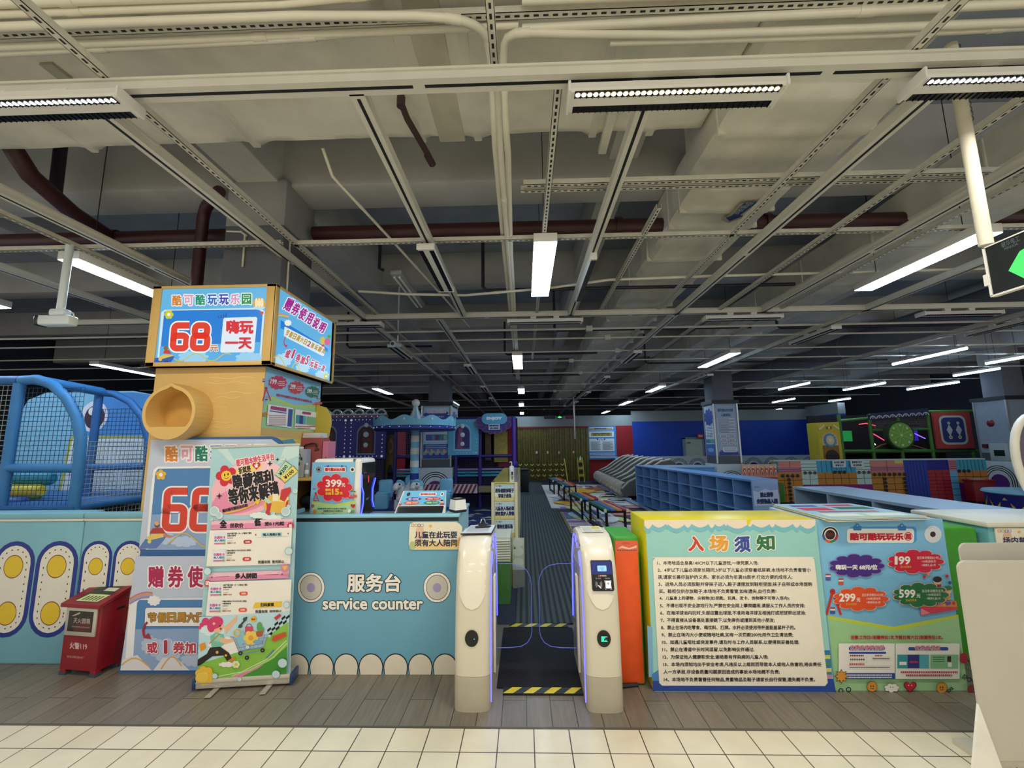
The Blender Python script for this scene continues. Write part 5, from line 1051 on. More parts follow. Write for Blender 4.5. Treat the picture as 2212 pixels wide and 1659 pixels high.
for s_ in (-.17, .17): mb = MB(); mb.box(s_-.02, -.15, .004, s_+.02, .12, .013, mat('B8B4AA', .35, .5), .004); rl(mb).obj('foot', t)
mb = MB(); a = Art(mb, Or, Ur, Vr, [(456.9, 968.0), (643.8, 969.0), (627.1, 1452.6), (427.4, 1469.7)]); a.crop = (250, 950, 2.911)
a.poly([(640, 60), (700, 60), (760, 150), (740, 165)], ink('C4DCDA')); a.poly([(1060, 60), (1145, 60), (1145, 120), (1010, 170)], ink('C4DCDA'))
a.disc(830, 310, 235, ink('F2B8C4'), 165, rot=-.25); a.disc(790, 380, 190, ink('E890B0'), 82, rot=-.2); a.disc(860, 240, 190, ink('F4C6CE'), 100, rot=-.1)
a.text('酷可酷本地生活平台', 757, 112, 995, 158, ink('D84A6A'), 1.5, (4, WH), -.14)
a.poly([(735, 200), (890, 150), (915, 160), (920, 185), (900, 195), (745, 245), (725, 235)], ink('F0D478')); a.text('折就是', 772, 172, 850, 216, BK, 1.5, None, -.18); a.heart(884, 172, 26, ink('C8283A')); a.text('省', 870, 158, 896, 184, WH, 1)
a.flower(697, 228, 66, ink('D02A3E'), ink('F0C83A'), 5, -.6); a.disc(697, 228, 32, ink('F0C83A')); a.disc(686, 222, 4, BK, 8); a.disc(708, 218, 4, BK, 8); a.ring(698, 232, 12, 15, BK, 10, .3, 2.6)
a.text('隐藏福利', 736, 208, 992, 306, BK, 4, (4, ink('F6D8D4')), -.12, res=3); a.text('等你来解锁', 708, 288, 1028, 396, BK, 4, (4, ink('F6D8D4')), -.14, res=3)
for x, y, r in ((653, 352, 22), (968, 162, 20), (1014, 138, 13)): a.star(x, y, r, BK, 4, .3)
for cx, cy, rot_, c, n in ((1050, 205, -.9, 'B8D8B4', '¥200'), (1085, 232, -.7, 'E8D26A', '¥100')):
    p = [(cx+u*math.cos(rot_)-v*math.sin(rot_), cy+u*math.sin(rot_)+v*math.cos(rot_)) for u, v in ((-55, -24), (55, -24), (55, 24), (-55, 24))]; a.poly(p, ink('4A6A4A')); p = [(cx+(q[0]-cx)*.95, cy+(q[1]-cy)*.92) for q in p]; a.poly(p, ink(c)); a.text(n, cx-36, cy-12, cx+36, cy+12, BK, 1, None, rot_)
a.poly([(925, 405), (985, 350), (1085, 370), (1090, 430), (1040, 470), (945, 462)], ink('E8B84A')); a.poly([(985, 350), (1010, 395), (1085, 405), (1085, 370)], ink('F4DC8A')); a.poly([(945, 375), (980, 410), (965, 480), (935, 480), (950, 440)], ink('C83A3A')); a.poly([(1040, 325), (1095, 310), (1100, 335), (1060, 400), (1030, 385)], ink('C83A3A')); a.poly([(1070, 400), (1085, 385), (1080, 445), (1060, 470)], ink('C83A3A')); a.rect(985, 350, 1020, 395, ink('EFE6C8')); a.poly([(930, 385), (950, 370), (985, 400), (960, 410)], ink('B8D8B4'))
a.line([(690, 460), (780, 445), (870, 410), (895, 385)], 8, ink('E8C23A')); a.poly([(870, 395), (912, 372), (898, 415)], ink('E8C23A')); a.text('重庆酷可酷玩玩乐园', 672, 420, 832, 440, BK, .8, None, -.2)
for x, y, r in ((625, 445, 30), (655, 472, 22), (1068, 460, 28), (1125, 335, 14), (1050, 130, 14), (990, 470, 12), (605, 495, 10), (1085, 430, 12)): a.disc(x, y, r, ink('E8EEE8')); a.disc(x-2, y-2, r*.82, ink('B9D6D8'))
a.cloud(900, 478, 110, 40, ink('E4EEEA')); a.cloud(985, 495, 130, 34, ink('E4EEEA'))
PK = ink('E892B4'); PKL = ink('F4C0D0')
a.poly([(606, 508), (1112, 505), (1112, 540), (604, 560)], PKL); a.poly([(606, 530), (1112, 522), (1112, 558), (602, 560)], PK); a.text('全', 658, 500, 704, 552, BK, 3); a.text('民砍价', 724, 523, 808, 553, BK, 1.5); a.text('低', 874, 498, 916, 546, BK, 3); a.text('至0.1元起', 938, 520, 1060, 546, BK, 1.5)
a.star(1098, 548, 24, ink('C82A4A'), 10, .75); a.text('抵', 1088, 538, 1108, 558, WH, 1)
def shop(y0, y1, red):
    a.poly([(597, y0), (1108, y0-6), (1098, y1-4), (575, y1)], ink('F4EEE4'))
    h = (y1-y0)/2
    for k in range(2):
        y = y0+12+k*(h-6); x = 620-k*4-(y0-570)*.07
        a.rect(x, y, x+80, y+80, ink('E8E8F0')); a.text('乐园年卡', x+5, y+24, x+75, y+42, ink('C83A8A'), .8); a.text('单人畅玩', x+5, y+44, x+75, y+60, ink('3A8AB0'), .8); a.rect(x+5, y+66, x+60, y+76, ink('D87A9A')); a.disc(x+68, y+70, 8, ink('8AB85A'))
        a.text('《淘气堡乐园一大一小畅玩门票》' if k == 0 else '乐园6次畅玩2个月卡(可以多人使用)', x+86, y+4, x+238, y+17, BK, .3); a.dashes(x+88, x+140, y+24, 8, BK, k); a.dashes(x+88, x+122, y+38, 6, GREY, 5+k); a.dashes(x+88, x+120, y+56, 5, ink('C8C0BC'), 7+k)
        a.text('拼团价 ¥ %s' % ('1.00', '168.00')[k] if red == 'D22A3E' else '成团价 ¥ %s' % ('38.00', '108.00')[k], x+86, y+64, x+140, y+74, ink('9A2A3A'), .3)
        a.rect(x+188, y+52, x+240, y+76, ink(red), 11); a.text('去抢购', x+200, y+58, x+228, y+70, WH, .3)
shop(565, 790, 'D22A3E')
a.poly([(893, 585), (1090, 580), (1086, 610), (890, 615)], ink('F4EEE4')); a.rect(922, 587, 1048, 612, ink('A9D2DC')); a.text('每人限购1张', 930, 590, 1040, 608, BK, .8); a.disc(885, 598, 4, ink('A83A3A')); a.disc(1085, 595, 4, ink('3A5AA8'))
a.text('数量有限  售完即止', 900, 758, 1062, 778, ink('4A4A44'), .6)
a.poly([(592, 830), (1092, 822), (1090, 850), (588, 880)], PKL); a.poly([(590, 855), (1090, 842), (1088, 870), (586, 882)], PK); a.text('多人拼团', 758, 834, 894, 870, BK, 2.5); a.line([(635, 856), (720, 853)], 2.5, ink('6A3A4A')); a.line([(945, 847), (1028, 845)], 2.5, ink('6A3A4A')); a.star(612, 857, 9, ink('6A3A4A'), 4, .3); a.star(1050, 845, 9, ink('6A3A4A'), 4, .3)
a.rect(566, 873, 604, 914, ink('D22A3E'), 10); a.text('团', 573, 880, 597, 907, WH, 1)
shop(885, 1100, 'E8502A')
a.poly([(885, 1018), (1052, 1012), (1044, 1046), (870, 1052)], ink('EFC83A')); a.text('扫码解锁', 918, 1020, 1002, 1044, BK, 1.2); a.text('数量有限  拼完即止', 886, 1064, 1050, 1084, ink('4A4A44'), .6)
# the running girl on the hill
a.poly([(536, 1105), (1098, 1075), (1080, 1490), (525, 1510)], ink('BFE0EA')); a.cloud(700, 1290, 220, 120, WH); a.cloud(620, 1180, 160, 90, ink('DCEEF2'))
a.poly([(528, 1400), (700, 1350), (900, 1290), (1000, 1200), (1092, 1140), (1080, 1490), (525, 1510)], ink('8CC44A')); a.poly([(700, 1505), (860, 1440), (980, 1380), (1085, 1290), (1080, 1490)], ink('4A9A3A')); a.poly([(700, 1505), (830, 1440), (940, 1405), (900, 1430), (760, 1500)], ink('E88AB4')); a.line([(740, 1475), (860, 1435), (1000, 1360), (1085, 1270)], 10, ink('B8DC7A')); a.line([(640, 1480), (800, 1450), (960, 1370), (1080, 1255)], 4, WH)
for i in range(6):
    for j in range(3):
        if (i+j) % 2 == 0: x = 960+i*22+j*4; y = 1188-i*18+j*14; a.poly([(x, y), (x+22, y-18), (x+26, y-4), (x+4, y+14)], BK); a.z -= a.st
a.up(); sk = ink('F0BC98'); hr = ink('D83A72')
a.poly([(690, 1170), (765, 1105), (770, 1130), (705, 1210)], sk); a.disc(762, 1120, 13, sk); a.line([(760, 1125), (772, 1098)], 9, sk)
a.poly([(605, 1225), (640, 1200), (690, 1215), (700, 1270), (660, 1300), (615, 1300)], ink('7AC4AC')); a.poly([(655, 1225), (715, 1245), (765, 1238), (762, 1255), (700, 1275), (660, 1258)], sk); a.poly([(640, 1205), (672, 1220), (665, 1262), (630, 1255)], ink('9AD8C0'))
a.disc(650, 1160, 40, sk, 42); a.disc(636, 1140, 52, hr, 38, rot=-.3); a.disc(612, 1160, 26, hr, 40); a.disc(576, 1132, 24, hr); a.disc(553, 1152, 14, hr); a.disc(540, 1170, 10, hr); a.line([(590, 1140), (560, 1146)], 20, hr); a.disc(668, 1160, 4, BK, 6); a.disc(672, 1178, 7, ink('A83A3A')); a.text('+', 620, 1135, 640, 1155, ink('F4D0A0'), 2)
a.line([(665, 1210), (600, 1270)], 6, ink('D88A2A')); a.poly([(538, 1275), (572, 1262), (580, 1300), (545, 1318)], ink('E8962A'))
a.poly([(605, 1295), (670, 1290), (725, 1330), (745, 1372), (715, 1385), (690, 1345), (620, 1350), (545, 1405), (525, 1412), (528, 1370), (585, 1335)], ink('26221E')); a.disc(650, 1325, 9, ink('E8B83A')); a.disc(705, 1345, 8, ink('E8B83A')); a.poly([(715, 1378), (760, 1352), (768, 1366), (725, 1392)], ink('D88A3A')); a.cloud(715, 1402, 110, 34, WH)
m_ct = ink('7C96B0'); a.line([(730, 1228), (752, 1232), (785, 1320), (930, 1295)], 6, m_ct)
a.poly([(755, 1240), (965, 1212), (940, 1290), (790, 1315)], ink('A8C0D4'))
for k in range(6): a.line([(765+k*36, 1240-k*5), (797+k*27, 1312-k*4)], 3, m_ct)
for k in range(3): a.line([(763+k*8, 1262+k*18), (958-k*8, 1234+k*18)], 3, m_ct)
a.poly([(768, 1240), (810, 1185), (835, 1250), (790, 1290)], ink('8AC4D8')); a.rect(825, 1165, 875, 1215, ink('D84A6A')); a.ring(850, 1165, 14, 18, ink('8A2A3A'), 12, PI, 2*PI); a.flower(862, 1235, 46, ink('F4CE5A'), ink('E8A83A'), 6); a.disc(915, 1168, 17, ink('5AA85A'), 32); a.disc(935, 1185, 9, ink('5AA85A'), 16); a.poly([(895, 1195), (940, 1190), (932, 1225), (900, 1228)], ink('B85A3A')); a.ring(775, 1205, 16, 24, ink('E8B84A')); a.cloud(905, 1260, 60, 30, ink('7AB0C8'))
a.line([(800, 1340), (945, 1310)], 6, m_ct)
for x, y in ((797, 1330), (838, 1358), (935, 1312)): a.disc(x, y, 13, BK); a.disc(x, y, 5, GREY)
a.line([(785, 1170), (820, 1130), (838, 1105)], 9, BK); a.disc(798, 1160, 12, ink('3A4A3A')); a.disc(825, 1118, 12, ink('3A4A3A')); a.disc(878, 1118, 18, ink('F0B83A')); a.text('SALE', 866, 1112, 890, 1124, BK, .6); a.poly([(1000, 1225), (1075, 1200), (1080, 1225), (1010, 1258), (992, 1250)], ink('D8502E')); a.poly([(1005, 1110), (1040, 1085), (1050, 1100), (1018, 1126)], ink('C83A4A')); a.line([(960, 1360), (1005, 1310)], 8, ink('5A8AB0'))
a.flower(575, 1470, 62, ink('F0C040'), ink('F8DC80'), 7); a.disc(560, 1480, 40, ink('F4CC58'), 30); a.flower(772, 1398, 24, ink('E8EEC0'), ink('E8C84A'), 6)
for x, y, r in ((1095, 700, 24), (592, 815, 24), (1082, 1030, 20), (640, 1470, 18), (845, 1290, 12), (980, 1222, 10), (795, 1490, 14), (1020, 1460, 26), (1060, 1390, 30)): a.disc(x, y, r, ink('6A9AA8')); a.disc(x, y, r*.9, ink('CFE4E4'))
a.disc(1072, 803, 26, ink('D88AA0')); a.poly([(1055, 792), (1090, 790), (1073, 818)], ink('F0C83A'))
mb.obj('banner_print', t)
# ================================================================ things on and behind the counter
t = thing('desk_shelf', 'inner desk board behind the counter front, mostly hidden', 'desk', (-1.3, 3.6, 1.05))
mb = MB(); mb.box(-1.975, 3.37, 1.03, -.62, 3.87, 1.05, mat('6A7680', .5)); mb.obj('board', t)
m_pc = mat('EDEAE2', .25, noise=.02)
t = thing('computer_case', 'white computer tower with black glass side and blue light strips on the counter', 'computer', (-1.49, 3.58, 1.052))
mb = MB(); mb.box(-1.685, 3.405, 1.052, -1.30, 3.76, 1.525, m_pc, .03, 4); mb.obj('case', t)
mb = MB(); mb.box(-1.305, 3.435, 1.07, -1.297, 3.735, 1.49, mat('07080C', .1)); mb.box(-1.36, 3.402, 1.49, -1.345, 3.44, 1.524, mat('4A7AA0', .4)); g_ = mb.obj('glass_panel', t, label='black glass side panel')
for pts in ([(-1.295, 3.425, 1.40), (-1.292, 3.43, 1.30), (-1.292, 3.47, 1.25), (-1.292, 3.47, 1.17), (-1.292, 3.425, 1.07)], [(-1.292, 3.735, 1.35), (-1.292, 3.68, 1.27), (-1.292, 3.68, 1.17), (-1.292, 3.72, 1.11)]):
    mb = MB(); mb.tube(pts, .0045, glow('2A38FF', 8), 6); mb.obj('light_strip', t, label='glowing blue light strip')
mb = MB(); a = Art(mb, (-1.297, 3.435, 1.07), (0, 1, 0), (0, 0, 1)); a.rect(.14, .255, .155, .31, glow('E83A4A', 1.2), .007); a.dashes(.04, .09, .34, .006, GREY); a.dashes(.1, .18, .13, .006, GREY, 3); a.dashes(.1, .16, .12, .006, GREY, 4); mb.obj('badge_print', g_)
def header(a, x0, y0, x1, y1, x):
    w, h = x1-x0, y1-y0
    a.rect(x0+6, y0-h*.5, x1+h*.3, y1, ink('4A9AD8'), h*.3); a.rect(x0, y0-h*.15, x1, y1+h*.15, WH, h*.3)
    for k in (.18, .82): a.disc(x0+w*k, y0-h*.35, h*.3, ink('2F7AC0'))
    a.text('酷可酷玩玩乐园', x0+w*.04, y0+h*.02, x1-w*.04, y1-h*.02, RED, h*.05)
t = thing('price_poster', 'light blue poster with red 399 cloud leaning on the white computer', 'poster', (-1.51, 3.4, 1.06))
mb = MB(); mb.box(-1.685, 3.393, 1.055, -1.345, 3.402, 1.5, ink('7FBEE2'), .002); mb.obj('sheet', t)
mb = MB(); a = Art(mb, (-1.68, 3.393, 1.10), (.335, 0, 0), (0, 0, .40), [(676.1, 998.7), (766.3, 997.8), (761.7, 1110.5), (670.0, 1111.1)]); a.crop = (640, 920, 8.295)
a.poly([(290, 1345), (680, 1410), (1060, 1345), (1050, 1612), (272, 1612)], ink('B4DCA4')); a.poly([(290, 1345), (680, 1410), (1060, 1335), (1060, 1370), (680, 1440), (288, 1372)], ink('C8D84A'))
for x in (405, 1008): a.disc(x, 782, 46, WH if x > 600 else BK); a.disc(x, 782, 36, ink('E0D8D0')); a.disc(x, 782, 26, ink('3A1E1E'))
header(a, 505, 745, 890, 815, 0); ferris(a, 352, 1205, 70); kids(a, 1000, 1140, 60)
a.cloud(690, 1110, 640, 520, ink('F0A8A8'), None, 9); a.cloud(690, 1110, 615, 496, ink('D82438'), None, 9); a.poly([(860, 1240), (980, 1300), (900, 1180)], ink('D82438'))
a.text('399', 535, 960, 820, 1095, WH, 5, res=3); a.text('元', 822, 1030, 885, 1090, WH, 2); a.text('畅玩', 528, 1120, 632, 1170, YEL, 3); a.text('乐园', 528, 1185, 632, 1235, YEL, 3); a.text('15', 645, 1122, 778, 1235, YEL, 8, res=3); a.text('次', 785, 1175, 842, 1230, YEL, 3)
a.text('新客购,购买立减399元含首次,送嗨币券,', 390, 1468, 910, 1492, BK, .8); a.text('连乘最低至88元/次特惠全年。', 495, 1510, 850, 1532, BK, .8)
a.star(340, 1530, 44, ink('D8843A'), 8, .6); a.heart(700, 1585, 36, ink('C8283C')); a.heart(1025, 1430, 44, ink('C8283C')); mini_head(a, 485, 1585, 28, 'B87A5A'); a.cloud(595, 1595, 80, 40, WH, BK, 7); mini_head(a, 865, 1595, 26, 'C8843A'); a.disc(305, 1430, 30, ink('B8503A')); a.disc(960, 1520, 26, WH, 34, rot=.4); a.line([(1000, 1560), (1015, 1500)], 10, BK); a.line([(1030, 1560), (1045, 1500)], 10, BK); a.disc(340, 1605, 30, BK, 10)
mb.obj('poster_print', t)
t = thing('tablet_monitor', 'cash desk screen seen from behind with a cloud price poster and black lower edge', 'monitor', (-.82, 3.5, 1.05))
Ot, Ut, Vt = Vector((-1.04, 3.445, 1.075)), Vector((.41, 0, 0)), Vector((.03, .11, .18))
mb = MB(); mb.prism([(0, 0), (1, 0), (.885, 1), (.035, 1)], Ot, Ut, Vt, (0, .03, .0), m_pc); mb.prism([(0, -.14), (1, -.14), (1, .02), (0, .02)], Ot, Ut, Vt, (0, .03, .0), m_pc); mb.obj('shell', t)
mb = MB(); a = Art(mb, Ot, Ut, Vt); a.poly([(.035, .42), (.94, .42), (.885, 1), (.06, 1)], ink('6FC4EA'))
a.rect(.38, .80, .72, .93, WH, .04); a.text('酷可酷玩玩乐园', .40, .905, .70, .825, RED, .004)
for x in (.16, .83): a.disc(x, .865, .035, BK if x < .5 else WH, .08); a.disc(x, .865, .018, ink('3A1E1E'), .045)
for cx, cy, c, n in ((.29, .67, '5040A8', '嗨玩一天68元/位'), (.67, .67, 'D42A4A', '199元'), (.27, .51, 'E0603A', '299元'), (.67, .51, '2A8A4A', '599元')): a.cloud(cx, cy, .32, .15, ink(c), None, 11); a.text(n, cx-.10, cy+.03, cx+(.10 if len(n) > 5 else 0), cy-.03, WH, .002)
for cx, cy in ((.67, .67), (.27, .51), (.67, .51)): a.dashes(cx+.02, cx+.12, cy+.015, .012, WH, 1); a.dashes(cx+.02, cx+.12, cy-.015, .012, WH, 2)
a.disc(.86, .56, .03, ink('F0C09A'), .06); a.disc(.86, .6, .03, BK, .03); a.poly([(.83, .42), (.86, .5), (.92, .48), (.93, .42)], ink('C83A4A')); a.disc(.06, .45, .03, ink('C85A5A'), .05)
a.rect(.03, -.1, .93, .38, mat('16181C', .25), .03); a.rect(.06, -.1, .90, .32, mat('1C222C', .12)); mb.obj('poster_print', t)
t = thing('payment_scanner', 'small white cube payment scanner with black top on the counter corner', 'scanner', (-.53, 3.4, 1.11))
c_, s_ = math.cos(.65), math.sin(.65)
def sc_ring(h, z): return [(-.525+h*(u*c_-v*s_), 3.41+h*(u*s_+v*c_), z) for u, v in ((-1, -1), (1, -1), (1, 1), (-1, 1))]
mb = MB(); mb.loft([sc_ring(.046, 1.111), sc_ring(.05, 1.118), sc_ring(.05, 1.13)], mat('1A1A1C', .4), smooth=False); mb.obj('base', t, label='black base')
mb = MB(); mb.loft([sc_ring(.05, 1.13), sc_ring(.043, 1.205)], m_pc, smooth=False); mb.obj('body', t)
mb = MB(); mb.loft([sc_ring(.043, 1.205), sc_ring(.042, 1.214)], mat('1A1A1C', .3), smooth=False); mb.obj('top', t, label='black top'); mb = MB(); mb.add(sc_ring(.026, 1.2146), [(0, 1, 2, 3)], mat('C8CCC8', .1)); mb.obj('scan_window', t)
o = MB(); o.box(-.565, 3.6, 1.111, -.52, 3.7, 1.118, mat('1E2024', .3), .002); o = o.obj('mobile_phone'); tag(o, 'dark thin phone lying on the counter wing behind the payment scanner', 'phone')
# ---------------- shelf unit beside the kiosk
t = thing('shelf_unit', 'yellow shelf unit right of the kiosk with boxes on it', 'shelf', (-2.0, 4.15, 0))
m_sh = mat('D8B45A', .5, noise=.05)
mb = MB(); mb.box(-2.183, 3.95, 0, -1.93, 4.40, .03, m_sh); mb.box(-2.183, 3.95, 1.315, -1.93, 4.40, 1.34, m_sh); mb.box(-2.183, 3.95, 1.0, -1.93, 4.40, 1.025, m_sh); mb.box(-1.945, 3.97, 0, -1.93, 4.40, 1.33, mat('1A1618', .7)); mb.box(-2.183, 4.37, .03, -1.945, 4.40, 1.315, mat('14141A', .7)); mb.obj('shelf_board', t)
mb = MB(); mb.prism([(-2.18, 1.0), (-1.985, 1.0), (-1.965, 1.5), (-1.975, 1.58), (-2.0, 1.66), (-2.05, 1.70), (-2.035, 1.76), (-2.02, 1.86), (-2.03, 1.95), (-2.08, 2.03), (-2.18, 2.06)], (0, 4.41, 0), (1, 0, 0), (0, 0, 1), (0, .03, 0), mat('DCC24A', .5)); a = Art(mb, (0, 4.41, 0), (1, 0, 0), (0, 0, 1)); a.line([(-2.065, 1.61), (-2.035, 1.575), (-2.065, 1.54)], .009, BK); mb.obj('back_board', t, label='wavy yellow back board')
t = thing('storage_box', 'silver grey box with dark print on the shelf beside the banner', 'box', (-2.12, 4.05, 1.342)); mb = MB(); mb.box(-2.175, 4.0, 1.342, -2.07, 4.14, 1.6, mat('A9AEB2', .4), .006); mb.obj('body', t)
mb = MB(); a = Art(mb, (-2.175, 4.0, 1.342), (.105, 0, 0), (0, 0, .258)); a.ring(.6, .75, .1, .14, BK, 12, k=.6); a.text('童', .5, .55, .7, .42, BK, .02); a.text('玩', .72, .72, .9, .6, BK, .02); a.rect(.05, .12, .4, .2, ink('3A7A9A')); mb.obj('label_print', t); mb = MB(); mb.box(-2.15, 4.03, 1.6, -2.11, 4.07, 1.625, m_wht, .004); mb.obj('lid_knob', t)
t = thing('tea_box', 'dusty pink box marked TEA with a black strap on the shelf', 'box', (-2.05, 4.2, 1.342)); mb = MB(); mb.box(-2.18, 4.15, 1.342, -1.98, 4.32, 1.71, mat('A8504E', .5)); mb.obj('body', t)
mb = MB(); a = Art(mb, (-2.18, 4.15, 1.342), (.2, 0, 0), (0, 0, .37)); a.text('TEA', .66, .64, .93, .72, ink('3A1A1E'), .008); mb.obj('label_print', t); mb = MB(); mb.tube([(-2.17, 4.14, 1.60), (-2.12, 4.12, 1.64), (-2.05, 4.12, 1.655), (-2.02, 4.13, 1.65), (-2.018, 4.135, 1.615)], .008, mat('101014', .5), 6); mb.obj('strap', t)
t = thing('paper_bag', 'light pink paper bag standing beside the TEA box', 'bag', (-1.95, 4.2, 1.342)); mb = MB(); mb.box(-1.975, 4.17, 1.342, -1.92, 4.33, 1.675, mat('D8809A', .5)); mb.obj('body', t); mb = MB(); a = Art(mb, (-1.975, 4.17, 1.342), (.055, 0, 0), (0, 0, .33)); [a.rect(.5, .40+i*.06, .8, .43+i*.06, ink('9A4A6A')) for i in range(3)]; mb.obj('label_print', t)
t = thing('bottle', 'small clear bottle with white cap in front of the TEA box', 'bottle', (-2.05, 4.02, 1.342)); mb = MB(); mb.lathe([(0, 0), (.018, .002), (.018, .09), (.012, .1), (.009, .115)], (-2.05, 4.03, 1.342), mat('C8D0D4', .1, trans=.6), 14); mb.obj('body', t); mb = MB(); mb.lathe([(.018, .03), (.0185, .031), (.0185, .065), (.018, .066)], (-2.05, 4.03, 1.342), ink('D8E0E4'), 14); mb.obj('label', t); mb = MB(); mb.lathe([(.011, .112), (.011, .128), (0, .13)], (-2.05, 4.03, 1.342), m_wht, 12); mb.obj('cap', t)
o = MB()
for i in range(4): o.box(-2.175, 4.16+.002*i, 1.712+i*.012, -2.0, 4.31, 1.722+i*.012, ink('E8E6E0'))
o = o.obj('paper_stack'); tag(o, 'stack of white paper on top of the TEA box', 'paper')
t = thing('dark_bag', 'dark cloth bag stuffed on the lower shelf behind the counter', 'bag', (-1.95, 4.15, 1.03)); mb = MB(); mb.ball((-2.06, 4.18, 1.11), .075, mat('1E2438', .8, noise=.2, ns=20, bump=.4), 14, (1.5, 1, 1)); mb.obj('body', t); mb = MB(); mb.tube([(-2.1, 4.12, 1.16), (-2.06, 4.12, 1.2), (-2.02, 4.12, 1.16)], .008, mat('15161C', .7), 6); mb.obj('handle', t)
# ================================================================ floor coverings of the play hall
def flat(name, label, cat, x0, y0, x1, y1, z, m, group=None):
    mb = MB(); mb.box(x0, y0, 0, x1, y1, z, m); o = mb.obj(name); return tag(o, label, cat, group)
m_rib = bpy.data.materials.new('ribbed_runner'); m_rib.use_nodes = True; nt = m_rib.node_tree; b_ = nt.nodes['Principled BSDF']
tc = nt.nodes.new('ShaderNodeTexCoord'); wv = nt.nodes.new('ShaderNodeTexWave'); wv.wave_type = 'BANDS'; wv.bands_direction = 'X'; wv.inputs['Scale'].default_value = 5.5; wv.inputs['Distortion'].default_value = .1
cr = nt.nodes.new('ShaderNodeValToRGB'); cr.color_ramp.elements[0].position = .25; cr.color_ramp.elements[0].color = lin('16201F'); cr.color_ramp.elements[1].position = .6; cr.color_ramp.elements[1].color = lin('434D4B')
nt.links.new(tc.outputs['Object'], wv.inputs['Vector']); nt.links.new(wv.outputs['Fac'], cr.inputs[0]); nt.links.new(cr.outputs[0], b_.inputs['Base Color']); b_.inputs['Roughness'].default_value = .8
flat('runner_mat', 'dark ribbed runner mat leading from the turnstiles into the hall', 'mat', -.1, 4.16, .83, 11.2, .012, m_rib)
flat('runner_mat', 'far part of the dark ribbed runner mat before the brown curtain', 'mat', -.55, 11.2, .66, 19.2, .012, m_rib)
mb = MB(); mb.box(.83, 4.5, 0, .87, 11.2, .014, m_tblack); a = Art(mb, (0, 0, .014), (1, 0, 0), (0, 1, 0))
for i in range(46): y = 4.52+i*.145; a.poly([(.83, y), (.87, y+.03), (.87, y+.1), (.83, y+.07)], ink('C8A84A')); a.z -= a.st
o = mb.obj('hazard_tape'); tag(o, 'yellow and black edge tape along the right side of the runner mat', 'tape')
# colourful carpet
t = thing('play_carpet', 'bright patchwork picture carpet under the rainbow benches', 'carpet', (2, 11, 0))
mb = MB(); mb.box(.88, 6.5, 0, 3.05, 17.6, .010, ink('E6DCD2')); mb.box(.67, 11.3, 0, .88, 17.6, .010, ink('E6DCD2'))
a = Art(mb, (0, 0, .010), (1, 0, 0), (0, 1, 0), step=.0003)
for y0, y1, c in ((7.4, 7.7, 'C87A9A'), (8.4, 8.8, '7A5A8A'), (8.9, 9.15, 'D8B8C4'), (9.2, 9.45, '8A5A9A'), (9.6, 10.9, '7E6AA8'), (11.0, 11.5, '8A76B4'), (12.6, 12.9, 'E8C8B8')): a.rect(.89, y0, 1.55, y1, ink(c))
rnd = random.Random(11)
for i in range(70): a.disc(rnd.uniform(1.0, 2.95), rnd.uniform(9.2, 17.2), rnd.uniform(.1, .34), ink(rnd.choice(('F0B43A', 'F6F0E8', 'E88A3A', '6AA86A', '4A7AB8', 'E8DC6A', '7A5AA0', '2A2A34', 'F4ECE0', 'E86A5A', 'B8D8E8', 'F6F0E8'))), rnd.uniform(.12, .5), 10, rot=rnd.uniform(-.3, .3))
a.disc(1.9, 15.2, .55, ink('F2B42E'), .8); a.disc(2.5, 15.8, .35, ink('E8742A'), .5); a.disc(2.0, 8.2, .7, ink('F2E6D8'), .6); a.disc(1.75, 7.7, .25, ink('E8A0B0'), .3)
for i in range(7): a.rect(1.25+i*.07, 6.6, 1.275+i*.07, 17.4, ink('2A2A30' if i % 2 else 'D8D8DC'))
for i in range(18): x = 2.2+.04*(i % 4)*2; a.rect(x, 12.0+i*.3, x+.5, 12.08+i*.3, ink('1A1A20'))
a.poly([(2.9, 10.4), (3.04, 10.4), (3.0, 17.2), (2.75, 17.2)], ink('9AA4C8'))
mb.obj('carpet_print', t)
flat('floor_mat', 'dark grey ribbed mat lying beside the shoe locker', 'mat', 2.0, 8.6, 3.1, 11.6, .018, mat('3E4044', .85, noise=.15, ns=30))
# navy floor with cloud and star print by the carousel
t = thing('play_carpet', 'navy blue soft floor printed with pale clouds around the carousel', 'carpet', (-2, 9, 0))
mb = MB(); mb.box(-6, 6.2, 0, -.42, 11.36, .014, mat('16205A', .7, noise=.08)); a = Art(mb, (0, 0, .014), (1, 0, 0), (0, 1, 0), step=.0004)
rnd = random.Random(4)
for i in range(38):
    x, y = rnd.uniform(-1.6, -.6), 6.4+i*.125; w = rnd.uniform(.1, .3); c = ink(rnd.choice(('A8B4B8', '8E9AA0', '9AA070', 'B4BCC0')))
    a.poly([(x-w, y), (x-w*.4, y+.05), (x, y+.2), (x+w*.5, y+.06), (x+w, y), (x+w*.5, y-.05), (x, y-.02), (x-w*.6, y-.06)], c)
for i in range(26): x, y = rnd.uniform(-4.8, -1.8), rnd.uniform(7, 11.2); a.star(x, y, .12, ink('8E9AB8'))
mb.obj('carpet_print', t)
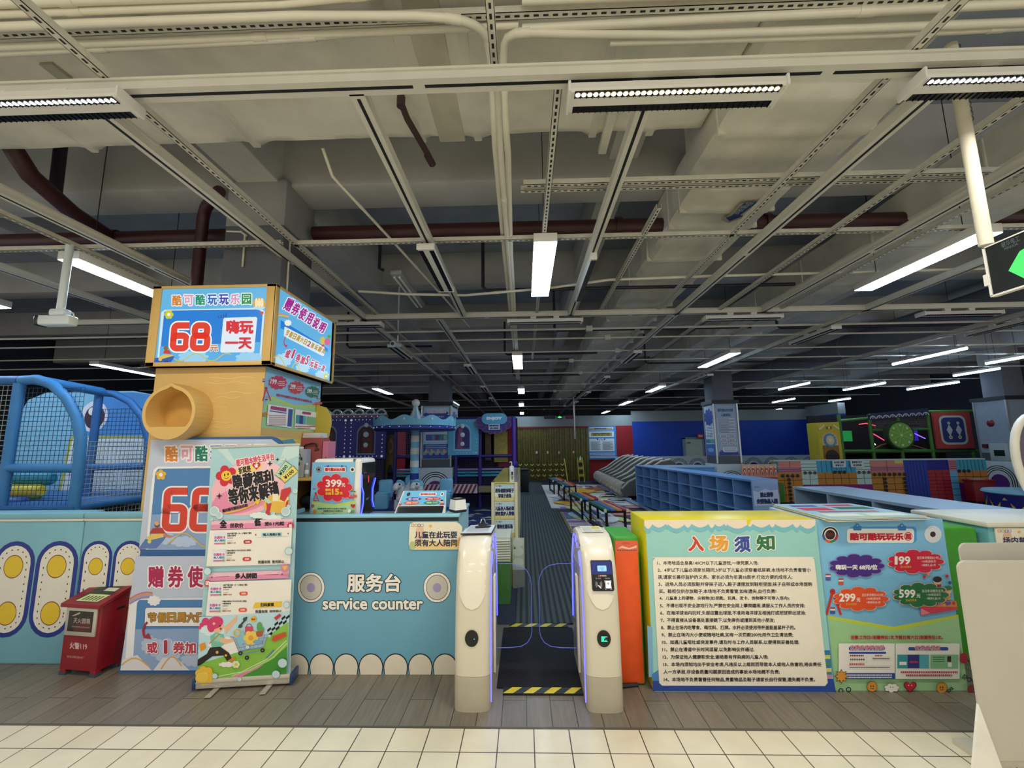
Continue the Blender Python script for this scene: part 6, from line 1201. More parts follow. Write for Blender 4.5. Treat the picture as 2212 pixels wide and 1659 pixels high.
# ================================================================ blue playground at the left
m_pad = mat('3A82BE', .55, noise=.06, ns=10, bump=.1); m_pad2 = mat('2A68A6', .55, noise=.06, ns=10, bump=.1); m_net = mat('9FA890', .7); m_net2 = mat('1E3A5A', .7)
t = thing('climbing_gym', 'blue padded climbing frame with arches and nets behind the left barrier', 'playground', (-5.2, 4.8, 0))
def net(mb, O, U, V, nu, nv, r, m):
    O, U, V = Vector(O), Vector(U), Vector(V)
    for i in range(nu+1): a, b = O+U*(i/nu), O+U*(i/nu)+V; mb.tube([a, (a+b)/2+Vector((0, .0, 0)), b], r, m, 4)
    for i in range(nv+1): a, b = O+V*(i/nv), O+V*(i/nv)+U; mb.tube([a, b], r, m, 4)
def part_tube(name, pts, r, m, n=14): mb = MB(); mb.tube(pts, r, m, n); return mb.obj(name, t)
part_tube('post', [(-5.175, 4.2, 0), (-5.18, 4.2, 2.3)], .048, m_pad); part_tube('post', [(-5.15, 5.0, 0), (-5.15, 5.0, 2.29)], .042, m_pad2)
arch = [(-5.17, 4.2, 2.33), (-5.0, 4.2, 2.34), (-4.83, 4.2, 2.28), (-4.66, 4.2, 2.14), (-4.53, 4.2, 1.95), (-4.455, 4.2, 1.72), (-4.44, 4.2, 1.4), (-4.44, 4.2, 0)]
part_tube('arch_pipe', arch, .048, m_pad)
part_tube('arch_pipe', [(-5.15, 5.0, 2.3), (-4.95, 5.0, 2.28), (-4.75, 5.0, 2.18), (-4.58, 5.0, 2.0), (-4.48, 5.0, 1.75), (-4.45, 5.0, 1.4), (-4.45, 5.0, 0)], .042, m_pad2)
part_tube('rail', [(-5.17, 4.2, 1.445), (-4.44, 4.2, 1.435)], .045, m_pad); part_tube('rail', [(-5.15, 5.0, 1.41), (-4.2, 5.0, 1.42)], .04, m_pad2)
part_tube('rail', [(-5.05, 4.2, 2.34), (-5.12, 5.0, 2.31)], .05, m_pad); part_tube('rail', [(-6.6, 4.2, 2.33), (-5.18, 4.2, 2.33)], .048, m_pad2); part_tube('rail', [(-6.6, 4.25, 1.445), (-5.17, 4.25, 1.445)], .04, m_pad2)
part_tube('post', [(-6.5, 4.2, 0), (-6.5, 4.2, 2.33)], .048, m_pad2)
mb = MB(); net(mb, (-5.12, 4.2, .0), (.64, 0, 0), (0, 0, 2.25), 14, 46, .0028, m_net2); mb.obj('net', t)
mb = MB(); net(mb, (-4.44, 4.24, 0), (0, .74, 0), (0, 0, 1.7), 16, 36, .0028, m_net); mb.obj('net', t)
mb = MB(); net(mb, (-5.1, 5.0, 0), (.9, 0, 0), (0, 0, 2.1), 18, 42, .003, m_net2); mb.obj('net', t)
mb = MB(); net(mb, (-6.45, 4.2, .9), (1.25, 0, 0), (0, 0, 1.38), 25, 27, .003, m_net); mb.obj('net', t)
mb = MB(); mb.box(-6.5, 4.15, 1.02, -4.4, 6.2, 1.08, m_pad2, .02); mb.obj('deck', t)
for y, z, r, c, l in ((4.75, 1.30, .07, '2E8AA0', 'teal roller'), (4.65, 1.17, .075, 'D2BE3A', 'yellow roller'), (4.5, 1.04, .09, '1E4E9E', 'blue roller')):
    mb = MB(); mb.tube([(-6.4, y, z), (-5.33, y, z), (-5.30, y, z)], [r, r, r*.7], mat(c, .45, noise=.1), 16); mb.obj('roller', t, label=l)
t = thing('whale_panel', 'pale blue whale-shaped slide wall with a big eye behind the nets', 'panel', (-5.7, 5.6, 0))
mb = MB(); mb.prism([(-6.9, .9), (-4.6, .9), (-4.6, 2.1), (-4.9, 2.32), (-5.3, 2.4), (-6.5, 2.4), (-6.75, 2.3), (-6.9, 2.0)], (0, 5.6, 0), (1, 0, 0), (0, 0, 1), (0, .1, 0), mat('7DBBD8', .5, noise=.04))
a = Art(mb, (0, 5.6, 0), (1, 0, 0), (0, 0, 1), step=.0006)
a.poly([(-5.95, 1.8), (-4.6, 1.8), (-4.6, 2.1), (-4.9, 2.32), (-5.3, 2.38), (-5.75, 2.38)], mat('3E8AD0', .5, noise=.12, ns=2)); a.poly([(-6.16, .95), (-6.10, 1.75), (-6.05, 1.81), (-4.6, 1.77), (-4.6, .95)], ink('B8B840')); a.poly([(-6.13, .95), (-6.06, 1.73), (-6.03, 1.78), (-4.6, 1.74), (-4.6, .95)], ink('DDE8F0'))
a.disc(-5.8, 2.06, .19, ink('E4E2EC'), .21); a.disc(-5.79, 2.05, .14, ink('2A2038'), .16); a.disc(-5.83, 2.13, .055, WH)
mb.obj('panel_print', t)
# ================================================================ yellow desk with three notices, stools behind the gates
t = thing('welcome_desk', 'long yellow desk end-on with three stacked notices behind the turnstiles', 'desk', (-.25, 6.8, 0))
mb = MB(); mb.box(-.385, 5.2, 0, -.105, 8.5, 1.17, m_yel, .004); mb.obj('body', t)
mb = MB(); mb.box(-.40, 5.17, .25, -.365, 8.5, 1.18, mat('D8D0A8', .5)); mb.box(-.125, 5.17, .25, -.09, 8.5, 1.18, mat('D8D0A8', .5)); mb.obj('side_panel', t)
mb = MB(); mb.box(-.40, 5.18, 1.17, -.09, 8.5, 1.182, mat('D8CC6A', .12, coat=.5)); mb.obj('top', t)
for z, l in ((.965, ('进场请脱掉鞋子', '穿袜子进场')), (.76, ('儿童出入场必须', '要有监护人带领')), (.555, ('请勿在游乐场', '内大小便'))):
    mb = MB(); a = Art(mb, (-.362, 5.19, z), (.235, 0, 0), (0, 0, .195)); mb.box(-.362, 5.19, z, -.127, 5.2, z+.195, ink('DDE4D8'))
    a.rect(0, 0, 1, .25, ink('D8CC8A')); a.rect(0, .7, 1, 1, ink('BCD4DC'))
    for i in range(4): a.rect(.06+i*.08, .84, .12+i*.08, .93, ink(('B89A6A', 'A8B46A', '7A4A6A', '8AA0B8')[i]))
    r0, r1 = (.02, .98) if len(l[0]) > 6 else (.1, .9)
    a.text(l[0], r0, .74, r1, .48, NAVY, .012); a.text(l[1], .18 if len(l[1]) < 7 else .02, .44, .84 if len(l[1]) < 7 else .98, .18, NAVY, .012)
    mb.obj('notice_print', t)
mb = MB(); a = Art(mb, (-.362, 5.189, .54), (.235, 0, 0), (0, 0, .015)); mb.box(-.362, 5.189, .54, -.127, 5.2, .555, ink('E0D8C0')); a.text('LINGBAOSHUXIAOYUAN PARK', .02, .9, .98, .1, RED); mb.obj('caption_print', t)
t = thing('sanitizer_bottle', 'white pump bottle of hand sanitizer standing on the yellow desk', 'bottle', (-.19, 6.3, 1.184))
mb = MB(); mb.lathe([(0, 0), (.034, 0), (.036, .01), (.036, .12), (.026, .135), (.012, .14)], (-.19, 6.3, 1.183), m_wht, 16); a = Art(mb, (-.19, 6.262, 1.19), (1, 0, 0), (0, 0, 1)); a.rect(-.005, .0, .02, .05, BK); mb.obj('body', t)
mb = MB(); mb.tube([(-.19, 6.3, 1.32), (-.19, 6.3, 1.375), (-.20, 6.29, 1.378), (-.22, 6.28, 1.37)], .008, m_wht, 8); mb.obj('pump', t)
t = thing('foam_stool', 'green foam stool with white pleated top seen through the left glass flap', 'stool', (-.26, 4.9, 0))
mb = MB(); mb.box(-.36, 4.66, 0, -.17, 5.1, .42, mat('4E8A3E', .55, noise=.08)); mb.obj('base', t)
mb = MB(); mb.box(-.365, 4.65, .42, -.165, 5.11, .66, mat('D8DCC8', .5, noise=.06)); 
for i in range(8): mb.tube([(-.365, 4.645, .45+i*.025), (-.165, 4.645, .455+i*.025)], .009, mat('D8DCC8', .5, noise=.06), 6)
mb.obj('cushion', t)
t = thing('cow_stool', 'white soft block with grey spots behind the green foam stool', 'stool', (-.08, 5.15, 0))
mb = MB(); mb.box(-.158, 5.15, .2, -.02, 5.165, .55, mat('C8CCBC', .5)); mb.box(-.158, 5.15, 0, -.02, 5.16, .2, mat('8A8C84', .5)); a = Art(mb, (0, 5.15, 0), (1, 0, 0), (0, 0, 1)); [a.disc(-.09, z, .06, ink('DCE2D0'), .05) for z in (.28, .40, .5)]; a.disc(-.13, .44, .012, ink('3A7A3A')); mb.obj('panel', t)
# ================================================================ benches
m_bk = mat('101012', .4, .4)
def bench():
    t = thing('rainbow_bench', 'bench', 'bench', (0, 0, 0), 0, 'rainbow slat benches')
    mb = MB()
    for x in (-.17, .17):
        for y in (-.58, .58): mb.box(x-.02, y-.02, 0, x+.02, y+.02, .42, m_bk)
        mb.box(x-.02, -.58, .38, x+.02, .58, .42, m_bk)
    for y in (-.58, .58): mb.box(-.17, y-.02, .38, .17, y+.02, .42, m_bk)
    mb.box(-.19, -.6, .04, -.15, .6, .08, m_bk); mb.obj('frame', t)
    for i, c in enumerate(('2F6A44', '3A6FB8', 'D88A3E', 'A8283A')):
        x = -.165+i*.11; mb = MB(); mb.box(x-.045, -.64, .42, x+.045, .64, .448, mat(c, .4, noise=.06, ns=20), .004); mb.obj('slat', t)
    for x in (-.2, .2): mb = MB(); mb.box(x-.02, -.65, .40, x+.02, -.6, .455, ink('D8D4C8')); mb.obj('corner_cap', t)
    return t
b0 = bench(); b0.location = (1.56, 8.55, .011); b0.rotation_euler[2] = .10; b0['label'] = 'rainbow slat bench nearest the yellow rules cabinet'
for x, y, r, l in ((1.33, 10.1, .10, 'rainbow slat bench second from the front, end to end with the nearest'), (1.25, 13.2, .06, 'rainbow slat bench third from the front'), (1.08, 14.9, .06, 'rainbow slat bench farthest back before the curtain')):
    dup(b0, (x, y, .011), r, l)
# ================================================================ shoe locker
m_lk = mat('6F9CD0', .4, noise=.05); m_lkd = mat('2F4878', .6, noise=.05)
t = thing('shoe_locker', 'long blue shoe locker with four rows of open cubbies', 'locker', (3.6, 9.6, 0))
P0, P1 = Vector((3.63, 7.12, 0)), Vector((3.07, 12.15, 0)); D = (P1-P0); L = D.length; D.normalize(); Nn = Vector((D.y, -D.x, 0))   # Nn points to the back (right)
def lb(u0, v0, z0, u1, v1, z1, m, name=None, mbx=None):
    mb = mbx or MB(); mb.box(u0, v0, z0, u1, v1, z1, m); return mb
Ml = Matrix.Translation(P0) @ Matrix(((D.x, -Nn.x*-1, 0, 0), (D.y, -Nn.y*-1, 0, 0), (0, 0, 1, 0), (0, 0, 0, 1)))
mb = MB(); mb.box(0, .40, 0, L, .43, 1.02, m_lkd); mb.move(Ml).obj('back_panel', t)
mb = MB(); mb.box(-.02, -.02, 1.0, L+.02, .45, 1.025, m_lk); mb.move(Ml).obj('top', t)
mb = MB(); mb.box(L, 0, 0, L+.03, .43, 1.02, mat('6FB0C4', .4)); mb.move(Ml).obj('side_panel', t)
mb = MB(); mb.box(-.03, 0, 0, 0, .43, 1.02, mat('8FAED0', .4)); mb.move(Ml).obj('side_panel', t)
for k in range(11): mb = MB(); u = L*k/10; mb.box(max(u-.012, 0), 0, .03, min(u+.012, L), .40, 1.0, m_lk); mb.move(Ml).obj('divider', t)
for k in range(5): mb = MB(); z = .02+.245*k; mb.box(0, .003, z-.012, L, .40, z+.012, m_lk); mb.move(Ml).obj('shelf_board', t)
t2 = thing('notice_sign', 'white and blue notice about sharp items on the near end of the shoe locker', 'notice', (3.85, 7.1, .78))
mb = MB(); O_ = P0+Nn*.0-D*.032; a = Art(mb, O_+Vector((0, 0, .62)), Nn*.42, Vector((0, 0, .34))); a.rect(.0, .0, 1, 1, ink('B8C8E4')); a.poly([(0, 1), (1, 1), (1, .72), (.7, .68), (.5, .78), (.2, .62), (0, .7)], ink('8AA4D0')); a.text('禁止携带', .26, .62, .80, .38, NAVY, .015); a.text('尖锐物品入园', .10, .32, .95, .08, NAVY, .015); a.text('温馨提示', .05, .9, .28, .82, ink('4A5A8A'))
mb.obj('notice_print', t2)
t = thing('side_cabinet', 'light blue cabinet standing back to back with the shoe locker', 'cabinet', (5, 11.8, 0))
mb = MB(); mb.box(3.7, 11.6, 0, 5.0, 12.6, .98, mat('4A8AC0', .4, noise=.05)); mb.obj('body', t); mb = MB(); mb.box(3.68, 11.58, .98, 5.02, 12.62, 1.0, mat('9ABACC', .4)); mb.obj('top', t)
t = thing('low_locker', 'low grey-blue open shelf locker behind the price poster pile', 'locker', (4.1, 5.1, 0))
m_ll = mat('8FA8BE', .4, noise=.05)
mb = MB(); mb.box(3.755, 3.98+.12, .97, 4.44, 6.25, 1.0, m_ll); mb.obj('top', t)
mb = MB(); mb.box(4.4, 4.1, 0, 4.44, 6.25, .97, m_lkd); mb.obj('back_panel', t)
for y in (4.1, 4.85, 5.55, 6.21): mb = MB(); mb.box(3.76, y, 0, 4.4, y+.035, .97, m_ll); mb.obj('divider', t)
for z in (.02, .48): mb = MB(); mb.box(3.77, 4.1, z, 4.4, 6.25, z+.025, m_ll); mb.obj('shelf_board', t)
# ================================================================ massage chairs
m_mg = mat('6A6860', .5, noise=.12, ns=12); m_ms = mat('C4BEAE', .35, noise=.06); m_md = mat('24242A', .5)
def massage_chair():
    t = thing('massage_chair', 'chair', 'massage chair', (0, 0, 0), 0, 'row of massage chairs')
    # chair faces -x; the shell is a swept arch of side panels
    side = [(-.85, .08), (-.95, .22), (-.9, .42), (-.7, .52), (-.4, .62), (-.05, .85), (.3, 1.05), (.6, 1.12), (.75, 1.02), (.7, .7), (.5, .3), (.3, .06)]
    for s_ in (-.31, .25):
        mb = MB(); mb.prism(side, (0, s_, 0), (1, 0, 0), (0, 0, 1), (0, .06, 0), m_mg); mb.obj('side_panel', t)
    mb = MB(); mb.tube([(-.92, -.315, .3), (-.7, -.315, .5), (-.4, -.315, .64), (-.05, -.315, .88), (.3, -.315, 1.08), (.6, -.315, 1.14)], .03, m_ms, 8); mb.obj('trim', t)
    mb = MB(); mb.tube([(-.92, .315, .3), (-.7, .315, .5), (-.4, .315, .64), (-.05, .315, .88), (.3, .315, 1.08), (.6, .315, 1.14)], .03, m_ms, 8); mb.obj('trim', t)
    mb = MB(); mb.loft([[(-.5, y, .32), (.1, y, .28), (.55, y, .98), (.66, y, 1.0), (.3, y, .2), (-.5, y, .2)] for y in (-.27, .27)], m_md, True, True, False); mb.ball((.45, 0, .98), .16, m_mg, 12, (.7, 1.3, .8)); mb.obj('seat', t)
    for y in (-.15, .15): mb = MB(); mb.ball((-.84, y, .26), .2, mat('B0A490', .5, noise=.1, ns=12), 14, (.95, .66, 1.15)); mb.obj('leg_rest', t)
    mb = MB(); mb.tube([(-.95, -.3, .2), (-.98, 0, .22), (-.95, .3, .2)], .05, m_ms, 8); mb.obj('foot_bar', t)
    return t
m0 = massage_chair()
NM = ('farthest back by the red wall', 'second from the red wall', 'third from the red wall', 'fourth from the red wall', 'fifth from the red wall', 'sixth from the red wall, second nearest', 'nearest, half hidden by the shoe locker')
for k in range(7):
    y = 18.6-k*.86; x = 3.95-.03*k+.0; l = 'grey massage chair in the row, '+NM[k]
    if k == 0: m0.location = (x, y, 0); m0.rotation_euler[2] = .05; m0['label'] = l
    else: dup(m0, (x, y, 0), .05, l)
# ================================================================ carousel
m_c1 = mat('7CC0DC', .45, noise=.04); m_c2 = mat('E6E4DA', .45, noise=.04); m_c3 = mat('22389E', .4, noise=.04); m_c4 = mat('141C58', .6)
cx, cy = -2.53, 9.9
t = thing('carousel', 'light blue toy carousel with wavy crown, striped pole and white finial', 'carousel', (cx, cy, 0))
mb = MB(); mb.lathe([(0, 0), (1.12, 0), (1.15, .03), (1.15, .24), (1.12, .28), (0, .28)], (cx, cy, 0), m_c3, 40); mb.obj('platform', t)
mb = MB()
for i in range(30):
    q = 2*PI*i/30; a_ = [(cx+1.156*math.cos(q+d), cy+1.156*math.sin(q+d), z) for d, z in ((-.07, .03), (.07, .03), (0, .2))]; mb.add(a_, [(0, 1, 2)], m_c1)
mb.obj('triangle_print', t)
for i in range(12):
    mb = MB(); z0 = .28+i*.142; mb.lathe([(.1, z0), (.1, z0+.142)], (cx, cy, 0), m_c3 if i == 4 else (m_c2 if i % 2 == 0 else m_c1), 20); mb.obj('pole_band', t)
mb = MB(); mb.lathe([(0, 1.96), (.5, 1.95), (.88, 1.95), (.92, 1.97), (.92, 2.04), (.9, 2.05), (0, 2.06)], (cx, cy, 0), m_c3, 48); mb.lathe([(.9, 1.955), (.928, 1.965), (.928, 1.985), (.9, 1.99)], (cx, cy, 0), m_c4, 48)
mb.obj('canopy_base', t)
for i in range(26):
    q = 2*PI*i/26; mb = MB(); mb.ball((cx+.925*math.cos(q), cy+.925*math.sin(q), 2.02), .011, glow('E8F0FF', .5), 6); mb.obj('bulb', t)
mb = MB(); n = 96; r = .93; lo = [(cx+r*math.cos(2*PI*i/n), cy+r*math.sin(2*PI*i/n), 2.05) for i in range(n)]; hi = [(cx+r*1.01*math.cos(2*PI*i/n), cy+r*1.01*math.sin(2*PI*i/n), 2.22+.05*math.cos(10*2*PI*i/n+PI)) for i in range(n)]
li = [(cx+(r-.03)*math.cos(2*PI*i/n), cy+(r-.03)*math.sin(2*PI*i/n), 2.05) for i in range(n)]; hi2 = [(cx+(r*1.01-.03)*math.cos(2*PI*i/n), cy+(r*1.01-.03)*math.sin(2*PI*i/n), h[2]) for i, h in enumerate(hi)]
mb.loft([lo, hi, hi2, li], m_c1, False); cr_ = mb.obj('crown', t)
mb = MB()
for i in range(10):
    q = 2*PI*(i+.5)/10+PI/10*0; c, s_ = math.cos(q), math.sin(q); R_ = .945; zc = 2.185
    mb.add([(cx+R_*c-s_*u, cy+R_*s_+c*u, zc+v) for u, v in ((-.026, 0), (0, -.035), (.026, 0), (0, .035))], [(0, 1, 2, 3)], m_c2)
mb.obj('diamond_print', cr_)
n = 12
for k in range(n):
    mb = MB(); rows = []
    for rr, z in ((.36, 2.06), (.27, 2.11), (.19, 2.2), (.12, 2.32), (.07, 2.44), (.05, 2.52)): rows.append([(cx+rr*math.cos(2*PI*(k+f)/n), cy+rr*math.sin(2*PI*(k+f)/n), z) for f in (0, .5, 1)])
    mb.loft(rows, m_c1 if k % 2 else m_c2, False, False); mb.obj('roof_stripe', t)
mb = MB(); mb.ball((cx, cy, 2.6), .095, m_c2, 18); mb.obj('finial', t)
carousel_root = t
def ride_seat(x, y, r): 
    Mx = Matrix.Translation((x, y, .28)) @ Matrix.Rotation(r, 4, 'Z')
    mb = MB(); mb.box(-.15, -.2, 0, .15, .02, .33, m_c1, .05, 3); mb.box(-.13, -.1, .3, .16, .2, .36, m_c1, .03, 3); mb.box(-.12, .06, .2, .17, .24, .6, m_c1, .05, 3); mb.move(Mx).obj('seat', t)
ride_seat(-3.06, 9.35, .1); ride_seat(-1.78, 9.55, 0)
def horse(x, y, r):
    Mx = Matrix.Translation((x, y, .28)) @ Matrix.Rotation(r, 4, 'Z')
    mb = MB(); mb.ball((0, 0, .22), .16, m_c2, 14, (1.5, .8, .8)); mb.loft([[(.12+w_*math.cos(q), .07*math.sin(q), z_) for q in [2*PI*i/10 for i in range(10)]] for z_, w_ in ((.25, .1), (.38, .08), (.48, .07))], m_c2); mb.ball((.24, 0, .5), .1, m_c2, 12, (1.35, .7, .75)); mb.ball((.33, 0, .46), .06, m_c2, 10)
    for px in (-.16, .16):
        for py in (-.07, .07): mb.tube([(px, py, .2), (px*1.2, py, 0)], [.05, .04], m_c2, 8)
    h = mb.move(Mx).obj('horse', t)
    mb = MB(); mb.ball((.1, 0, .48), .09, m_c1, 12, (1.1, .6, 1.3)); mb.ball((.2, 0, .585), .06, m_c1, 10, (1.5, .7, .7)); mb.ball((-.26, 0, .22), .07, m_c1, 10, (.7, .6, 1.3)); mb.move(Mx).obj('mane', h)
    mb = MB(); [mb.ball((.27, s_*.066, .53), .022, mat('12141C', .2), 8) for s_ in (-1, 1)]; mb.move(Mx).obj('eye', h)
horse(-2.6, 9.35, -1.9); horse(-2.2, 9.4, -2.1); horse(-2.9, 10.5, 1.2)
carousel_root.location.z += .0145
# ================================================================ clad pillars
m_pcl = mat('8F9AA6', .4, noise=.05); m_alu = mat('B8BCC0', .3, .7, noise=.03)
def rainbow(a, cx, cz, r, base, m_in):
    for k, (f, c) in enumerate(((1.0, '14161C'), (.945, 'D2DADA'), (.87, '14161C'), (.815, 'D2DADA'), (.74, '14161C'), (.685, 'D2DADA'))):
        R_ = r*f; a.poly([(cx-R_, base), (cx+R_, base)]+[(cx+R_*math.cos(PI*i/20), cz+R_*math.sin(PI*i/20)) for i in range(21)], ink(c))
    a.disc(cx, cz-r*.12, r*.56, ink(m_in))
def clad_pillar(x0, x1, y0, y1, label, faces):
    t = thing('poster_pillar', label, 'pillar cladding', ((x0+x1)/2, (y0+y1)/2, 0), 0, 'pillars with printed cladding')
    mb = MB(); mb.box(x0-.05, y0-.05, 0, x1+.05, y1+.05, 1.04, mat('BCC8CC', .45), .01); mb.obj('plinth', t)
    mb = MB(); mb.box(x0, y0, 1.04, x1, y1, 1.26, mat('4E5258', .5)); mb.obj('skirt', t); mb = MB(); mb.box(x0, y0, 1.26, x1, y1, 2.70, m_pcl); mb.obj('cladding', t)
    mb = MB(); mb.box(x0-.05, y0-.05, 2.70, x1+.05, y1+.05, 2.80, mat('1C2028', .5)); mb.obj('cap', t)
    for x, y in ((x0, y0), (x1, y0), (x1, y1), (x0, y1)): mb = MB(); mb.box(x-.02, y-.02, 1.06, x+.02, y+.02, 2.7, m_alu); mb.obj('corner_trim', t)
    for (O, U, w, kind) in faces:
        mb = MB(); a = Art(mb, O, U, (0, 0, 1), step=.0006, lift=.002)
        if kind != 'plain':
            c = w/2; rainbow(a, c, .52, w*.42, .02, '5E2A78')
        if kind == 'price':
            a.rect(.05, 1.28, w-.05, 2.66, ink('A8CCE0')); a.cloud(w/2, 2.40, w*.9, .42, ink('2A4A9A'), None, 9); a.text('酷可酷玩玩乐园', w*.2, 2.6, w*.82, 2.5, ink('D8B8D0'), .004, (.012, ink('E8F0F4'))); a.dashes(w*.3, w*.75, 2.40, .05, ink('8AA0D0')); a.dashes(w*.35, w*.7, 2.32, .05, ink('8AA0D0'))
            a.rect(.08, 1.72, w-.08, 2.1, ink('D0D8E4'), .03); a.rect(.12, 1.76, w-.12, 1.92, ink('4A6AA8'), .02)
            for i, cc in enumerate(('7A8AA8', '8A4A6A', '5A8AA0', '8ABE9A')): a.rect(w*.36+i*w*.13, 1.775, w*.46+i*w*.13+(.06 if i == 3 else 0), 1.905, ink(cc))
            a.rect(.06, 1.28, w-.06, 1.66, ink('2A4A96'))
            for i in range(3): a.dashes(.12, w-.12, 1.62-i*.05, .025, ink('A8C0E0'), i)
            for i in range(12): a.disc(.1+i*(w-.2)/11, 1.42+.05*(i % 3), .06, ink(('8A9ABA', 'C0A86A', '6A7AA8')[i % 3]), .05)
        elif kind == 'rules':
            a.rect(.05, 1.28, w-.05, 2.66, ink('9AB0C6')); a.text('酷可酷玩玩乐园', w*.18, 2.56, w*.82, 2.47, ink('4A5A8A'), .004); a.text('入园须知', w*.28, 2.42, w*.7, 2.34, ink('4A5A8A'), .004)
            a.rect(w*.12, 1.86, w*.86, 2.30, ink('C4CCD8'))
            for i in range(14): a.dashes(w*.15, w*(.84 if i % 3 else .6), 2.28-i*.03, .016, ink('5A6480'), i)
            for j in range(3):
                for i in range(2): a.rect(w*(.2+.34*i), 1.76-j*.11, w*(.48+.34*i), 1.84-j*.11, ink('D4DAE2'), .03); a.dashes(w*(.23+.34*i), w*(.45+.34*i), 1.815-j*.11, .022, ink('6A4A5A'), j); a.dashes(w*(.23+.34*i), w*(.45+.34*i), 1.78-j*.11, .022, ink('6A4A5A'), 5+j)
            a.rect(.06, 1.28, w-.06, 1.36, ink('24408E')); a.poly([(.06, 1.36), (w*.2, 1.42), (w*.4, 1.37), (w*.7, 1.44), (w-.06, 1.38)], ink('3A5AA0')); a.rect(w*.25, 1.36, w*.86, 1.5, ink('D4DAE2'), .06)
            for i in range(4): a.dashes(w*.32, w*.8, 1.475-i*.03, .014, ink('7A8298'), i)
        elif kind == 'side':
            a.rect(.04, 1.28, w-.04, 2.66, ink('B8C8D4')); a.cloud(w/2, 2.34, w*.9, .5, ink('2A3E9A'), None, 9); a.rect(w*.1, 1.74, w*.9, 2.1, ink('DCE2E4'))
            for i in range(7): a.dashes(w*.18, w*.8, 2.06-i*.045, .02, ink(('8A4A7A', '3A4A9A', '5A6480')[min(i, 2)]), i)
            a.rect(w*.1, 1.62, w*.5, 1.72, ink('3A7AA0')); a.rect(w*.52, 1.62, w*.9, 1.72, ink('6AA88A')); a.rect(w*.08, 1.28, w*.92, 1.58, ink('3A6AB0')); a.cloud(w*.5, 1.42, w*.6, .12, ink('8AA8C8'))
        elif kind == 'plain': pass
        mb.obj('panel_print', t)
    return t
x0, x1, y0, y1 = -2.78, -1.98, 11.55, 12.55
clad_pillar(x0, x1, y0, y1, 'clad pillar with blue price panel behind the carousel', [((x0, y0, 0), (1, 0, 0), .8, 'price'), ((x1, y0, 0), (0, 1, 0), 1.0, 'side')])
# plinth print sits proud of the plinth
x0, x1, y0, y1 = 5.28, 5.93, 12.05, 12.69
clad_pillar(x0, x1, y0, y1, 'clad pillar with grey-blue rules panel behind the shoe locker', [((x0, y0, 0), (1, 0, 0), .65, 'rules'), ((x0, y1, 0), (0, -1, 0), .64, 'side')])
x0, x1, y0, y1 = 13.05, 13.9, 11.9, 12.74
t = clad_pillar(x0, x1, y0, y1, 'plain pale clad pillar with red alarm bell at the right', [])
mb = MB(); a = Art(mb, (x0-.052, y1+.05, 0), (0, -1, 0), (0, 0, 1), step=.0006); rainbow(a, .47, .5, .42, .02, '5E2A78'); mb.obj('panel_print', t)
t = thing('alarm_bell', 'round dark red alarm bell on the right pillar', 'alarm', (13.04, 12.36, 2.08)); mb = MB(); mb.lathe([(.0, .05), (.06, .045), (.095, .02), (.1, 0)], (0, 0, 0), mat('7A1420', .4), 18); mb.v = [(13.05-p[2], 12.36+p[0], 2.08+p[1]) for p in mb.v]; mb.obj('dome', t)
t = thing('control_panel', 'pale electrical box with black screen on the right pillar', 'control box', (13.0, 12.2, 1.2)); mb = MB(); mb.box(12.99, 11.98, 1.04, 13.05, 12.46, 1.52, mat('A8B0B0', .5), .01); mb.obj('case', t); mb = MB(); mb.box(12.983, 12.08, 1.18, 12.995, 12.34, 1.34, mat('0E2422', .3)); mb.obj('screen', t); mb = MB(); mb.box(13.0, 12.52, 1.4, 13.05, 12.64, 1.5, mat('5A1622', .5)); mb.obj('call_point', t)
t = clad = None
# print on the plinths of the two poster pillars
for (X0, Y0, w, U, own) in ((-2.83, 11.498, .9, (1, 0, 0), 'poster_pillar'), (5.23, 11.998, .75, (1, 0, 0), 'poster_pillar.001')):
    mb = MB(); a = Art(mb, (X0, Y0, 0), U, (0, 0, 1), step=.0006); rainbow(a, w/2, .52, w*.46, .02, '5E2A78'); mb.obj('plinth_print', bpy.data.objects[own])
mb = MB(); a = Art(mb, (-1.928, 11.5, 0), (0, 1, 0), (0, 0, 1), step=.0006); rainbow(a, .5, .52, .45, .02, '5E2A78'); mb.obj('plinth_print', bpy.data.objects['poster_pillar'])
mb = MB(); a = Art(mb, (5.228, 12.74, 0), (0, -1, 0), (0, 0, 1), step=.0006); rainbow(a, .37, .52, .34, .02, '5E2A78'); mb.obj('plinth_print', bpy.data.objects['poster_pillar.001'])
# ================================================================ purple castle wall
m_pu = mat('2C2A86', .5, noise=.05, ns=3); m_bulb = glow('DDE8F4', .35); m_cw = ink('B8CCD4'); m_stripe_p = mat('7A4A72', .5)
t = thing('castle_wall', 'purple castle play wall with arched windows and white dots behind the computer', 'play wall', (-4.6, 11.6, 0))
mb = MB(); Z0, Z1 = 1.29, 2.40
mb.box(-6.3, 11.5, Z0, -3.73, 11.58, Z1, m_pu); mb.obj('panel', t)
mb = MB(); mb.box(-6.3, 11.49, 2.39, -3.72, 11.6, 2.47, m_stripe_p); mb.obj('cornice', t)
for i in range(8):
    x = -3.88-i*.305; mb = MB(); mb.prism([(.148*math.cos(PI*k/14), .17*math.sin(PI*k/14)) for k in range(15)], (x, 11.5, 2.465), (1, 0, 0), (0, 0, 1), (0, .04, 0), m_cw); a = Art(mb, (x, 11.5, 2.465), (1, 0, 0), (0, 0, 1), step=.001)
    a.disc(0, .085, .03, ink('12141C'), .05); [a.disc(s_*.055, .06, .05, ink('12141C'), .022, rot=s_*.5) for s_ in (-1, 1)]; [a.disc(s_*.03, .085, .045, ink('12141C'), .02, rot=s_*1.0) for s_ in (-1, 1)]; a.disc(0, .02, .028, m_cw); mb.obj('scallop', t)
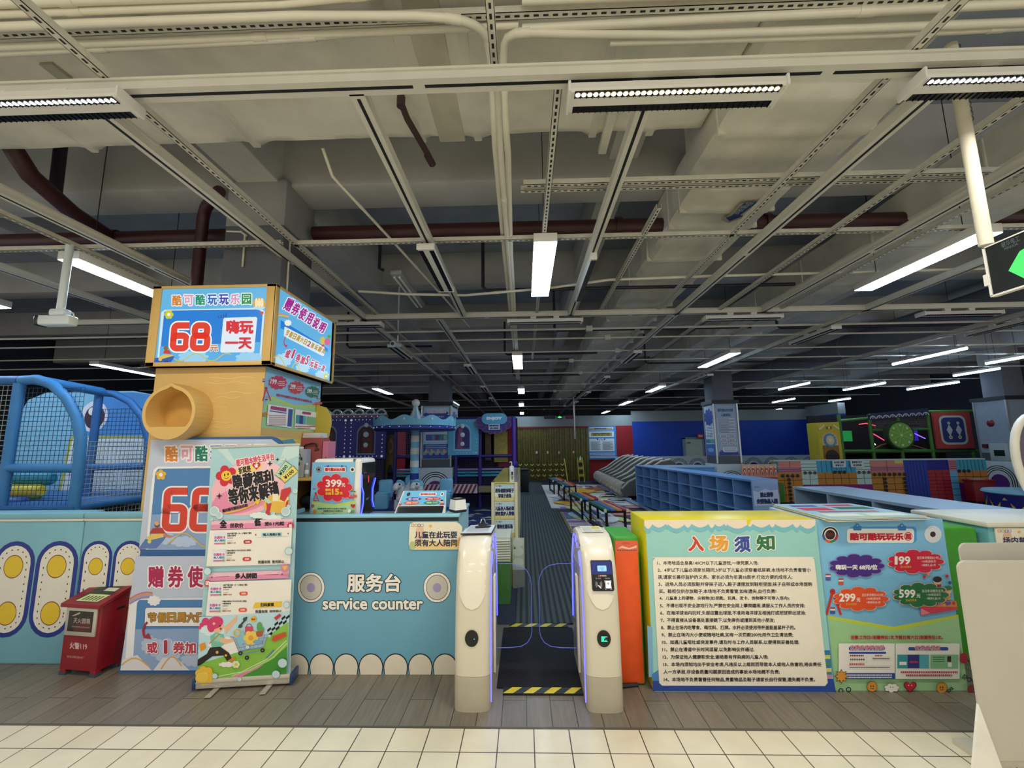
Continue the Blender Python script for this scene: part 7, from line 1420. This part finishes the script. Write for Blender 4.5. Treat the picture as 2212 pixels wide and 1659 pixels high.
for wx in (-5.33, -4.27, -6.1):
    mb = MB(); ar = [(wx-.24, 1.42), (wx+.24, 1.42), (wx+.24, 1.95)]+[(wx+.24*math.cos(PI*k/16), 1.95+.24*math.sin(PI*k/16)) for k in range(1, 16)]+[(wx-.24, 1.95)]
    sc = lambda f: [(wx+(p[0]-wx)*f, 1.78+(p[1]-1.78)*f) for p in ar]
    a = Art(mb, (0, 11.5, 0), (1, 0, 0), (0, 0, 1), step=.001); a.poly(sc(1.06), ink('9AA4C8')); a.poly(sc(1.03), m_pu); a.poly(sc(1.0), ink('9AA4C8')); a.poly(sc(.95), mat('3A2430', .6, noise=.3, ns=8)); a.poly([(wx-.1, 1.45), (wx+.16, 1.45), (wx+.16, 2.0), (wx-.1, 2.1)], mat('6A2A2A', .6, noise=.3, ns=12)); mb.obj('arched_window', t)
    for z, r in ((2.19, .062), (1.94, .078), (1.66, .068)): mb = MB(); mb.ball((wx, 11.48, z), r, ink('C8DCE0'), 16, (1, .35, 1)); mb.obj('globe_lamp', t)
for (x, z, r) in [(-3.83, 1.36, .035), (-4.69, 1.36, .035), (-4.85, 1.36, .035), (-4.69, 2.33, .035), (-4.85, 2.33, .035)]+[(-4.6+i*.105, 1.36, .014) for i in range(7)]+[(-5.8+i*.105, 1.36, .014) for i in range(9)]+[(-4.58+i*.1, 2.34, .014) for i in range(8)]+[(-5.6+i*.1, 2.34, .014) for i in range(7)]+[(x, 1.48+i*.11, .015) for i in range(8) for x in (-3.83, -4.69, -4.85)]+[(-5.9+i*.16, 2.43, .016) for i in range(14)]:
    mb = MB(); mb.ball((x, 11.49, z), r, m_bulb, 8, (1, .5, 1)); mb.obj('bulb', t)
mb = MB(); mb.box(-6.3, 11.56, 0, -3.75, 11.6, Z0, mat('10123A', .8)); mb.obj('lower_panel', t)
mb = MB(); net(mb, (-5.0, 11.53, .1), (1.2, 0, 0), (0, 0, 1.15), 26, 24, .004, mat('6A6A80', .7)); mb.obj('net', t)
for i in range(3): mb = MB(); mb.box(-4.9+i*.5, 11.45, .62, -4.5+i*.5, 11.6, .7, mat('6A5A4A', .6)); mb.obj('pad', t)
t = thing('arch_post', 'narrow ochre arched panel between the purple wall and the carousel pole', 'panel', (-3.68, 11.8, 0))
mb = MB(); mb.prism([(-3.86, 0), (-3.79, 0), (-3.79, .95), (-3.72, 1.12), (-3.66, 1.12), (-3.60, .95), (-3.60, 0), (-3.53, 0), (-3.53, 1.93), (-3.86, 1.93)], (0, 11.8, 0), (1, 0, 0), (0, 0, 1), (0, .1, 0), mat('8A6A2C', .5, noise=.1)); mb.prism([(-3.88, 0), (-3.86, 0), (-3.86, 1.32), (-3.88, 1.32)], (0, 11.79, 0), (1, 0, 0), (0, 0, 1), (0, .1, 0), mat('B8A03A', .5)); a = Art(mb, (0, 11.8, 0), (1, 0, 0), (0, 0, 1), step=.001); a.disc(-3.69, 1.62, .1, ink('6A5A34'), .26); a.disc(-3.69, 1.62, .08, ink('A8843C'), .22); a.disc(-3.69, 1.62, .04, ink('6A5A34'), .1); mb.obj('panel', t)
# ---------------- ball-pit frame with net between castle and ENJOY
t = thing('climbing_gym', 'purple netted play frame with striped kerb behind the carousel', 'playground', (-2.5, 12.4, 0)); m_pp = mat('2A1E6E', .45, noise=.05)
for x in (-3.5, -2.9, -1.85, -1.2, -.27): part_tube('post', [(x, 11.6, 0), (x, 11.6, 2.34)], .05, m_pp, 10)
part_tube('rail', [(-3.5, 11.6, 2.33), (-.27, 11.6, 2.33)], .05, m_pp, 10); part_tube('rail', [(-3.5, 11.6, 1.33), (-.27, 11.6, 1.33)], .045, m_pp, 10)
for z, c in ((.98, '8A7AA8'), (.90, '3A90A8'), (.82, '3A90A8')): part_tube('roller', [(-3.5, 11.62, z), (-.35, 11.62, z)], .03, mat(c, .4), 8)
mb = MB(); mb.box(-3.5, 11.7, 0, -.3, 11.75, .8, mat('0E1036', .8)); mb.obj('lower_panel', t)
mb = MB(); net(mb, (-3.5, 11.6, 1.35), (1.6, 0, 0), (0, 0, .95), 34, 20, .004, mat('8A7A9A', .7)); mb.obj('net', t)
mb = MB(); net(mb, (-1.85, 11.64, .6), (1.5, 0, 0), (0, 0, .75), 30, 15, .003, mat('3A3A5A', .7)); mb.obj('net', t)
mb = MB(); mb.box(-3.6, 11.42, .38, -1.25, 11.5, .61, ink('D8D4D8')); a = Art(mb, (0, 11.42, .38), (1, 0, 0), (0, 0, 1), step=.001)
for i in range(20): x = -3.6+i*.115; a.poly([(x, 0), (x+.06, 0), (x+.17, .23), (x+.11, .23)], ink('8A2A3A'))
mb.obj('striped_kerb', t)
mb = MB(); mb.box(-1.22, 11.4, .40, -.6, 11.6, .56, mat('8A7A58', .6)); mb.obj('step', t)
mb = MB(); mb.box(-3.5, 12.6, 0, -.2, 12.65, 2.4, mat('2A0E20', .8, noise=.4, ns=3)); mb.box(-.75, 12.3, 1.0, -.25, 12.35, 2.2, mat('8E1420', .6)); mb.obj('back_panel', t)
mb = MB(); mb.box(-.86, 12.2, 1.15, -.48, 12.24, 2.0, mat('B8A43A', .3, noise=.25, ns=10)); mb.box(-1.12, 12.25, 1.2, -.95, 12.29, 2.0, mat('6A4A34', .4, noise=.3)); mb.obj('window_panel', t)
t = thing('arched_wall', 'light blue arched window panel with three white globes left of the ENJOY sign', 'panel', (-1.52, 11.5, 0))
mb = MB(); mb.box(-2.05, 11.5, 1.365, -1.23, 11.55, 2.32, mat('5CAED0', .5)); a = Art(mb, (0, 11.5, 0), (1, 0, 0), (0, 0, 1), step=.001); wx = -1.66
for f, c in ((1.06, '9ACCE0'), (1.0, '5CAED0'), (.96, '9ACCE0'), (.9, '34306E')): a.poly([(wx+(p[0])*f, 1.8+p[1]*f) for p in [(-.22, -.3), (.22, -.3), (.22, .16)]+[(.22*math.cos(PI*k/14), .16+.22*math.sin(PI*k/14)) for k in range(1, 14)]+[(-.22, .16)]], ink(c))
a.poly([(wx-.15, 1.55), (wx, 1.55), (wx, 2.05), (wx-.1, 2.1)], mat('8A4A7A', .6, noise=.3)); mb.obj('panel', t)
for z, r in ((2.13, .058), (1.90, .068), (1.66, .06)): mb = MB(); mb.ball((wx, 11.48, z), r, ink('D4DEE0'), 16, (1, .35, 1)); mb.obj('globe_lamp', t)
for i in range(10):
    mb = MB(); mb.ball((-1.29, 11.49, 1.42+i*.092), .016 if 0 < i < 9 else .03, ink('B8CCD4'), 8, (1, .5, 1)); mb.obj('bulb', t)
    if 0 < i < 7:
        for z in (1.42, 2.26): mb = MB(); mb.ball((-1.29-i*.085, 11.49, z), .016, ink('B8CCD4'), 8, (1, .5, 1)); mb.obj('bulb', t)
t = thing('entrance_sign', 'rounded blue sign reading ENJOY with purple petals', 'sign', (-.79, 11.35, 2.3))
mb = MB(); mb.prism(rrect(-1.12, 2.165, -.455, 2.455, .13), (0, 11.3, 0), (1, 0, 0), (0, 0, 1), (0, .05, 0), mat('4FA4C8', .45)); a = Art(mb, (0, 11.3, 0), (1, 0, 0), (0, 0, 1), step=.001); a.text('ENJOY', -1.0, 2.365, -.585, 2.265, ink('DCF0F8'), .012, res=4); mb.obj('panel', t)
for i in range(8):
    q = PI+.1+PI*.93*i/7; mb = MB(); mb.prism([(.115*math.cos(u)-.79+.38*math.cos(q), .115*math.sin(u)+2.28+.26*math.sin(q)) for u in [2*PI*k/18 for k in range(18)]], (0, 11.33+.002*i, 0), (1, 0, 0), (0, 0, 1), (0, .03, 0), mat('3A2472', .5)); a = Art(mb, (-.79+.38*math.cos(q), 11.33+.002*i, 2.28+.26*math.sin(q)), (1, 0, 0), (0, 0, 1), step=.0005); a.ring(0, 0, .108, .115, ink('9A5A8A')); mb.obj('petal', t)
mb = MB(); mb.box(-.94, 11.29, 2.02, -.64, 11.3, 2.17, ink('B8C4DC')); a = Art(mb, (0, 11.29, 0), (1, 0, 0), (0, 0, 1), step=.0006); a.text('请家长看护好孩子', -.92, 2.15, -.66, 2.105, NAVY, .003); a.text('禁止攀爬', -.90, 2.085, -.68, 2.04, NAVY, .003); mb.obj('notice_print', t)
part_tube('post', [(-.27, 11.3, 0), (-.27, 11.3, 2.35)], .055, mat('4A2CA0', .3, noise=.04), 14); mb = MB(); mb.ball((-.27, 11.3, 1.12), .085, mat('3A2290', .4), 14, (1, 1, 1.6)); mb.obj('sleeve', t)
# ================================================================ back wall: curtain, signs, barrier, ladder
t = thing('strip_curtain', 'olive brown plastic strip curtain filling the red back wall opening', 'curtain', (1.28, 19.6, 0)); m_cu = mat('5A5018', .3, noise=.35, ns=7); n = 27
for i in range(n):
    x = -.34+i*3.22/n; mb = MB(); y = 19.55+.02*(i % 2); w = 3.22/n+.02; mb.loft([[(x+w*k/5, y-.02*math.sin(PI*k/5), z) for k in range(6)] for z in (0.02, 1.2, 2.36)], m_cu, False, False); mb.obj('curtain_strip', t)
mb = MB(); mb.box(-.36, 19.5, 2.35, 2.9, 19.6, 2.41, mat('7A1018', .5)); mb.obj('rail', t)
for x, ch in ((.545, '顾'), (1.04, '客'), (1.55, '止'), (2.2, '步')): mb = MB(); a = Art(mb, (x-.05, 19.49, 1.21), (.1, 0, 0), (0, 0, .12)); a.rect(-.05, -.05, 1.05, 1.05, mat('A8504E', .6)); a.text(ch, .05, .95, .95, .05, ink('E8C8B8'), .03); mb.obj('sticker_print', t)
t = thing('info_board', 'bright blue framed information board on the red back wall', 'notice board', (3.5, 19.7, 1.7))
mb = MB(); mb.box(2.86, 19.70, .93, 4.17, 19.78, 2.42, mat('2A90D8', .4, noise=.03)); a = Art(mb, (0, 19.70, 0), (1, 0, 0), (0, 0, 1), step=.001)
a.rect(2.96, 2.27, 4.07, 2.37, ink('E8F0EC'), .05); a.rect(2.95, 2.26, 4.03, 2.345, ink('B8964E'), .04); a.text('客服电话:请扫码', 3.2, 2.34, 3.75, 2.29, BK, .004); a.rect(2.95, 2.14, 4.08, 2.24, ink('7AB0D8')); a.rect(2.95, 1.93, 4.08, 2.17, ink('E4EAE4')); a.rect(3.04, 1.98, 3.99, 2.13, ink('B09A4A'))
a.text('欢迎光临, 为保障您的安全', 3.12, 2.115, 3.9, 2.07, BK, .003); a.text('请看护儿童, 遵守以下规定', 3.12, 2.045, 3.9, 2.0, BK, .003); a.rect(2.95, 1.29, 4.08, 1.86, ink('DCE4E4')); a.rect(3.3, 1.79, 3.68, 1.89, ink('1C4A9A'), .02); a.text('游客须知', 3.35, 1.875, 3.63, 1.81, WH, .004)
for i in range(11): a.dashes(3.02, 3.02+.42-.1*(i % 3 == 2), 1.72-i*.036, .018, ink('4A4E54'), i); a.dashes(3.55, 3.55+.46-.12*(i % 4 == 1), 1.72-i*.036, .018, ink('4A4E54'), 20+i)
for z in (1.13, 1.0): a.rect(2.96, z, 4.08, z+.09, ink('C4CEE0'), .03); a.dashes(3.0, 4.04, z+.045, .03, ink('3A4A7A'), int(z*10))
mb.obj('board_print', t)
for (x0, x1, z0, z1, bg, st, fg, l) in ((.9, 1.4, 2.76, 2.92, '121622', '紧急出口', '2A3450', 'dark unlit sign left of the small green exit sign'), (1.46, 1.74, 2.76, 2.9, '0E1A14', '', '48E080', 'small glowing green exit sign hanging before the back wall'), (1.86, 2.22, 2.75, 2.91, '5A1420', '安全出口', '9A3A44', 'dim red sign right of the small green exit sign')):
    t = thing('exit_sign', l, 'exit sign', ((x0+x1)/2, 19.2, z0)); mb = MB(); mb.box(x0, 19.2, z0, x1, 19.25, z1, mat(bg, .4)); a = Art(mb, (0, 19.2, 0), (1, 0, 0), (0, 0, 1), step=.001)
    if st: a.text(st, x0+.05, z1-.03, x1-.05, z0+.06, ink(fg), .003)
    else: g = glow(fg, 1.5); a.rect(1.55, 2.79, 1.65, 2.87, g, .02); a.rect(1.50, 2.81, 1.7, 2.84, g); a.line([(1.57, 2.81), (1.62, 2.86)], .012, mat('0E1A14', .4))
    mb.obj('panel', t); mb = MB(); mb.tube([((x0+x1)/2, 19.22, z1), ((x0+x1)/2, 19.22, 4.86)], .008, m_fpb, 6); mb.obj('hanger_wire', t)
t = thing('folding_barrier', 'black and yellow folding lattice barrier before the brown curtain', 'barrier', (.8, 18.9, 0)); m_lb = mat('141410', .5); m_ly = mat('DCCB5A', .5)
for i in range(8):
    for s_ in (-1, 1):
        mb = MB(); x = -.2+i*.26
        for k in range(3): zc = .26+k*.23; mb.tube([(x-s_*.13, 18.85+.01*s_, zc-.13), (x+s_*.13, 18.85+.01*s_, zc+.13)], .013, m_lb, 6); mb.tube([(x-s_*.01, 18.838+.01*s_, zc-.01), (x+s_*.075, 18.838+.01*s_, zc+.075)], .017, m_ly, 6)
        mb.obj('lattice_bar', t)
mb = MB(); mb.tube([(1.84, 18.85, .05), (1.72, 18.85, 1.0)], .025, m_ly, 8); mb.obj('end_post', t); mb = MB(); mb.tube([(-.33, 18.85, 0), (-.33, 18.85, .95)], .025, m_ly, 8); mb.obj('end_post', t)
t = thing('ladder', 'yellow and black step ladder leaning at the right of the curtain', 'ladder', (2.44, 19.0, 0))
for x, x2 in ((2.345, 2.33), (2.57, 2.54)): mb = MB(); mb.tube([(x, 18.9, 0), (x2, 19.2, 1.03)], .018, mat('C8B83A', .5), 8); mb.obj('side_rail', t)
for i in range(6): mb = MB(); z = .08+i*.15; mb.box(2.36, 18.92+z*.28, z, 2.55, 18.96+z*.28, z+.1, mat('B8A42E' if i % 2 else '0E0E10', .5)); mb.obj('step', t)
t = thing('spray_bottle', 'small white bottle standing on top of the yellow ladder', 'bottle', (2.44, 19.18, .93)); mb = MB(); mb.lathe([(0, 0), (.045, 0), (.045, .09), (.02, .13), (.018, .15), (0, .15)], (2.45, 19.17, .93), m_wht, 12); mb.obj('body', t); mb = MB(); mb.box(2.43, 19.12, 1.07, 2.47, 19.19, 1.1, m_wht, .005); mb.obj('nozzle', t)
t = thing('trash_bin', 'black bin standing behind the yellow desk', 'bin', (0, 15.2, 0)); mb = MB(); mb.box(-.16, 15, 0, .13, 15.4, .74, mat('08080A', .6), .02); mb.obj('body', t); mb = MB(); mb.box(-.17, 14.98, .74, .14, 15.42, .79, mat('0C0C0E', .5), .015); mb.obj('lid', t)
# low white wall with arches in front of the blue wall
t = thing('soft_barrier', 'low white padded wall with black rainbow arches in front of the blue wall', 'barrier', (7.5, 19.2, 0))
mb = MB(); mb.box(4.0, 19.2, 0, 12.8, 19.32, 1.05, mat('C4CCCC', .5)); a = Art(mb, (0, 19.2, 0), (1, 0, 0), (0, 0, 1), step=.001)
for i in range(11): rainbow(a, 4.35+i*.8, .6, .37, .05, '5E2A78')
mb.obj('panel', t)
t = thing('pin_panel', 'pale orange low panel printed with red bowling pins', 'panel', (6.1, 11.5, 0)); mb = MB(); mb.box(5.66, 11.5, 0, 6.56, 11.56, 1.05, mat('D8A88A', .5)); a = Art(mb, (0, 11.5, 0), (1, 0, 0), (0, 0, 1), step=.0006); a.rect(5.66, .3, 6.56, .72, ink('B8463E'))
for i in range(8): x = 5.72+i*.112; a.disc(x, .84, .045, ink('B8463E'), .12); a.disc(x, .82, .03, ink('E8C0A8'), .09); a.disc(x, .81, .018, ink('B8463E'), .06); a.line([(x, .95), (x, 1.0)], .012, ink('F0DCC8')); a.disc(x, .98, .018, ink('F0DCC8')); a.rect(x-.012, .32, x+.012, .66, ink('E8C0A8'))
for i in range(4): a.line([(5.72+i*.224, .97), (5.83+i*.224, 1.03), (5.94+i*.224, .97)], .008, ink('F0DCC8'))
mb.obj('panel', t)
t = thing('door_sign', 'small red sign above the pale door in the blue wall', 'sign', (7.95, 19.7, 1.9)); mb = MB(); mb.box(7.82, 19.66, 1.82, 8.1, 19.72, 2.02, mat('B82030', .5)); a = Art(mb, (0, 19.66, 0), (1, 0, 0), (0, 0, 1), step=.001); a.text('消防', 7.86, 1.98, 8.06, 1.88, ink('F0D8D0'), .004); mb.obj('panel', t)
# ================================================================ mosaic barrier
t = thing('mosaic_barrier', 'long padded barrier printed with colourful tile blocks at the right', 'barrier', (9.7, 12.2, 0))
mb = MB(); mb.box(6.86, 12.15, 0, 12.5, 12.3, 1.10, mat('C88A3A', .5)); mb.obj('panel', t); mb = MB(); mb.box(6.85, 12.13, 1.095, 12.5, 12.32, 1.125, mat('C4D0CE', .5)); mb.obj('top_cap', t)
mb = MB(); a = Art(mb, (0, 12.15, 0), (1, 0, 0), (0, 0, 1), step=.0006); DK = ink('1A1A20')
def blk(x0, x1, z0, z1, c, nv=0, nh=0):
    a.rect(x0, z0, x1, z1, ink(c))
    for i in range(1, nv+1): x = x0+(x1-x0)*i/(nv+1); a.line([(x, z0), (x, z1)], .012, DK); a.z -= a.st
    for i in range(1, nh+1): z = z0+(z1-z0)*i/(nh+1); a.line([(x0, z), (x1, z)], .012, DK); a.z -= a.st
    a.up()
OC = 'C8862E'
blk(6.86, 6.98, .78, 1.095, '3A9A98', 2, 0); blk(6.98, 7.58, .93, 1.095, 'D88A7A', 1, 0); blk(6.98, 7.58, .78, .93, 'C8788A', 0, 2); blk(6.86, 7.58, 0, .78, OC, 2, 3); blk(7.58, 8.0, .76, 1.095, 'C8E4D8', 0, 3); blk(7.58, 8.0, .46, .76, 'C8E4D8', 1, 1); blk(8.0, 9.04, .78, 1.095, '3AA8CC', 7, 0); blk(8.0, 9.04, .46, .78, OC, 4, 1); blk(9.04, 9.43, .78, 1.095, 'C8E4D8', 0, 3); blk(9.04, 9.43, .46, .78, 'C8E4D8', 1, 1); blk(7.58, 9.43, 0, .46, '8A1E78', 4, 0)
blk(9.43, 10.32, .95, 1.095, 'D88A7A', 1, 0); blk(10.1, 10.32, 1.01, 1.095, 'D8DC5A'); blk(9.43, 10.32, .78, .95, 'C8788A', 1, 2); blk(9.43, 10.32, 0, .78, OC, 2, 4); blk(10.32, 10.93, 0, 1.095, '1C3EA8', 6, 0); blk(10.93, 11.51, .82, 1.095, '1A2288'); blk(10.93, 11.51, 0, .82, 'B02434', 2, 8); blk(11.51, 11.71, .8, 1.095, 'C8788A', 0, 4); blk(11.51, 11.71, 0, .8, '6AB4DC', 0, 4); blk(11.71, 12.5, .8, 1.095, '3AA0B8', 7, 0); blk(11.71, 12.5, .48, .8, 'C07A38', 3, 1); blk(11.71, 12.5, 0, .48, '7A1E6A', 2, 0)
for i in range(4): a.disc(7.05+i*.135, .70, .045, DK)
for i in range(7): a.disc(7.21, .60-i*.1, .045, DK)
for x in (7.66, 7.79, 7.92, 9.10, 9.23, 9.36): a.disc(x, .78, .045, ink('5A3A4A'))
for x in (8.45, 8.58, 8.71, 11.75, 11.88, 12.0): a.disc(x, .79, .045, DK)
for i in range(7): a.disc(9.5+i*.133, .72, .045, DK)
for i in range(6):
    for x in (9.76, 10.28): a.disc(x, .60-i*.1, .045, DK)
for k in range(3): a.ring(11.52, .86+k*.09, .03, .045, ink('C8788A'), 12, PI/2, 1.5*PI)
for x, l in ((8.4, ('场内禁止攀爬', '请遵合作')), (8.88, ('请看管好孩子', '禁止携带食物'))):
    a.rect(x, .92, x+.36, 1.1, ink('D8E4E4'), .02); a.text(l[0], x+.04, 1.085, x+.32, 1.025, NAVY, .002); a.text(l[1], x+.07, 1.0, x+.29, .945, NAVY, .002)
mb.obj('mosaic_print', t)
t = softblock(6.84, 12.0, 6.99, 12.12, .52, '3E8A2E', None, 'small green foam post at the left foot of the mosaic barrier')
t = thing('extinguisher_box', 'dark red fire box in front of the mosaic barrier by the right pillar', 'fire box', (11.83, 11.75, 0)); mb = MB(); mb.box(11.56, 11.6, .05, 12.1, 11.85, .56, mat('8A1620', .5), .01); mb.obj('body', t); mb = MB(); mb.box(11.54, 11.57, .56, 12.12, 11.87, .6, mat('8A1620', .5), .01); mb.obj('lid', t); mb = MB(); [mb.box(x, 11.65, 0, x+.06, 11.8, .06, m_lb) for x in (11.6, 12.0)]; mb.obj('leg', t)
o = MB(); o.box(11.68, 11.7, .601, 12.0, 11.84, .612, ink('C8C0B8'), .002); o = o.obj('paper_notice'); tag(o, 'pale paper lying on the dark red fire box at the right', 'paper')
t = thing('play_drum', 'navy and yellow round play table with pale blue rim at the right edge', 'play table', (10.05, 8.6, 0))
mb = MB(); mb.lathe([(0, 0), (.66, 0), (.70, .1), (.72, .56), (0, .56)], (10.05, 8.9, 0), mat('1E1E78', .5), 32); mb.obj('base', t); mb = MB(); mb.lathe([(0, .56), (.74, .56), (.76, .58), (.74, .62), (0, .63)], (10.05, 8.9, 0), mat('8CC8DC', .4), 32); mb.obj('rim', t)
for i in range(12):
    q = 2*PI*i/12+.1; R_ = .71; mb = MB(); mb.add([(10.05+(R_+.006)*math.cos(q+d), 8.9+(R_+.006)*math.sin(q+d), z) for d, z in ((-.2, .33), (.2, .33), (0, .5))]+[(10.05+(R_-.02)*math.cos(q+d), 8.9+(R_-.02)*math.sin(q+d), z) for d, z in ((-.2, .16), (.2, .16))], [(0, 1, 2), (3, 4, 1, 0)], mat('D8C83A', .5)); mb.obj('diamond_print', t)
# ================================================================ green play frame at the right
t = thing('climbing_gym', 'green two-storey play frame with neon lights behind the mosaic barrier', 'playground', (11.8, 13.7, 0)); m_gp = mat('3E7A2A', .5, noise=.06)
for x in (9.8, 10.72, 11.58, 12.5, 13.68): part_tube('post', [(x, 13.6, 0), (x, 13.6, 2.45)], .05, m_gp, 10)
part_tube('rail', [(9.8, 13.6, 1.32), (14.05, 13.6, 1.29)], .05, m_gp, 10); part_tube('rail', [(9.8, 13.6, 2.25), (12.5, 13.6, 2.45)], .05, m_gp, 10); part_tube('rail', [(12.5, 13.6, 2.5), (14.05, 13.6, 2.5)], .05, m_gp, 10); part_tube('rail', [(10.72, 13.6, 1.95), (12.5, 13.6, 1.97)], .035, m_gp, 8)
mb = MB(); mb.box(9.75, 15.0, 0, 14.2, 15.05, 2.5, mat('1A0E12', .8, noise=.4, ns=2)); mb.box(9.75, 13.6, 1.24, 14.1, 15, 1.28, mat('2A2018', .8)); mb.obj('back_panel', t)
mb = MB(); net(mb, (10.75, 13.62, 1.98), (1.75, 0, 0), (0, 0, .42), 40, 10, .004, mat('7A6A74', .7)); mb.obj('net', t)
mb = MB(); mb.prism([(10.75, 1.32), (11.45, 1.58), (12.45, 1.32)], (0, 13.75, 0), (1, 0, 0), (0, 0, 1), (0, .05, 0), mat('2A2A1C', .7)); mb.tube([(10.75, 13.74, 1.33), (11.1, 13.74, 1.5), (11.45, 13.74, 1.58), (12.0, 13.74, 1.5), (12.45, 13.74, 1.35)], .015, mat('A8744A', .5), 6); mb.obj('slide_hump', t)
for (pts, c, e, l) in (([(10.62, 13.9, 2.15), (10.85, 13.9, 2.18), (11.12, 13.9, 2.1)], 'FF3A4A', 3, 'red neon arc'), ([(11.0, 13.9, 1.86), (11.4, 13.9, 1.6)], 'FF3A5A', 3, 'red neon line'), ([(10.95, 13.9, 1.62), (11.05, 13.9, 1.5)], 'E8E8FF', 3, 'white neon line'), ([(12.15, 13.9, 1.92), (12.6, 13.9, 1.68)], '6A4AFF', 4, 'violet neon line')): mb = MB(); mb.tube(pts, .012, glow(c, e), 6); mb.obj('neon_tube', t, label=l)
mb = MB(); mb.box(10.15, 14.3, 1.62, 10.66, 14.35, 1.96, glow('1E9A4A', .55)); mb.obj('neon_panel', t, label='green glowing panel'); mb = MB(); mb.box(12.2, 14.3, 1.62, 12.75, 14.35, 1.95, glow('3A28C8', .6)); mb.obj('neon_panel', t, label='violet glowing panel')
t = thing('lime_wheel', 'big round lime slice disc on the green play frame', 'wheel decoration', (11.45, 13.45, 1.79))
mb = MB(); mb.prism([(.41*math.cos(q), .43*math.sin(q)) for q in [2*PI*i/40 for i in range(40)]], (11.45, 13.4, 1.79), (1, 0, 0), (0, 0, 1), (0, .17, 0), mat('1E3A1A', .5)); a = Art(mb, (11.45, 13.4, 1.79), (1, 0, 0), (0, 0, 1), step=.001); a.disc(0, 0, .36, ink('7AB03E'), .38, 40)
for i in range(8): q = 2*PI*i/8; a.line([(0, 0), (.33*math.cos(q+.39), .35*math.sin(q+.39))], .012, ink('B8D48A')); a.disc(.28*math.cos(q), .3*math.sin(q), .035, ink('C8E0D0'), n=12)
a.disc(0, 0, .035, ink('E0D8A8')); mb.obj('disc', t)
t = thing('scallop_awning', 'dark navy awning board with white scallop arches over the lime disc', 'awning', (11.4, 13.35, 2.4))
mb = MB(); mb.prism([(10.5, 2.27), (12.27, 2.38), (12.27, 2.56), (12.24, 2.59), (10.56, 2.45), (10.5, 2.42)], (0, 13.3, 0), (1, 0, 0), (0, 0, 1), (0, .06, 0), mat('1E1C48', .5)); mb.box(10.7, 13.35, 2.3, 10.74, 13.62, 2.34, m_gp); mb.box(12.2, 13.35, 2.4, 12.24, 13.62, 2.44, m_gp); a = Art(mb, (0, 13.3, 0), (1, 0, 0), (0, 0, 1), step=.001)
for i in range(9): x = 10.6+i*.196; z = 2.285+i*.0121; a.ring(x, z, .07, .095, ink('C8CCD4'), 14, 0, PI); a.heart(x, z+.03, -.03, ink('9AA0B8'))
mb.obj('board', t)
t = thing('window_panel', 'coral red panel with rounded window and two white lantern shapes', 'panel', (13.1, 13.5, 1.4))
mb = MB(); mb.box(12.55, 13.48, 1.37, 13.65, 13.54, 2.48, mat('B8443E', .5)); mb.box(12.55, 13.47, 1.33, 13.65, 13.54, 1.37, mat('1E1A40', .5)); a = Art(mb, (0, 13.48, 0), (1, 0, 0), (0, 0, 1), step=.001); a.rect(12.70, 1.49, 13.49, 2.37, ink('C8C8BE'), .17); a.rect(12.76, 1.55, 13.43, 2.31, mat('3E4478', .2), .14)
for x in (12.98, 13.25): a.poly([(x-.09, 1.93), (x, 1.74), (x+.09, 1.93), (x, 2.1)], ink('C8CCD0')); a.disc(x, 2.14, .045, ink('B8BCA8')); a.disc(x, 1.71, .055, ink('C8CCA8')); a.disc(x, 1.71, .025, ink('8A8A6A'))
mb.obj('panel', t)
t = thing('arch_tower', 'yellow tower panel with round blue flower emblem beside the blue wall', 'panel', (9.4, 13.6, 0))
mb = MB(); mb.prism([(9.08, 0), (9.75, 0), (9.75, 2.22), (9.08, 2.2)], (0, 13.55, 0), (1, 0, 0), (0, 0, 1), (0, .5, 0), mat('C8B42A', .5, noise=.05)); a = Art(mb, (0, 13.55, 0), (1, 0, 0), (0, 0, 1), step=.001)
a.poly([(9.17, 1.1), (9.66, 1.1), (9.66, 1.65)]+[(9.415+.245*math.cos(PI*k/14), 1.65+.25*math.sin(PI*k/14)) for k in range(1, 14)]+[(9.17, 1.65)], ink('D8B88A')); a.poly([(9.17, 1.1), (9.66, 1.1), (9.66, 1.5), (9.17, 1.5)], ink('8A6420'))
for i in range(14): q = 2*PI*i/14; a.disc(9.415+.16*math.cos(q), 1.66+.18*math.sin(q), .04, ink('5A8AA0'), n=10)
a.disc(9.415, 1.66, .16, ink('6A98AC'), .18); a.disc(9.415, 1.66, .12, ink('D8C8A0'), .14); a.disc(9.415, 1.66, .05, ink('E8DCC0')); a.disc(9.43, 1.14, .2, ink('1A1410'), .23); a.rect(9.33, 2.0, 9.5, 2.08, ink('9A5A1E')); a.disc(9.415, 2.04, .03, WH)
for s_ in (-1, 1):
    for k in range(3): a.disc(9.415+s_*(.16+.055*k), 2.1-.04*k, .05, ink('E8D8B8'), .022, rot=-s_*(1.0-.2*k))
mb.obj('panel', t)
